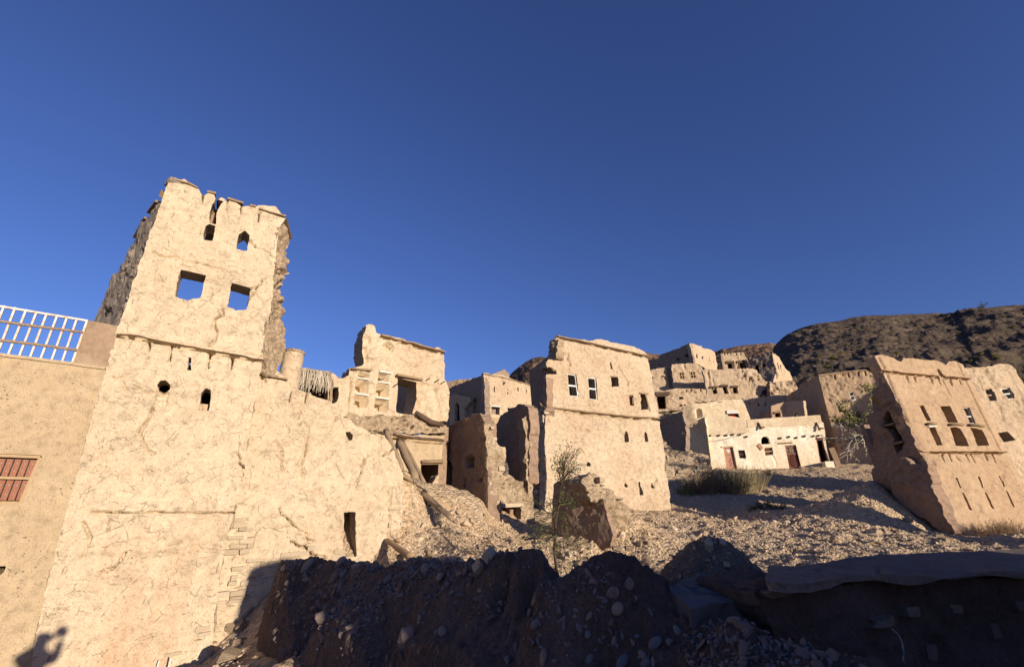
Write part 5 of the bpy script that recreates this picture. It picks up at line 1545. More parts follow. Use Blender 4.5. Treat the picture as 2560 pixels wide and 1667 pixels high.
# low stone walls and terrace edge left of the white house
SW = Plane(at('G', 300, 700, 32), 104)
sw = thing('stone_wall', 'low rubble stone yard wall left of the white house', 'stone wall', SW.pt(0, -2))
wall('wall', SW, SW.uv(q('G', (60, 480), (100, 495), (150, 560), (230, 590), (330, 585), (420, 600), (520, 632), (545, 690), (560, 800), (560, 900), (90, 900))), mt['village'], sw, (), (), (), thick=.6, res=.06, rough=.10, rfreq=2.2, flake=.03, rag=.1, seed=141)
courses(SW, SW.uv(q('G', (110, 620), (500, 680), (550, 800), (110, 850))), sw, .25, .4, .0, .14, .75, 33, limit=110, deep=.15)
TW = Plane(at('G', 300, 870, 30), 100)
tw = thing('terrace_kerb', 'low smooth mud kerb of the terrace behind the dry bushes', 'kerb', TW.pt(0, -1))
wall('kerb', TW, TW.uv(q('G', (122, 872), (250, 860), (400, 845), (560, 830), (560, 940), (122, 960))), mt['village'], tw, (), (), (), thick=1.2, res=.08, rough=.04, rag=.05, seed=142)
# yard walls in shade between the centre house and the white house
YS = Plane(at('G', 180, 400, 39), 150)
ys = thing('yard_wall', 'shaded yard wall under a jutting roof edge, right of the centre house', 'wall', YS.pt(0, -3))
wall('wall', YS, YS.uv(q('G', (40, 270), (120, 240), (215, 200), (260, 200), (300, 330), (300, 620), (60, 620))), mt['villdark'], ys, (), (), (), thick=.5, res=.1, rough=.06, rag=.08, seed=143)
YE = Plane(at('G', 300, 300, 38.5), 100)
wall('end_face', YE, YE.uv(q('G', (225, 205), (300, 160), (350, 130), (420, 300), (360, 320), (290, 300), (280, 480), (250, 330))), mt['rubble'], ys, (), (), (), thick=.5, res=.09, rough=.12, rag=.1, seed=144)

# ---- cream house above the white one
CRM = Plane(at('F', 1300, 1280, 42), 104)
cr = thing('cream_house', 'cream plastered upper house with an arched niche and red shuttered opening', 'house', CRM.pt(0, -1))
wall('front_wall', CRM, CRM.uv(q('F', (708, 1092), (760, 1075), (960, 1062), (1165, 1020), (1300, 1012), (1470, 1008), (1530, 1120), (1590, 1290), (1600, 1500), (720, 1500), (715, 1200))), mt['cream'], cr,
     [CRM.uv(q('F', (1240, 1195), (1400, 1180), (1440, 1295), (1440, 1340), (1280, 1340)))], [(CRM.uv(q('F', (790, 1290), (780, 1180), (800, 1145), (850, 1160), (868, 1210), (865, 1275))), .35)], (), thick=.5, res=.075, rough=.025, flake=.006, rag=.03, seed=151)
part('lintel', *ubar(CRM, *CRM.uv(q('F', (1240, 1200), (1410, 1195))), .3, -.2, .12), mt['whitewood'], cr, False)
part('shutter', *quad_panel(CRM, CRM.uv(q('F', (1300, 1245), (1385, 1245), (1400, 1330), (1305, 1330))), -.3, -.2), mt['redpaint'], cr, False)
cell(CRM, [CRM.uv(q('F', (1240, 1195), (1400, 1180), (1440, 1295), (1280, 1340)))], cr, 2.5, mt['inner'], .49)
for x, w in ((480, 28), (620, 22), (700, 30)):
    pass
SR = Plane(at('F', 1000, 1040, 43), 104)
for i, x in enumerate((830, 900, 960, 1040, 1120)):
    p = SR.pt(*SR.uv(q('F', (x, 1050 - (i % 2) * 14)))[0])
    o = place('roof_stone', ROCKS[i], p, (.5, .35, .22), (0, 0, i * 1.3))
    tag(o, ('leftmost', 'second from left', 'middle', 'fourth from left', 'rightmost')[i] + ' of the five pale stones lying along the cream house roof', 'stone', 'stones along the cream house roof')

# ---- the village on the slope
VC = [0]


def vhouse(name, label, cat, pl, out, holes=(), rec=(), gro=(), mat='village', side=None, deep=3.0, rm=True, res=.09, rough=.06, rag=.07, flake=.025, thick=.5, cap=.3):
    VC[0] += 1
    o = pl.uv(out)
    t = thing(name, label, cat, pl.pt(o[:, 0].mean(), o[:, 1].min()))
    wall('front_wall', pl, o, mt[mat], t, [pl.uv(h) for h in holes], [(pl.uv(h), d) for h, d in rec], [(pl.uv(h), a, b) for h, a, b in gro], thick=thick, res=res, rough=rough, flake=flake, rag=rag, hrag=.02, seed=200 + VC[0] * 7)
    if rm:
        cell(pl, [pl.uv(h) for h in holes], t, deep, mt['inner'], thick - .02)
    return t


F = lambda *p: q('F', *p)
fw = lambda x0, y0, x1, y1: F((x0, y0), (x1, y0), (x1 + 12, y1), (x0 + 12, y1))
# house with round windows
V1 = Plane(at('F', 700, 320, 64), 53)
v1 = vhouse('corner_house', 'highest village house with a star shaped hole in its dark side wall', 'mud house', V1, F((684, 163), (780, 190), (860, 210), (868, 235), (950, 250), (1020, 275), (1060, 302), (1078, 380), (1092, 470), (1110, 620), (780, 650), (745, 465)),
            [F((783, 370), (782, 335), (795, 328), (808, 345), (808, 390), (790, 388)), F((870, 400), (870, 368), (880, 360), (890, 372), (890, 408)), F((970, 370), (982, 370), (982, 392), (970, 392)), F((978, 410), (990, 410), (992, 432), (980, 432)),
             F((1038, 425), (1052, 425), (1055, 458), (1042, 458)), F((1000, 440), (1010, 440), (1012, 458), (1002, 458))], deep=5)
V1s = Plane(V1.pt(*V1.uv(F((715, 320)))[0]), 153)
star = [(515 + (36 if i % 2 else 27) * math.cos(i * math.pi / 6), 408 + (38 if i % 2 else 28) * math.sin(i * math.pi / 6)) for i in range(12)]
circ = lambda cx, cy, r: [(cx + r * math.cos(i * math.pi / 5), cy + r * math.sin(i * math.pi / 5)) for i in range(10)]
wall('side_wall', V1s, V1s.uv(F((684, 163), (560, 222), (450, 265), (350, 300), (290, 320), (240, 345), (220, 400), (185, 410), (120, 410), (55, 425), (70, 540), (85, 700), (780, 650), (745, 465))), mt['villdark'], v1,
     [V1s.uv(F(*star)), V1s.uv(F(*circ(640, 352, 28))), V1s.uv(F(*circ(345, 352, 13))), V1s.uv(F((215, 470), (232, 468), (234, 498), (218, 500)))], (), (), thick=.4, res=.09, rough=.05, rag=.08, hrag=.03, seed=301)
# upper right pair
V4 = Plane(at('F', 1350, 430, 61), 100)
v4 = vhouse('upper_house', 'small village house with two framed openings below a dripping parapet', 'mud house', V4, F((1148, 322), (1300, 312), (1420, 305), (1500, 306), (1540, 400), (1575, 545), (1575, 650), (1180, 650), (1170, 520)),
            [F((1245, 465), (1330, 458), (1345, 545), (1265, 548)), F((1400, 455), (1495, 450), (1512, 548), (1425, 548))], [(F((x, 312), (x + 12, 312), (x + 20, 345), (x + 12, 345)), .44) for x in (1190, 1240, 1290, 1375, 1440)])
for a, b in (((1230, 458), (1350, 452)), ((1385, 452), (1505, 446))):
    part('lintel', *ubar(V4, *V4.uv(F(a, b)), .35, -.3, .15), mt['dark_wood'], v4, False)
for a, b in (((1330, 465), (1348, 545)), ((1490, 455), (1510, 545)), ((1405, 460), (1425, 545))):
    part('door_post', *ubar(V4, *V4.uv(F(a, b)), .35, -.3, .05), mt['dark_wood'], v4, False)
V4s = Plane(V4.pt(*V4.uv(F((1150, 420)))[0]), 178)
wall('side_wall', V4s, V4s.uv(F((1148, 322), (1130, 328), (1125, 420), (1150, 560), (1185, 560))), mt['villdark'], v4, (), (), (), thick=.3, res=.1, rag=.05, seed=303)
V5 = Plane(at('F', 1920, 420, 58), 134)
v5 = vhouse('grey_house', 'grey village house with two dark arched openings below the rocky hill', 'mud house', V5, F((1548, 385), (1650, 358), (1780, 330), (1915, 298), (1940, 430), (1995, 630), (1990, 760), (1760, 760), (1700, 640), (1580, 545), (1560, 450)),
            [F((1665, 560), (1660, 510), (1680, 490), (1715, 505), (1732, 590), (1700, 605)), F((1775, 520), (1770, 480), (1795, 465), (1825, 490), (1828, 525))], [(F((x, 352 - (x - 1600) * .2), (x + 8, 350 - (x - 1600) * .2), (x + 12, 395 - (x - 1600) * .2), (x + 5, 395 - (x - 1600) * .2)), .12) for x in range(1600, 1900, 26)], mat='villdark', deep=3)
V5b = Plane(V5.pt(*V5.uv(F((1930, 420)))[0]), 58)
wall('end_wall', V5b, V5b.uv(F((1915, 298), (1960, 325), (2030, 382), (2060, 450), (2110, 540), (2190, 600), (2225, 740), (2235, 900), (1900, 900), (1960, 640), (1990, 620), (1965, 520), (1940, 430))), mt['village'], v5, [V5b.uv(F((1990, 460), (2005, 455), (2030, 560), (2020, 565))), V5b.uv(F((2035, 490), (2048, 488), (2064, 580), (2055, 585)))], (), (), thick=.4, res=.09, rough=.05, rag=.07, seed=305)
# middle row
V2 = Plane(at('F', 650, 650, 54), 98)
v2 = vhouse('window_house', 'village house with two small white four pane windows', 'mud house', V2, F((408, 482), (560, 475), (700, 468), (780, 480), (860, 520), (885, 560), (905, 700), (935, 860), (650, 900), (450, 900), (440, 700), (415, 580)),
            [F((526, 605), (600, 600), (615, 700), (540, 702)), F((690, 596), (765, 590), (785, 688), (705, 692))], gro=[(F((600, 480), (610, 560)), .12, .15), (F((905, 650), (930, 820)), .1, .15)])
for qd in (((526, 605), (600, 600), (615, 700), (540, 702)), ((690, 596), (765, 590), (785, 688), (705, 692))):
    window(V2, V2.uv(F(*qd)), v2, .10, mt['frame'], 0, (.5,), depth=.02, vm=(.5,))
V2b = Plane(at('F', 250, 700, 55), 100)
vhouse('arch_house', 'village wall with a shallow blind arch left of the four pane windows', 'ruined wall', V2b, F((70, 580), (200, 545), (380, 520), (400, 560), (410, 700), (450, 820), (440, 900), (100, 920)), (),
       [(F((232, 690), (250, 655), (290, 650), (325, 690), (340, 740), (325, 735), (300, 680), (270, 668)), .3), (F((85, 680), (110, 668), (135, 690), (130, 700), (105, 685)), .3)], gro=[(F((385, 560), (400, 680), (430, 820)), .35, .45)], rm=False)
V3 = Plane(at('F', 1250, 800, 50), 97)
v3 = vhouse('lintel_house', 'big village house with three dark openings under wide black lintels', 'mud house', V3, F((868, 570), (900, 555), (1100, 562), (1300, 555), (1455, 548), (1500, 680), (1535, 800), (1560, 980), (1560, 1150), (960, 1150), (945, 900), (900, 650)),
            [F((1010, 840), (1085, 830), (1105, 925), (1040, 928)), F((1175, 820), (1240, 815), (1275, 930), (1205, 925)), F((1330, 830), (1395, 825), (1415, 918), (1340, 920))],
            [(F(*circ(x, y, 9)), .3) for x, y in ((1088, 650), (1232, 640), (1388, 636))], [(F((960, 600), (985, 800)), .12, .15), (F((1010, 600), (1050, 790)), .1, .12)])
for a, b in (((985, 830), (1098, 824)), ((1145, 808), (1255, 806)), ((1300, 822), (1405, 818))):
    part('lintel', *ubar(V3, *V3.uv(F(a, b)), .22, -.3, .18), mt['dark_wood'], v3, False)
part('fallen_beam', *ubar(V3, *V3.uv(F((1020, 880), (1060, 840))), .12, -.1, .05), mt['wood'], v3, False)
V6 = Plane(at('F', 1650, 800, 50.5), 100)
vhouse('ruined_terrace', 'crumbling terrace wall with small square holes below the grey arched house', 'ruined wall', V6, F((1460, 552), (1560, 545), (1690, 558), (1740, 640), (1790, 705), (1838, 745), (1845, 790), (1760, 900), (1740, 960), (1900, 960), (1900, 1080), (1560, 1080), (1535, 800)),
       [F((1572, 700), (1590, 700), (1597, 738), (1578, 740)), F((1705, 700), (1730, 695), (1738, 728), (1715, 725)), F((1508, 780), (1522, 778), (1528, 808), (1512, 808)), F((1650, 775), (1668, 772), (1672, 805), (1655, 805))], mat='village', rough=.12, rag=.12, flake=.04, rm=False)
V6b = Plane(at('F', 2050, 850, 49), 104)
v6 = vhouse('ruined_terrace', 'long crumbling terrace wall above the shaded corner house side', 'ruined wall', V6b, F((1880, 765), (1990, 735), (2120, 720), (2240, 745), (2300, 830), (2400, 900), (2400, 1000), (1900, 1000), (1890, 880)), (), (), mat='village', rough=.12, rag=.12, flake=.04, rm=False)
V6s = Plane(V6b.pt(*V6b.uv(F((1890, 850)))[0]), 165)
wall('side_wall', V6s, V6s.uv(F((1885, 765), (1860, 745), (1835, 780), (1840, 950), (1900, 960))), mt['inner'], v6, (), (), (), thick=.3, res=.1, rag=.08, seed=307)
V7 = Plane(at('F', 1700, 1120, 45), 101)
vhouse('slot_wall', 'village wall with three tall slots, half in the shadow of the corner house', 'mud wall', V7, F((1480, 1005), (1560, 990), (1700, 985), (1880, 955), (1960, 950), (2140, 940), (2160, 1350), (1600, 1350), (1580, 1260)),
       [F((1575, 1050), (1592, 1048), (1600, 1105), (1580, 1108)), F((1702, 1052), (1720, 1050), (1728, 1108), (1708, 1108)), F((1808, 1045), (1826, 1042), (1834, 1100), (1812, 1100))], gro=[(F((1600, 1100), (1605, 1160)), .08, .1), (F((1725, 1080), (1730, 1130)), .08, .1)], rough=.08, rag=.1)
V8 = Plane(at('F', 400, 1050, 46), 96)
v8 = vhouse('doorway_house', 'village house front with a tall dark doorway just right of the centre house', 'mud house', V8, F((120, 905), (200, 885), (350, 870), (500, 845), (640, 850), (930, 850), (965, 1010), (970, 1100), (960, 1250), (200, 1300), (190, 1180)),
            [F((188, 970), (200, 950), (325, 945), (345, 1180), (228, 1195)), F((524, 975), (545, 968), (590, 975), (592, 1008), (527, 1010)), F((530, 1090), (570, 1088), (575, 1110), (535, 1112)), F((590, 1085), (630, 1080), (638, 1112), (600, 1112))],
            [(F((x, 855), (x + 12, 855), (x + 16, 892), (x + 10, 892)), .42) for x in (625, 690, 782, 845)] + [(F((525, 940), (530, 915), (560, 898), (590, 905), (545, 925), (535, 945)), .2)], rough=.08, rag=.1)
for a, b, w in (((165, 925), (380, 920), .35), ((185, 955), (350, 945), .2)):
    part('lintel', *ubar(V8, *V8.uv(F(a, b)), w, -.3, .15), mt['dark_wood'], v8, False)
part('door_post', *ubar(V8, *V8.uv(F((335, 945), (352, 1180))), .25, -.3, .05), mt['wood'], v8, False)
ledge(V8, V8.uv(F((205, 1215), (350, 1195), (540, 1180), (640, 1130))), .25, -.1, .5, mt['rubble'], v8, 'roof_edge', 47, .3, .05)
V9 = Plane(at('F', 640, 1230, 41), 100)
vhouse('rubble_pier', 'pale broken rubble pier between dark yard and cream house', 'ruined wall', V9, F((560, 1180), (600, 1130), (680, 1115), (710, 1200), (735, 1350), (720, 1420), (620, 1400), (590, 1300)), mat='rubble', rough=.12, rag=.12, rm=False)
# garden wall outside the right edge of the view: its shade lies on the track beside the battered house
GW = Plane((*(RH * 20.7 + SH * -5), -1.6), math.degrees(math.atan2(RH[0], RH[1])))
gw = thing('garden_wall', 'mud garden wall beyond the right edge, shading the track beside the battered house', 'wall', GW.pt(.8, 0))
wall('wall', GW, [(0, -.5), (0.05, 4.0), (.5, 4.5), (1.0, 4.35), (1.7, 4.6), (1.75, -.5)], mt['ochre'], gw, (), (), (), thick=.5, res=.08, rough=.05, rag=.06, seed=393)

# tall house beyond the right edge of the view: its shade lies across the corner house
XH = Plane((*(RH * 46.6 + SH * -10), 0.5), math.degrees(math.atan2(RH[0], RH[1])))
xh = thing('tall_house', 'tall mud house beyond the right edge, shading the foot of the corner house', 'mud house', XH.pt(3, 0))
wall('front_wall', XH, [(-.7, -1), (-.68, 9.3), (-.3, 9.7), (.3, 10.8), (1.3, 12.3), (2.0, 12.8), (4, 12.6), (6, 12.9), (6, -1)], mt['ochre'], xh, [[(2, 6), (2, 7.3), (2.7, 7.3), (2.7, 6)], [(4, 6), (4, 7.3), (4.7, 7.3), (4.7, 6)]], (), (), thick=.6, res=.12, rough=.05, rag=.06, seed=391)
room(XH, .8, 6, -1, 11, 4, mt['ochre'], xh, front=.58)

# ------------------------------------------------------------------ hills
rk = NT('dark hill rock')
co = rk.coord()
cs = rk.coord((1, 1, 2.2))
n1 = rk.noise(cs, .10, 8, .7, .5)
c = rk.mix(rk.ramp(n1, [(.35, 0), (.62, 1)]), (.088, .066, .054), (.205, .152, .11))
c = rk.mix(rk.ramp(rk.noise(co, .35, 6, .7), [(.52, 0), (.70, .7)]), c, (.26, .20, .13))
n2 = rk.noise(cs, .8, 8, .72)
c = rk.mix(1.0, c, rk.ramp(n2, [(.3, .45), (.5, 1), (.7, 1.4)]), 'MULTIPLY')
rk.l(c, rk.b.inputs['Base Color'])
rk.l(rk.bump(n2, 1.0, 1.2, rk.bump(n1, .8, 2.0)), rk.b.inputs['Normal'])
mt['rock'] = rk.m
rk = NT('red brown hill rock')
co = rk.coord((1, 1, 2.5))
n1 = rk.noise(co, .05, 8, .68, .8)
c = rk.mix(rk.ramp(n1, [(.47, 0), (.53, 1)]), (.25, .155, .095), (.10, .07, .055))
n2 = rk.noise(co, .45, 8, .7)
c = rk.mix(1.0, c, rk.ramp(n2, [(.3, .5), (.7, 1.35)]), 'MULTIPLY')
rk.l(c, rk.b.inputs['Base Color'])
rk.l(rk.bump(n2, 1.0, 1.5), rk.b.inputs['Normal'])
mt['redrock'] = rk.m


def hill(name, ridge, r0, r1, mat, amp, seed, na=500, nr=120, back=1.6, a_lo=None, a_hi=None):
    """rocky hill: its crest follows the surveyed skyline at distance r1, the slope falls towards r0 and away behind"""
    az, el = [], []
    for p in ridge:
        r = ray(*p)
        az.append(math.atan2(r[0], r[1]))
        el.append(r[2] / math.hypot(r[0], r[1]))
    az, el = np.array(az), np.array(el)
    if a_lo:
        az = np.concatenate([[math.radians(k) for k, _ in a_lo], az])
        el = np.concatenate([[e for _, e in a_lo], el])
    if a_hi:
        az = np.concatenate([az, [math.radians(k) for k, _ in a_hi]])
        el = np.concatenate([el, [e for _, e in a_hi]])
    A = np.linspace(az[0], az[-1], na)
    E = np.interp(A, az, el)
    R = np.concatenate([np.linspace(r0, r1, nr), np.linspace(r1, r1 * back, nr // 4)[1:]])
    AA, RR = np.meshgrid(A, R)
    EE = np.broadcast_to(E, AA.shape)
    crest = EE * r1
    t = (RR - r0) / (r1 - r0)
    s = np.where(t < 1, np.clip(t, 0, 1) ** .92, 1 - .5 * ((RR - r1) / (r1 * back - r1)) ** 1.5)
    z0 = ground(RR * np.sin(AA), RR * np.cos(AA)) - 3
    Xx, Yy = RR * np.sin(AA), RR * np.cos(AA)
    Zz = z0 + (crest - z0) * s
    P = np.stack([Xx, Yy, Zz * 2.5], -1)
    d = np.abs(fbm(P, .045, 5, seed, .6)) * -1.6 + .7 * fbm(P, .22, 4, seed + 3, .62) + .45 * np.abs(fbm(P, .7, 4, seed + 5, .65)) + .5 * np.abs(np.sin(P[..., 2] * .16 + 2.5 * fbm(P, .05, 3, seed + 9) + P[..., 0] * .03))
    w = sst(0, .15, t) * (1 - .75 * sst(.90, 1.0, t) * (1 - sst(1.0, 1.1, t)))
    Zz = Zz + amp * d * w + amp * .25
    n, m = AA.shape
    ii, jj = np.meshgrid(np.arange(n - 1), np.arange(m - 1), indexing='ij')
    ii, jj = ii.ravel(), jj.ravel()
    qd = np.stack([ii * m + jj, ii * m + jj + 1, (ii + 1) * m + jj + 1, (ii + 1) * m + jj], 1)[:, ::-1]
    V = np.stack([Xx.ravel(), Yy.ravel(), Zz.ravel()], 1)
    o = link(name, mesh_np(name, V, qd, mat))
    o['kind'] = 'structure'
    return V, qd


hill('hill', q('E', (640, 540), (720, 462), (800, 395), (860, 350), (930, 316), (1000, 304), (1075, 308)) + q('F', (-300, 290), (30, 322), (230, 362), (500, 360), (900, 330), (1060, 302), (1300, 255), (1500, 216), (1700, 200), (1900, 184), (2000, 200), (2400, 240)),
     120, 300, mt['redrock'], 3.2, 7, 420, 120, a_lo=[(-3, -.01)], a_hi=[(48, .05)])
HV, HQ = hill('hill', q('F', (1880, 640), (1925, 330), (1945, 255), (2000, 192), (2100, 95), (2240, 12)) + q('I', (90, 360), (200, 322), (320, 290), (560, 262), (690, 232), (800, 214), (1150, 210), (1500, 190), (1690, 186), (1720, 162), (1850, 140), (2380, 110)),
     70, 185, mt['rock'], 2.2, 19, 620, 170, a_hi=[(62, .30), (75, .26), (95, .16), (120, .02)])
HBVH = BVHTree.FromPolygons([tuple(v) for v in HV], [tuple(int(k) for k in f) for f in HQ])
# ------------------------------------------------------------------ foreground: ruined mud wall running towards the camera, in the shade of a building behind the viewpoint
FC = [(640, 1306, 6.6), (720, 1299, 6.4), (800, 1311, 6.0), (900, 1321, 5.3), (960, 1301, 4.9), (1050, 1313, 4.3), (1120, 1300, 3.85), (1200, 1289, 3.45), (1236, 1293, 3.36), (1262, 1318, 3.25), (1292, 1350, 3.2),
      (605, 1360, 6.7), (590, 1420, 6.7), (575, 1480, 6.75), (560, 1550, 6.7), (700, 1380, 6.0), (700, 1450, 5.6), (700, 1550, 5.2), (900, 1380, 4.7), (900, 1450, 4.25), (900, 1550, 3.9),
      (1000, 1360, 4.2), (1000, 1450, 3.65), (1100, 1345, 3.8), (1110, 1405, 3.5), (1180, 1412, 3.35), (1240, 1400, 3.2), (1100, 1480, 3.2), (1200, 1550, 2.8),
      (1315, 1345, 3.0), (1345, 1326, 2.92), (1375, 1306, 2.85), (1405, 1288, 2.8), (1440, 1288, 2.76), (1475, 1300, 2.72), (1510, 1318, 2.7), (1545, 1342, 2.7),
      (1255, 1375, 2.95), (1300, 1378, 2.8), (1400, 1365, 2.65), (1500, 1372, 2.6), (1300, 1440, 2.68), (1420, 1440, 2.52), (1400, 1550, 2.4), (1600, 1550, 2.1), (1750, 1550, 1.9),
      (1560, 1380, 2.55), (1600, 1400, 2.48), (1700, 1445, 2.3), (1850, 1492, 2.05), (1950, 1520, 1.92), (2050, 1546, 1.8), (1600, 1470, 2.28), (1750, 1500, 2.08)]
NRIDGE = list(range(11)) + list(range(29, 37))
FCP = np.array([at('M', c[0], c[1], c[2] * (1.17 if c[0] < 1700 else 1.10)) for c in FC])
_ext = []
for i in NRIDGE[:10] + NRIDGE[11:-1]:           # points between the surveyed crest points
    for k in (.25, .5, .75):
        _ext.append(FCP[i] * (1 - k) + FCP[i + 1] * k)
FCP[NRIDGE, 2] += .02
_n0 = len(FCP)
FCP = np.concatenate([FCP, np.array(_ext)])
_bk = []
for i in NRIDGE + list(range(_n0, len(FCP))):                                # the wall falls away steeply behind its crest
    for o_, dz in ((.14, -.02), (.36, -.26), (.62, -.85)):
        _bk.append((*(FCP[i, :2] + RH * o_ + SH * .1), FCP[i, 2] + dz))
FCP = np.concatenate([FCP, np.array(_bk)])
_d = np.linalg.norm(FCP[:, None, :2] - FCP[None, :, :2], axis=2)
_A2 = np.zeros((len(FCP) + 1,) * 2)
_A2[:-1, :-1] = -np.sqrt(_d ** 2 + 0.0004) + np.eye(len(FCP)) * 0.004
_A2[:-1, -1] = _A2[-1, :-1] = 1
_w2 = np.linalg.solve(_A2, np.concatenate([FCP[:, 2], [0]]))


def ftop(x, y):
    z = np.full(np.shape(x), _w2[-1])
    for (px, py, _), w in zip(FCP, _w2[:-1]):
        z = z - w * np.sqrt((x - px) ** 2 + (y - py) ** 2 + 0.0004)
    return z


FU = FCP[:, :2] @ RH
FT = FCP[:, :2] @ SH
MASK = np.array([(2.26, -1.4), (2.30, 2.3), (2.34, 5.8), (2.40, 9.1), (2.55, 9.95), (2.9, 10.25), (3.3, 10.1), (3.55, 9.4), (3.68, 6.4), (3.62, 4.2), (3.53, 3.0), (3.34, 2.2), (3.0, 1.5), (2.85, .65), (2.75, -1.4)])
tu = np.arange(1.9, 4.1, 0.0125)
tt = np.concatenate([np.arange(-1.6, 4.0, 0.0105), np.arange(4.0, 10.8, 0.018)])
UU, TT = np.meshgrid(tu, tt)
XX, YY = UU * RH[0] + TT * SH[0], UU * RH[1] + TT * SH[1]
sd = sdf_poly(UU, TT, MASK)
P3 = np.stack([XX, YY, 0 * XX], -1)
sd = sd + 0.05 * fbm(P3, 2.2, 4, 401, .6)
mk_ = sst(0.05, -0.12, sd)
zg = ground(XX, YY) - 0.15
ZZ = zg + (ftop(XX, YY) - zg) * mk_
lump = 0.055 * fbm(P3, 1.9, 5, 403, .62) + 0.05 * np.abs(fbm(np.stack([XX, YY, ZZ], -1), 4.5, 4, 405, .6)) - .02
ZZ = ZZ + lump * (.3 + .7 * mk_)
gy_, gx_ = np.gradient(ZZ)
dx = np.gradient(XX, axis=1), np.gradient(YY, axis=1), gx_
dy = np.gradient(XX, axis=0), np.gradient(YY, axis=0), gy_
NN = np.stack([dx[1] * dy[2] - dx[2] * dy[1], dx[2] * dy[0] - dx[0] * dy[2], dx[0] * dy[1] - dx[1] * dy[0]], -1)
NN /= np.linalg.norm(NN, axis=-1, keepdims=True) + 1e-9
FV = np.stack([XX, YY, ZZ], -1)
# a crust of harder, pitted mud on the near hump; softer crumbs elsewhere
crust = np.exp(-((UU - 3.16) / .34) ** 2 - ((TT - 1.85) / .9) ** 2)
dd = 0.040 * fbm(FV, 5, 5, 407, .68) + 0.022 * np.abs(fbm(FV, 15, 3, 409, .7)) + crust * (0.085 * np.abs(fbm(FV, 8, 4, 411, .68)) - .01)
FV = FV + NN * dd[..., None] * mk_[..., None]
n_, m_ = UU.shape
ii, jj = np.meshgrid(np.arange(n_ - 1), np.arange(m_ - 1), indexing='ij')
ii, jj = ii.ravel(), jj.ravel()
okq = (sd[:-1, :-1] < .14).ravel()
fq = np.stack([ii * m_ + jj, ii * m_ + jj + 1, (ii + 1) * m_ + jj + 1, (ii + 1) * m_ + jj], 1)[okq]
FVf = FV.reshape(-1, 3)
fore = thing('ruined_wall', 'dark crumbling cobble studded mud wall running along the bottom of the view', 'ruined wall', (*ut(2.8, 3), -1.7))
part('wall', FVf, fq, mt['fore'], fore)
FB = BVHTree.FromPolygons([tuple(v) for v in FVf], [tuple(int(k) for k in f) for f in fq[::1]])


def cobble(tagn, x, y, w, ratio=.7, ang=None, parent=fore, sink=.25, me=None, name='stone', bvh=None):
    p = q(tagn, (x, y))[0]
    s0 = TAGS[tagn][2]
    h, nrm = hit(bvh or FB, p)
    if h is None:
        return None
    d = h[1] * CP + h[2] * SP
    r = w / s0 / FPX * d
    me = me or PEBBLES[int(x + y) % len(PEBBLES)]
    nv = Vector(nrm)
    rm = nv.to_track_quat('Z', 'Y').to_matrix() @ Euler((0, 0, ang if ang is not None else random.uniform(0, 3.1))).to_matrix()
    o = place(name, me, h + np.array(nrm) * r * (.5 - sink) * ratio, (r, r * ratio * 1.25, r * max(.55, ratio * 1.2)), rm.to_euler(), parent)
    return o


for (x, y, w, ra) in ((840, 455, 85, .55), (420, 540, 38, .8), (410, 740, 55, .5), (550, 750, 52, .45), (1205, 545, 50, .8), (1320, 470, 55, .7), (2010, 490, 62, .8), (1890, 522, 42, .8), (2130, 475, 45, .6), (2235, 645, 42, .7),
                      (830, 592, 50, .5), (630, 625, 30, .9), (1130, 660, 45, .6), (2150, 1120, 58, .8), (605, 1340, 24, 1), (1910, 840, 32, .5), (1770, 750, 40, .6), (2280, 720, 40, .6), (1100, 910, 42, .8), (200, 1075, 30, .9),
                      (690, 430, 45, .7), (960, 470, 38, .5), (1640, 590, 60, .6), (1480, 500, 30, .6), (1340, 870, 25, .7), (1400, 820, 22, .6), (760, 1010, 16, .8), (980, 980, 30, .3), (1040, 1080, 30, .9), (2130, 900, 30, .5), (720, 1325, 26, .8),
                      (1260, 1050, 18, .8), (300, 900, 20, .6), (520, 1000, 20, .7), (1900, 1240, 30, .5), (1500, 700, 35, .6), (370, 660, 30, .7)):
    cobble('J', x, y, w, ra)
for (x, y, w, ra) in ((260, 390, 45, .7), (325, 425, 32, .8), (200, 412, 50, .5), (965, 920, 75, .7), (1390, 955, 55, .65), (1475, 1022, 45, .8), (1490, 835, 55, .5), (1240, 940, 48, .5), (1740, 1088, 50, .65), (1770, 765, 75, .8), (2290, 1100, 38, .8),
                      (2030, 1235, 70, .6), (2060, 1310, 60, .8), (1830, 1300, 95, .7), (760, 1145, 52, .5), (680, 1275, 52, .8), (1040, 1245, 105, .45), (1490, 1262, 55, .7), (1360, 780, 35, .8), (1970, 1040, 30, .8), (1700, 900, 38, .5), (905, 800, 60, .6),
                      (830, 350, 24, .6), (1545, 590, 40, .4), (1650, 690, 36, .7), (360, 935, 26, .6), (270, 940, 22, .7), (1820, 1035, 40, .6), (930, 1090, 36, .5), (1550, 1172, 22, .7), (30, 1000, 60, .9), (2130, 1300, 50, .6), (1630, 1045, 18, .9),
                      (2100, 800, 50, .3), (480, 740, 30, .6), (400, 585, 40, .6), (1130, 690, 18, .8), (1230, 850, 20, .6)):
    cobble('K', x, y, w, ra)
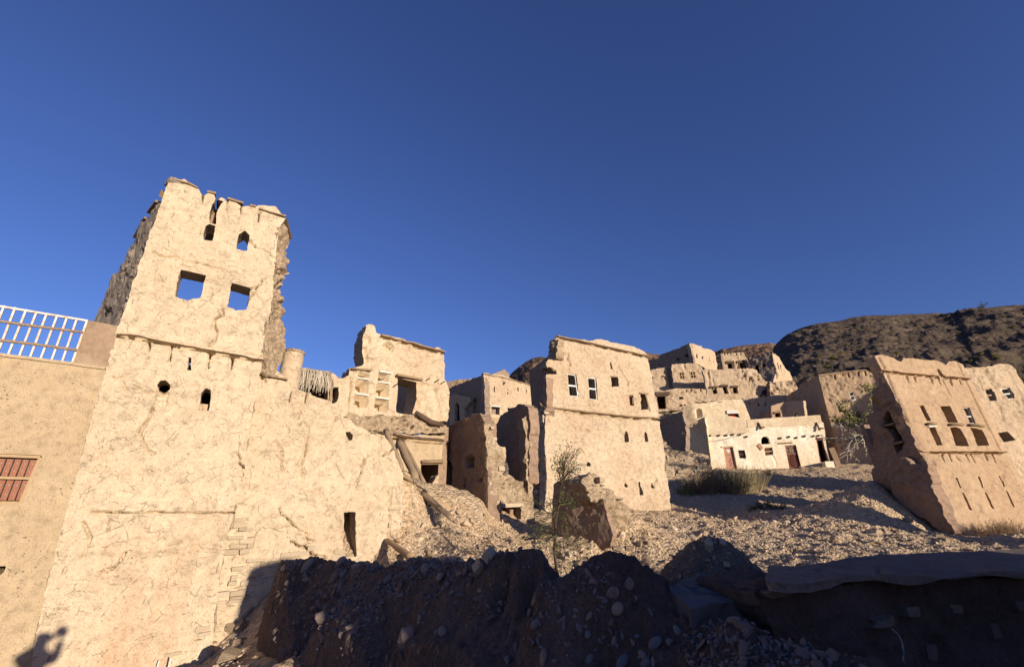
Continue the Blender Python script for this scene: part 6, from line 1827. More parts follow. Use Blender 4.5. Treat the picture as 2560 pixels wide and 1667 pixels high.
for (x, y, w, ra) in ((740, 1003, 70, .6), (820, 1075, 70, .45), (175, 1105, 55, .8), (255, 1150, 30, .7), (90, 1215, 40, .8), (330, 1215, 42, .6), (740, 1200, 60, .6), (1225, 1185, 72, .4), (1170, 1215, 30, .6), (1350, 1262, 40, .6), (1870, 1315, 60, .45),
                      (660, 1185, 30, .5), (430, 1340, 40, .6), (680, 1300, 45, .4), (320, 1420, 50, .5), (540, 1055, 36, .4), (340, 1055, 36, .35), (260, 1300, 30, .6), (900, 1280, 36, .5), (1050, 1350, 40, .5), (560, 1130, 22, .6), (770, 1380, 34, .5)):
    cobble('L', x, y, w, ra)
for (tg_, x, y, w, ra, me, lb) in (
        ('J', 1170, 425, 82, .55, None, 'smooth dark oval cobble lying alone on top of the near mud wall'),
        ('K', 500, 235, 72, .6, SLABS[2], 'flat capped dark stone perched on the crest of the near wall'),
        ('K', 405, 365, 55, .8, SLABS[4], 'square dark block on the near wall below the perched stone'),
        ('J', 2170, 585, 76, .6, None, 'pale grey cobble on the shoulder of the near mud wall'),
        ('K', 2160, 1120, 82, .75, None, 'largest rounded pinkish cobble in the dark foreground'),
        ('L', 940, 985, 145, .5, None, 'broad dark flat cobble at the right shoulder of the near wall')):
    o = cobble(tg_, x, y, w, ra, None, None, .02, me, 'cobble')
    if o:
        tag(o, lb, 'stone')
# countless pebbles and crumbs in the mud
idx = np.nonzero((sd.ravel() < -.02) & (UU.ravel() > 2.28))[0]
clus = fbm(np.stack([UU.ravel(), TT.ravel(), 0 * UU.ravel()], 1)[idx], 1.6, 4, 419, .6)
idx = idx[clus + .35 * (RNG.random(len(idx)) - .5) > .0]
pick = RNG.choice(idx, 4200, replace=False)
sz = RNG.uniform(.4, 1, len(pick)) ** 3 * .020 + .004
sz = sz * (1 + .8 * sst(2, 7, TT.ravel()[pick]))
pos = FVf[pick] + NN.reshape(-1, 3)[pick] * sz[:, None] * .2
o = stones_mesh('pebbles', pos, sz, plain('dark pebbles', (.20, .155, .13), .85, .5, 7, .4, alt=(.13, .135, .15)), fore, 5, .8)

# ---- low wall with smooth mud cap on the right
c0, c1_ = at('M', 1790, 1356, 2.62), at('M', 2380, 1331, 3.05)
azw = math.degrees(math.atan2(c1_[0] - c0[0], c1_[1] - c0[1]))
LWp = Plane(c0, azw)
low = thing('low_wall', 'low stone wall with smooth grey mud capping at the lower right', 'low wall', (*LWp.pt(1.5, 0)[:2], -1.5))
wall('face', LWp.off(-.08), [(-.02, -.06), (0.05, -.35), (.22, -.6), (.25, -1.7), (6, -1.7), (6, -.03), (.4, -.03)], mt['fore'], low, (), (), (), thick=.6, res=.022, rough=.05, rfreq=2.5, flake=.02, ffreq=4, rag=.04, seed=421)
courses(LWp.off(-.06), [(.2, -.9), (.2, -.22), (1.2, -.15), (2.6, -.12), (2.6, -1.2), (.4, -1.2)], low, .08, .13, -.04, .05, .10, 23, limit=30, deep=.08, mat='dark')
cap = Plane(np.array(c0) + (0, 0, .01), azw)
tl = math.radians(4)
cap.V = np.array((-math.cos(math.radians(azw)) * math.cos(tl), math.sin(math.radians(azw)) * math.cos(tl), math.sin(tl)))
cap.N = np.cross(cap.U, cap.V)
co_ = cap.uv(q('L', (1060, 468), (1300, 432), (1700, 396), (2380, 352)) + q('M', (2380, 1272)))
cf = cap.uv(q('L', (1080, 622), (1250, 642), (1480, 640), (1640, 602), (1800, 577), (2000, 580), (2200, 567), (2380, 575)) + q('M', (2380, 1330)))
e1_, e2_ = co_[-1] + (4, .3), cf[-1] + (4, 0)
wall('capping', cap, list(cf) + [e2_, e1_] + list(co_[::-1]), mt['darkcap'], low, (), (), [(cap.uv(q('L', (1575, 520), (1600, 490), (1650, 470))), .012, .02), (cap.uv(q('L', (2180, 470), (2190, 560))), .01, .015)], thick=.03, res=.018, rough=.010, rfreq=1.2, flake=.004, rag=.025, ragf=4, rim=.02, seed=423)
for pts, d_ in (([(1010, 680), (1140, 640), (1300, 650), (1250, 690), (1130, 715)], 2.7), ([(2060, 985), (2230, 945), (2340, 955), (2260, 1010), (2120, 1005)], 2.72)):
    sp = Plane(at('L', *pts[0], d_), azw)
    sp.V, sp.N = cap.V, cap.N
    wall('ledge_stone', sp, sp.uv(q('L', *pts)), mt['darkcap'], low, thick=.05, res=.015, rough=.012, flake=.004, rag=.015, seed=425)
# dry root hanging on the wall
V, F = tube([LWp.pt(*p, .03) for p in LWp.uv(q('L', (2265, 1070), (2330, 1130), (2365, 1210), (2375, 1300), (2368, 1400)))], [.004, .005, .006, .009, .012], 5, True, 2, .3)
tag(part('dry_root', V, F, mt['reed']), 'pale dry root hanging down the dark low wall', 'root')

# ---- dark slate slab between the near wall and the low wall
SL = Plane(at('L', 520, 700, 3.0), 80)
tl = math.radians(9)
SL.V = np.array((-math.cos(math.radians(80)) * math.cos(tl), math.sin(math.radians(80)) * math.cos(tl), math.sin(tl)))
SL.N = np.cross(SL.U, SL.V)
sl_t = thing('slate_slab', 'large dark cracked slate slab wedged beside the low wall', 'stone slab', SL.p0 - np.array((0, 0, .2)))
wall('slab', SL, SL.uv(q('L', (45, 620), (250, 545), (500, 512), (600, 545), (720, 562), (860, 622), (960, 700), (1040, 765), (850, 800), (640, 825), (440, 842), (330, 892), (200, 780))), mt['slate'], sl_t, (), (),
     [(SL.uv(q('L', (250, 640), (400, 720), (560, 740))), .012, .02), (SL.uv(q('L', (700, 720), (900, 800))), .012, .025), (SL.uv(q('L', (340, 670), (600, 560))), .012, .02)], thick=.13, res=.016, rough=.03, rfreq=2, flake=.012, ffreq=3, rag=.02, seed=427)

# ---- rounded rubble mound beyond the low wall
dm = at('L', 540, 330, 4.7)
bm = bmesh.new()
bmesh.ops.create_icosphere(bm, subdivisions=6, radius=1)
for v in bm.verts:
    p = np.array(v.co)
    v.co = Vector(p * np.array((.62, .6, 1.0)))
V = np.array([v.co[:] for v in bm.verts])
Fa = np.array([[v.index for v in f.verts] for f in bm.faces])
nrm_ = V / np.linalg.norm(V, axis=1)[:, None]
bm.free()
zt = at('L', 480, 182, 4.7)[2]
V = V + np.array((dm[0] - .02, dm[1] + .1, zt - 1.0))
V = V + nrm_ * (.10 * fbm(V, 2.2, 5, 431, .6) + .04 * np.abs(fbm(V, 9, 4, 433, .65)))[:, None]
V[:, 0] += .16 * np.clip(zt - .1 - V[:, 2], 0, 1) * np.sign(V[:, 0] - dm[0])
mound = thing('rubble_mound', 'rounded dark mud mound with a few flat stones, left end of the low wall', 'mound', (dm[0], dm[1], zt - 1.6))
part('mound', V, Fa, mud('shade toned mound mud', (.24, .185, .135), (.19, .145, .105), .6, .1, 3, 0, .5, 2.5, 1.0), mound)  # mud tone darkened: the mound's shade is put into the colour
DB = BVHTree.FromPolygons([tuple(v) for v in V], [tuple(int(k) for k in f) for f in Fa])
for (x, y, w, ra, me) in ((490, 270, 55, .6, SLABS[1]), (620, 235, 42, .6, SLABS[3]), (690, 338, 44, .5, None), (665, 450, 30, .7, SLABS[5]), (830, 380, 26, .8, None), (930, 465, 30, .7, None), (220, 285, 32, .5, SLABS[0]), (480, 400, 40, .7, None), (480, 215, 40, .4, SLABS[6]), (560, 430, 26, .7, None)):
    cobble('L', x, y, w, ra, None, mound, .2, me or ROCKS[x % 10], bvh=DB)
pick = RNG.choice(idx, 900, replace=False)
sz = RNG.uniform(.3, 1, len(pick)) ** 2 * .05 + .012
sz = sz * (1 + .7 * sst(2, 8, TT.ravel()[pick])) * np.where(RNG.random(len(pick)) < .12, 1.7, 1)
stones_mesh('clods', FVf[pick], sz, plain('mud clods', (.19, .14, .12), .95, .5, 9, .8, alt=(.13, .10, .09)), fore, 6, .9)
pk = RNG.choice(np.nonzero(nrm_[:, 2] > .0)[0], 420, replace=False)
stones_mesh('crumbs', V[pk], RNG.uniform(.4, 1, 420) ** 2 * .035 + .006, mt['stone'], mound, 8, .8)

# ---- building behind the viewpoint whose shade covers the foreground
OC = Plane((*ut(2.43, -6.0), -1.6), math.degrees(math.atan2(RH[0], RH[1])))
oc = thing('ruined_house', 'ruined mud house wall standing behind the viewpoint, shading the foreground', 'ruined house', OC.pt(1.8, 0))
wall('front_wall', OC, [(0, -.5), (0, 3.24), (.5, 3.30), (1.2, 3.24), (1.4, 2.86), (2.2, 2.80), (3.0, 2.86), (3.6, 2.76), (3.7, -.5)], mt['ochre'], oc, [[(1.9, 0), (1.9, 1.7), (2.6, 1.7), (2.6, 0)]], (), (), thick=.5, res=.06, rough=.04, rag=.05, seed=441)
room(OC, .1, 3.6, -.5, 2.6, 3.0, mt['ochre'], oc, front=.48)

# ------------------------------------------------------------------ rubble: the larger stones one by one, the rest as masses
PA = np.array([(880, 1215), (960, 1165), (1010, 1185), (1090, 1170), (1150, 1190), (1240, 1215), (1290, 1262), (1330, 1272), (1390, 1285), (1440, 1240), (1520, 1205), (1470, 1300), (1400, 1320), (1290, 1345), (1200, 1310), (1000, 1310), (880, 1310)]) / .9297
PB = np.array([(1520, 1205), (1580, 1180), (1700, 1170), (1800, 1190), (1880, 1180), (2000, 1205), (2100, 1215), (2220, 1250), (2380, 1268), (2100, 1300), (1800, 1340), (1560, 1300), (1470, 1290)]) / .9297
PC = np.array([(1780, 1125), (1900, 1110), (2040, 1080), (2060, 1150), (2120, 1200), (2020, 1205), (1880, 1180), (1770, 1165)]) / .9297
PE = np.array([(440, 1550), (480, 1505), (545, 1430), (585, 1350), (610, 1330), (590, 1400), (560, 1550)]) / .9297
PD = np.array([(1560, 1098), (1660, 1092), (1900, 1088), (2030, 1078), (2010, 1100), (1800, 1122), (1600, 1130)]) / .9297


def scatter(poly, n, seed):
    rr = np.random.default_rng(seed)
    lo, hi = poly.min(0), poly.max(0)
    out = []
    while len(out) < n:
        p = rr.uniform(lo, hi)
        if not in_poly(p[0], p[1], poly):
            continue
        h, nr = hit(TBVH, p)
        if h is not None and h[1] > 3:
            out.append((h, h[1] * CP + h[2] * SP))
        else:
            out.append((np.array((0, 300, -50.)), 1.0))
    return [o for o in out if o[0][2] > -20]


rr = np.random.default_rng(77)
for poly, n, lo, hi, lab, grp in ((PA, 150, 10, 38, 'pale broken stone lying loose on the sunlit rubble slope below the cross walls', 'stones on the rubble slope'),
                                  (PB, 120, 9, 28, 'flat broken stone lying on the stony track between centre house and battered house', 'stones on the stony track'),
                                  (PC, 40, 8, 20, 'flat stone on the shaded ground left of the battered house', 'stones in the shade of the battered house')):
    for h, d in scatter(poly, n, n):
        s = (lo + (hi - lo) * rr.random() ** 2.4) / 2 / FPX * d
        o = place('loose_stone', ROCKS[rr.integers(10)], h + np.array((0, 0, s * .12)), (s * 1.15, s, s * rr.uniform(.6, 1.1)), (rr.normal(0, .35), rr.normal(0, .35), rr.uniform(0, 6.3)))
        tag(o, lab, 'stone', grp)
for poly, n, nm, lo, hi, lab in ((PA, 4600, 'rubble', 1.5, 13, 'gravel and broken stone covering the slope below the cross walls'), (PB, 6000, 'rubble', 1.5, 13, 'gravel and slate chips covering the stony track'),
                            (PC, 900, 'rubble', 2, 8, 'stone chips on the shaded ground'), (PE, 260, 'rubble', 4, 22, 'broken stone at the foot of the tower'), (PD, 900, 'rubble', 1.5, 7, 'gravel along the foot of the white house')):
    sc_ = scatter(poly, n, n + 1)
    pos = np.array([h for h, d in sc_])
    rz = np.random.default_rng(n).random(len(pos)) ** 2.9
    s = (lo + (hi - lo) * rz) / 2 / FPX * np.array([d for h, d in sc_])
    tag(stones_mesh(nm, pos, s, mt['stone'], None, n, .45), lab, 'rubble')

# fallen lumps of mud brick and wall core under the ruins
rr = np.random.default_rng(303)
for k, (tg_, poly, n, lo, hi, lab, grp) in enumerate((
        ('D', [(300, 780), (620, 640), (900, 640), (1230, 760), (1300, 950), (1000, 1050), (420, 1050)], 26, 22, 60, 'lump of fallen mud brick on the slope under the palm logs', 'fallen lumps under the logs'),
        ('D', [(1300, 950), (1700, 900), (1800, 1050), (1500, 1180), (1250, 1150)], 16, 22, 55, 'lump of fallen wall core before the cellar mouth', 'fallen lumps before the cellar mouth'),
        ('D', [(1980, 1160), (2150, 1120), (2350, 1180), (2380, 1400), (2050, 1400)], 22, 26, 70, 'rounded rubble lump piled at the foot of the wall stub', 'rubble lumps at the wall stub'),
        ('X', [(1500, 420), (1620, 480), (1800, 620), (1700, 800), (1480, 780), (1560, 600)], 24, 18, 48, 'rubble lump on the bank right of the wall stub', 'rubble lumps on the bank'),
        ('M', [(500, 1500), (585, 1350), (600, 1340), (565, 1500), (520, 1550)], 12, 16, 44, 'stone lump lying between the tower foot and the near mud wall', 'stone lumps at the tower foot'),
        ('H', [(900, 1150), (1250, 1180), (1600, 1400), (1500, 1480), (1000, 1350)], 22, 24, 70, 'fallen lump at the foot of the battered house corner', 'fallen lumps at the battered house corner'))):
    P_ = np.array(q(tg_, *poly))
    s0 = TAGS[tg_][2]
    for h, d in scatter(P_, n, 900 + k):
        s = (lo + (hi - lo) * rr.random() ** 2) / 2 / s0 / FPX * d
        o = place('mud_lump', BLOCKS[rr.integers(len(BLOCKS))], h + np.array((0, 0, s * .25)), (s * 1.2, s, s * rr.uniform(.6, 1)), (rr.normal(0, .35), rr.normal(0, .35), rr.uniform(0, 6.3)))
        tag(o, lab, 'rubble lump', grp)
# ------------------------------------------------------------------ logs and debris
def flog(tg, a, b, da, db, r0, r1, lab, grp=None, seed=0, lift=0.0, mat='palm'):
    p, r = at(tg, *a, da), at(tg, *b, db)
    o = log('palm_log', p, r, r0, r1, mt[mat], None, 0, 10, seed, 9, .14)
    return tag(o, lab, 'log', grp)


flog('C', (1478, 1140), (1642, 1540), 12.6, 11.4, .075, .07, 'leftmost long palm log leaning against the rubble band', seed=1)
flog('D', (392, 92), (560, 470), 13.2, 11.6, .105, .10, 'thickest palm log leaning in the middle of three', seed=2)
flog('D', (425, 82), (640, 505), 13.4, 11.7, .05, .055, 'thin palm pole leaning right of the two thick logs', seed=3)
flog('D', (430, 430), (690, 585), 11.3, 12.0, .06, .04, 'splintered palm trunk lying on the bank under the leaning logs', seed=4)
flog('D', (625, 610), (930, 870), 11.7, 10.6, .085, .06, 'frayed palm trunk lying down the rubble slope', seed=5)
flog('D', (268, 1078), (530, 1262), 10.2, 8.9, .055, .075, 'bare pale pole lying at the foot of the long wall', seed=6, mat='frame')
flog('D', (672, 1178), (700, 1240), 9.2, 9.0, .06, .05, 'short stump of timber standing in the rubble slope', seed=7)
for k, (a, b) in enumerate((((600, 560), (690, 600)), ((560, 470), (680, 570)), ((640, 520), (700, 590)), ((520, 470), (640, 560)), ((680, 680), (900, 860)), ((700, 700), (940, 850)))):
    o = log('dry_frond', at('D', *a, 11.5), at('D', *b, 11.3 - .4 * (k > 3)), .014, .008, mt['reed'], None, .03, 5, k, 6, .1)
    tag(o, 'dry palm frond stalk strewn on the bank beside the fallen trunks', 'palm frond', 'frond stalks on the bank')

# ------------------------------------------------------------------ plants
lf = NT('small green leaf')
oi = lf.n('ShaderNodeNewGeometry')
c = lf.ramp(oi.outputs['Random Per Island'], [(0, (.055, .075, .025)), (.5, (.09, .11, .035)), (1, (.13, .14, .05))])
lf.l(c, lf.b.inputs['Base Color'])
lf.b.inputs['Roughness'].default_value = .6
mt['leaf'] = lf.m
lf = NT('yellow green leaf')
oi = lf.n('ShaderNodeNewGeometry')
c = lf.ramp(oi.outputs['Random Per Island'], [(0, (.17, .17, .035)), (.5, (.24, .22, .05)), (1, (.12, .13, .03))])
lf.l(c, lf.b.inputs['Base Color'])
mt['yleaf'] = lf.m
mt['twig'] = plain('dark twig', (.07, .05, .035), .9, .3, 20, .3)
mt['paletwig'] = plain('bleached twig', (.50, .44, .36), .9, .3, 20, .3)
mt['olive'] = stone_mat('dry olive twigs', [(.20, .165, .09), (.15, .12, .065), (.25, .20, .12)])
mt['drybush'] = plain('dry reddish twigs', (.20, .125, .075), .9, .4, 3, .2, alt=(.26, .18, .10))
mt['dryolive'] = plain('dry olive stems', (.185, .155, .085), .9, .4, 2.5, .2, alt=(.26, .205, .12))


def leaves(pos, size, seed, up=.5):
    rr = np.random.default_rng(seed)
    n = len(pos)
    a = rr.normal(size=(n, 3)); a /= np.linalg.norm(a, axis=1)[:, None]
    b = rr.normal(size=(n, 3)); b -= (a * b).sum(1)[:, None] * a; b /= np.linalg.norm(b, axis=1)[:, None]
    s = size * rr.uniform(.6, 1.3, n)[:, None]
    V = np.stack([pos, pos + a * s * .5 + b * s * .28, pos + a * s, pos + a * s * .5 - b * s * .28], 1).reshape(-1, 3)
    F = np.arange(4 * n).reshape(n, 4)
    return V, F


def grow(p, d, L, r, depth, rr, segs, tips, spread=.6, curve=.25, up=.0, k=3, shrink=.62):
    pts = [np.array(p)]
    d = np.array(d, float)
    n = 5
    for i in range(n):
        d = d + rr.normal(0, curve, 3) * .35 + np.array((0, 0, up)) / n
        d /= np.linalg.norm(d)
        pts.append(pts[-1] + d * L / n)
    segs.append((pts, [r * (1 - .55 * i / n) for i in range(n + 1)]))
    if depth == 0:
        tips += pts[1:]
        return
    for j in range(k):
        i = rr.integers(2, n + 1)
        dn = d + rr.normal(0, spread, 3)
        grow(pts[i], dn / np.linalg.norm(dn), L * shrink * rr.uniform(.7, 1.2), r * .5, depth - 1, rr, segs, tips, spread, curve, up, k, shrink)


# ---- sapling behind the near wall
ds = 8.4
b0 = at('M', 1296, 1345, ds)
tp = at('M', 1312, 1085, ds)
gr_z = gz(b0[0], b0[1])
sap = thing('sapling', 'thin young tree with sparse small leaves behind the near mud wall', 'tree', (b0[0], b0[1], gr_z))
rr = np.random.default_rng(4)
xs = [(b0[0], b0[1], gr_z - .05), tuple(b0), tuple(at('M', 1288, 1280, ds)), tuple(at('M', 1292, 1210, ds)), tuple(at('M', 1302, 1150, ds)), tuple(tp)]
V, F = tube(xs, [.034, .03, .025, .02, .012, .004], 8, True, 3, .1)
part('trunk', V, F, mt['twig'], sap)
segs, tips = [], []
XS = np.array(xs)
for i in range(85):
    t = rr.uniform(.14, 1.0) ** .9
    f = 1.2 + t * 3.75
    k = min(4, int(f))
    p = XS[k] * (1 - (f - k)) + XS[k + 1] * (f - k)
    a = rr.uniform(0, 6.28)
    d = np.array((math.cos(a), math.sin(a), rr.uniform(-.35, .5)))
    L_ = (.58 if .10 < t < .62 else .36) * rr.uniform(.6, 1.1)
    if t > .75:
        d = np.array((.55 * math.cos(a) + .35, .5 * math.sin(a), 1.0))
        L_ = .39
    grow(p, d / np.linalg.norm(d), L_, .007, 1, rr, segs, tips, .6, .4, -.05, 4, .55)
mb = MB()
for pts, rad in segs:
    V, F = tube(pts, rad, 3, False)
    mb.add(V, F[:1])
mb.build('branches', mt['twig'], sap, True)
tips = np.array(tips)
pos = tips[rr.random(len(tips)) < .8]
pos = pos + rr.normal(0, .02, pos.shape)
V, F = leaves(pos, .040, 3)
part('foliage', V, F, mt['leaf'], sap, False)

# ---- bare tree beside the battered house
dt = 26.5
root = at('H', 905, 520, dt)
rz = gz(root[0], root[1])
bt = thing('bare_tree', 'bleached bare branched tree with a few yellow leaves beside the battered house', 'tree', (root[0], root[1], rz))
rr = np.random.default_rng(9)
segs, tips = [], []
fork = at('H', 900, 330, dt)
segs.append(([np.array((root[0], root[1], rz - .1)), root + (0, 0, .1), (root + fork) / 2 + (.05, 0, 0), fork], [.12, .11, .09, .08]))
for (x, y, L_) in ((560, 330, 2.6), (640, 250, 2.6), (720, 420, 2.0), (760, 330, 1.9), (700, 200, 2.4), (760, 120, 2.5), (820, 60, 2.6), (860, 380, 1.2), (600, 290, 2.9), (800, 240, 1.9), (870, 150, 2.1), (680, 340, 2.4), (840, 280, 1.6), (780, 40, 2.8)):
    tgt = at('H', x, y, dt + rr.normal(0, .8))
    d = tgt - fork
    L_ = np.linalg.norm(d)
    grow(fork + rr.normal(0, .1, 3), d / L_, L_ * .95, .05, 2, rr, segs, tips, .6, .45, -.2, 6, .45)
mb = MB()
for pts, rad in segs:
    V, F = tube(pts, [max(.013, a) for a in rad], 4, False)
    mb.add(V, F[:1])
mb.build('branches', mt['paletwig'], bt, True)
tips = np.array(tips)
ty = tips[:, 2]
sel = tips[(ty > np.quantile(ty, .62)) | (rr.random(len(tips)) < .12)]
V, F = leaves(np.repeat(sel, 2, 0) + rr.normal(0, .06, (len(sel) * 2, 3)), .15, 5)
part('foliage', V, F, mt['yleaf'], bt, False)


# ---- bushes
def bush(name, lab, cat, c, rx, ry, h, n, mat, seed, leaf=None, r=.008, lean=.5):
    rr = np.random.default_rng(seed)
    t = thing(name, lab, cat, c)
    mb = MB()
    tp = []
    for i in range(n):
        a, q_ = rr.uniform(0, 6.28), math.sqrt(rr.random())
        x, y = c[0] + rx * q_ * math.cos(a), c[1] + ry * q_ * math.sin(a)
        z = gz(x, y) - .03
        H_ = h * (1 - .45 * q_ ** 2) * rr.uniform(.45, 1.3)
        d = np.array((math.cos(a) * q_ * lean + rr.normal(0, .18), math.sin(a) * q_ * lean + rr.normal(0, .18), 1))
        p0 = np.array((x, y, z))
        p1 = p0 + d * H_ * .55 + rr.normal(0, .02, 3)
        p2 = p0 + d * H_ * np.array((1.15, 1.15, 1)) + rr.normal(0, .05, 3)
        V, F = tube([p0, p1, p2], [r, r * .8, r * .3], 3, False)
        mb.add(V, F[:1])
        for k in range(3):
            s = p1 + (p2 - p1) * rr.uniform(-.4, .9)
            e = s + rr.normal(0, .12, 3) * h + np.array((0, 0, .14 * h))
            V, F = tube([s, e], [r * .6, r * .25], 3, False)
            mb.add(V, F[:1])
            tp += [e, (s + e) / 2]
    mb.build('stems', mat, t, False)
    if leaf:
        V, F = leaves(np.array(tp), leaf[1], seed)
        part('foliage', V, F, leaf[0], t, False)
    return t


def gpt(tg, x, y):
    h, _ = hit(TBVH, q(tg, (x, y))[0])
    return h


g1 = gpt('G', 800, 1010)
bush('dry_bush', 'largest olive grey dry bush in front of the white house', 'bush', g1, 1.7, .8, 1.45, 620, mt['dryolive'], 1, None, .011)
g2 = gpt('G', 470, 1015)
bush('dry_bush', 'smaller reddish dry bush left of the large olive bush', 'bush', g2, .85, .6, 1.15, 300, mt['drybush'], 2, None, .010)
g3 = gpt('G', 300, 1025)
bush('green_bush', 'small bright green bush at the corner of the centre house', 'bush', g3, .42, .35, .5, 90, mt['dryolive'], 3, (mt['yleaf'], .07), .008)
g4 = gpt('G', 1100, 1170)
if g4 is not None:
    bush('green_bush', 'dark green tuft in the shaded gully before the stony track', 'bush', g4, .9, .3, .35, 130, mt['twig'], 4, (mt['leaf'], .06), .008)
for k, (x, y, lb) in enumerate(((2080, 1400, 'left'), (2230, 1375, 'right'))):
    g5 = at('H', x, y, 15.4)
    bush('dry_bush', lb + ' reddish dry bush at the stone foot of the battered house', 'bush', (g5[0], g5[1], gz(g5[0], g5[1])), .45, .3, .5, 140, mt['drybush'], 6 + k, None, .006)
g6 = gpt('G', 1125, 830)
if g6 is not None:
    bush('green_bush', 'tiny grey green weed beside the white house foot', 'bush', g6, .2, .2, .5, 30, mt['dryolive'], 9, (mt['leaf'], .06), .007)
g7 = at('T', 590, 1560, 7.3)
bush('weed', 'low dark weed at the foot of the tower, beside the white stakes', 'weed', (g7[0], g7[1], gz(g7[0], g7[1])), .12, .08, .22, 24, mt['twig'], 12, (mt['leaf'], .045), .004)
for k, (a, b) in enumerate((((790, 1580), (806, 1528)), ((905, 1580), (924, 1510)), ((968, 1580), (994, 1495)))):
    p, r = at('T', *a, 7.5), at('T', *b, 7.5)
    p[2] = min(p[2], gz(p[0], p[1]) - .02)
    V, F = tube([p, r], [.014, .012], 6)
    tag(part('stake', V, F, mt['whitewood']), ('leftmost', 'middle', 'rightmost')[k] + ' of three short white stakes at the tower foot', 'stake', 'white stakes at the tower foot')

# ---- shrubs dotted over the hill
rr = np.random.default_rng(21)
P = rr.normal(size=(170, 3)); P /= np.linalg.norm(P, axis=1)[:, None]
P = P * rr.uniform(.45, 1, (170, 1)) * np.array((1, 1, .7)) + (0, 0, .45)
V, F = leaves(P, .55, 2)
shm = mesh_np('hill_shrub', V, F, mt['yleaf'], False)
for (x, y, s) in ((850, 270, 12), (705, 328, 16), (540, 412, 17), (610, 486, 15), (760, 510, 16), (1075, 364, 11), (555, 576, 18), (475, 627, 24), (335, 606, 18), (410, 712, 22), (850, 724, 22), (1105, 580, 22), (1640, 217, 12), (1580, 217, 10), (2275, 317, 20), (1725, 367, 12), (2015, 427, 14), (1960, 577, 20), (2085, 600, 18), (2115, 627, 22), (1845, 666, 22), (1905, 617, 17), (2365, 845, 22), (1330, 322, 12), (2180, 210, 9), (1450, 230, 9), (980, 420, 9), (1250, 480, 9), (680, 512, 10), (430, 588, 11), (1100, 240, 9)):
    h, _ = hit(HBVH, q('I', (x, y))[0])
    if h is None:
        continue
    d = h[1] * CP + h[2] * SP
    o = place('hill_shrub', shm, h, s / 4 / FPX * d, (0, 0, rr.uniform(0, 6)))
    tag(o, 'small round yellow green shrub dotted on the dark rocky hill', 'shrub', 'shrubs dotted on the hill')
h, _ = hit(HBVH, q('I', (1968, 142))[0])
if h is not None:
    segs, tips = [], []
    h = h - np.array((0, 0, .2))
    for k in range(7):
        grow(h + np.array((0, 0, .6)), np.array((rr.normal(0, .8), rr.normal(0, .5), .8)), 1.3, .07, 1, rr, segs, tips, .6, .2, .0, 3, .6)
    segs.append(([h, h + np.array((0, 0, .7))], [.15, .1]))
    tr = thing('hilltop_tree', 'tiny flat topped tree alone on the hill crest', 'tree', h)
    mb = MB()
    for pts, rad in segs:
        V, F = tube(pts, rad, 3, False)
        mb.add(V, F[:1])
    mb.build('branches', mt['twig'], tr)
    V, F = leaves(np.array(tips), .3, 3)
    part('foliage', V, F, mt['leaf'], tr, False)

# ------------------------------------------------------------------ the photographer, whose shadow falls on the tower
def skin_body(name, verts, edges, radii, mat, parent, root=0, sub=1):
    me = bpy.data.meshes.new(name)
    me.from_pydata(verts, edges, [])
    o = bpy.data.objects.new(name, me)
    COL.objects.link(o)
    md = o.modifiers.new('skin', 'SKIN')
    for i, r in enumerate(radii):
        me.skin_vertices[0].data[i].radius = (r, r * (.8 if i in (0, 1, 2, 3) else 1))
        me.skin_vertices[0].data[i].use_root = (i == root)
    md.use_smooth_shade = True
    o.modifiers.new('sub', 'SUBSURF').levels = sub
    o.modifiers['sub'].render_levels = sub
    me.materials.append(mat)
    if parent is not None:
        o.parent = parent
        o.location = -wloc(parent)
    return o


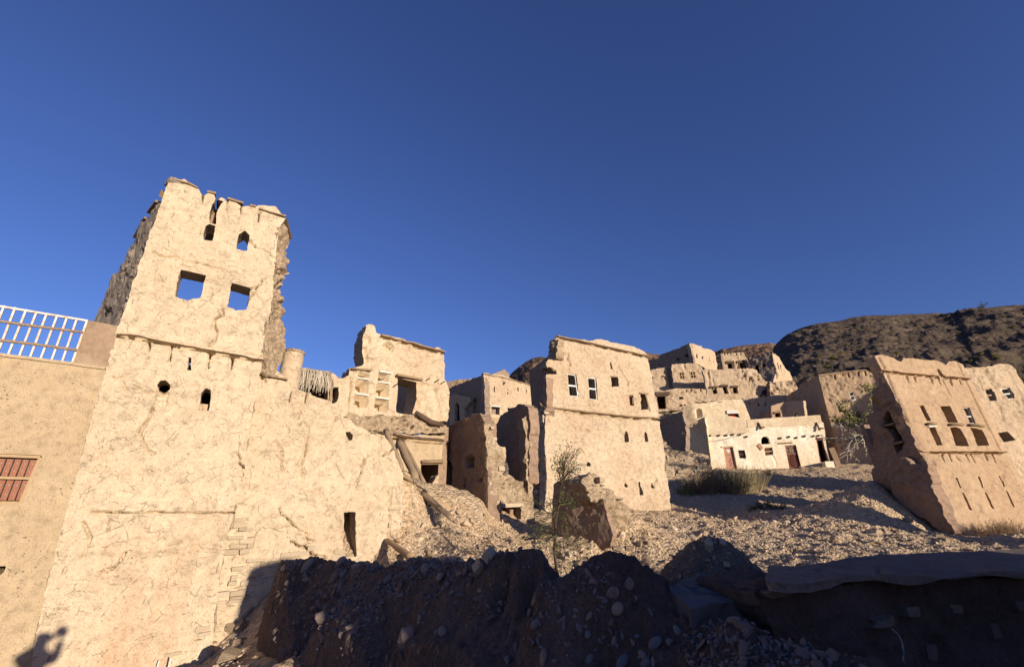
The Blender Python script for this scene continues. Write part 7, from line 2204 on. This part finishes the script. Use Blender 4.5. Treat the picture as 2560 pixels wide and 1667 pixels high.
me = bpy.data.meshes.new('tmp')
fz = float(gz(-.03, -.42))
man = thing('person', 'person in dark clothes holding a camera up to the face, behind the viewpoint', 'person', (-.03, -.42, fz))
ex, ey, ez = -.03, -.40, 0.0
hz = fz + .94
vs = [(ex, ey, hz), (ex, ey, hz + .22), (ex, ey, hz + .42), (ex, ey + .01, hz + .52), (ex, ey + .03, -.14), (ex, ey + .05, -.03), (ex, ey + .06, .06),      # pelvis..head 6
      (ex - .19, ey, hz + .49), (ex - .22, ey + .12, -.36), (ex - .10, ey + .27, -.10), (ex + .19, ey, hz + .49), (ex + .22, ey + .12, -.36), (ex + .10, ey + .27, -.10),
      (ex - .10, ey, hz - .08), (ex - .11, ey + .02, fz + .48), (ex - .11, ey - .02, fz + .08), (ex - .11, ey + .14, fz + .04),
      (ex + .10, ey, hz - .08), (ex + .11, ey + .02, fz + .48), (ex + .11, ey - .02, fz + .08), (ex + .11, ey + .14, fz + .04)]
ed = [(0, 1), (1, 2), (2, 3), (3, 4), (4, 5), (5, 6), (3, 7), (7, 8), (8, 9), (3, 10), (10, 11), (11, 12), (0, 13), (13, 14), (14, 15), (15, 16), (0, 17), (17, 18), (18, 19), (19, 20)]
ra = [.16, .16, .19, .15, .065, .11, .10, .09, .065, .045, .09, .065, .045, .095, .065, .045, .04, .095, .065, .045, .04]
skin_body('body', vs, ed, ra, plain('dark cloth', (.04, .045, .06), .9, .2, 20, .2), man, 0, 2)
for s in (-1, 1):
    for k in range(5):
        b = Vector((ex + s * .10, ey + .27, -.10))
        a = (k - 2) * .016
        p1 = b + Vector((-s * .02, .035, .03 + a)) if k < 4 else b + Vector((-s * .03, -.005, .05))
        p2 = p1 + Vector((-s * .035, .012, .004))
        V, F = tube([b, p1, p2], [.012, .010, .008], 6)
        part('finger', V, F, plain('skin', (.30, .17, .11), .6, .1, 10, .1) if 'skin' not in bpy.data.materials else bpy.data.materials['skin'], man)
cm = thing('photo_camera', 'black camera held at the face of the person behind the viewpoint', 'camera', (0, -.16, -.07))
MBx = MB()
X0 = Plane((0, -.11, 0), 90)
MBx.add(*pbox(X0, -.075, .075, -.055, .05, -.06, 0))
MBx.add(*pbox(X0, -.03, .03, .051, .08, -.05, -.005))
MBx.build('body', mt['metal'], cm)
V, F = tube([(0, -.108, 0), (0, -.05, 0)], .036, 16)
part('lens', V, F, mt['metal'], cm)
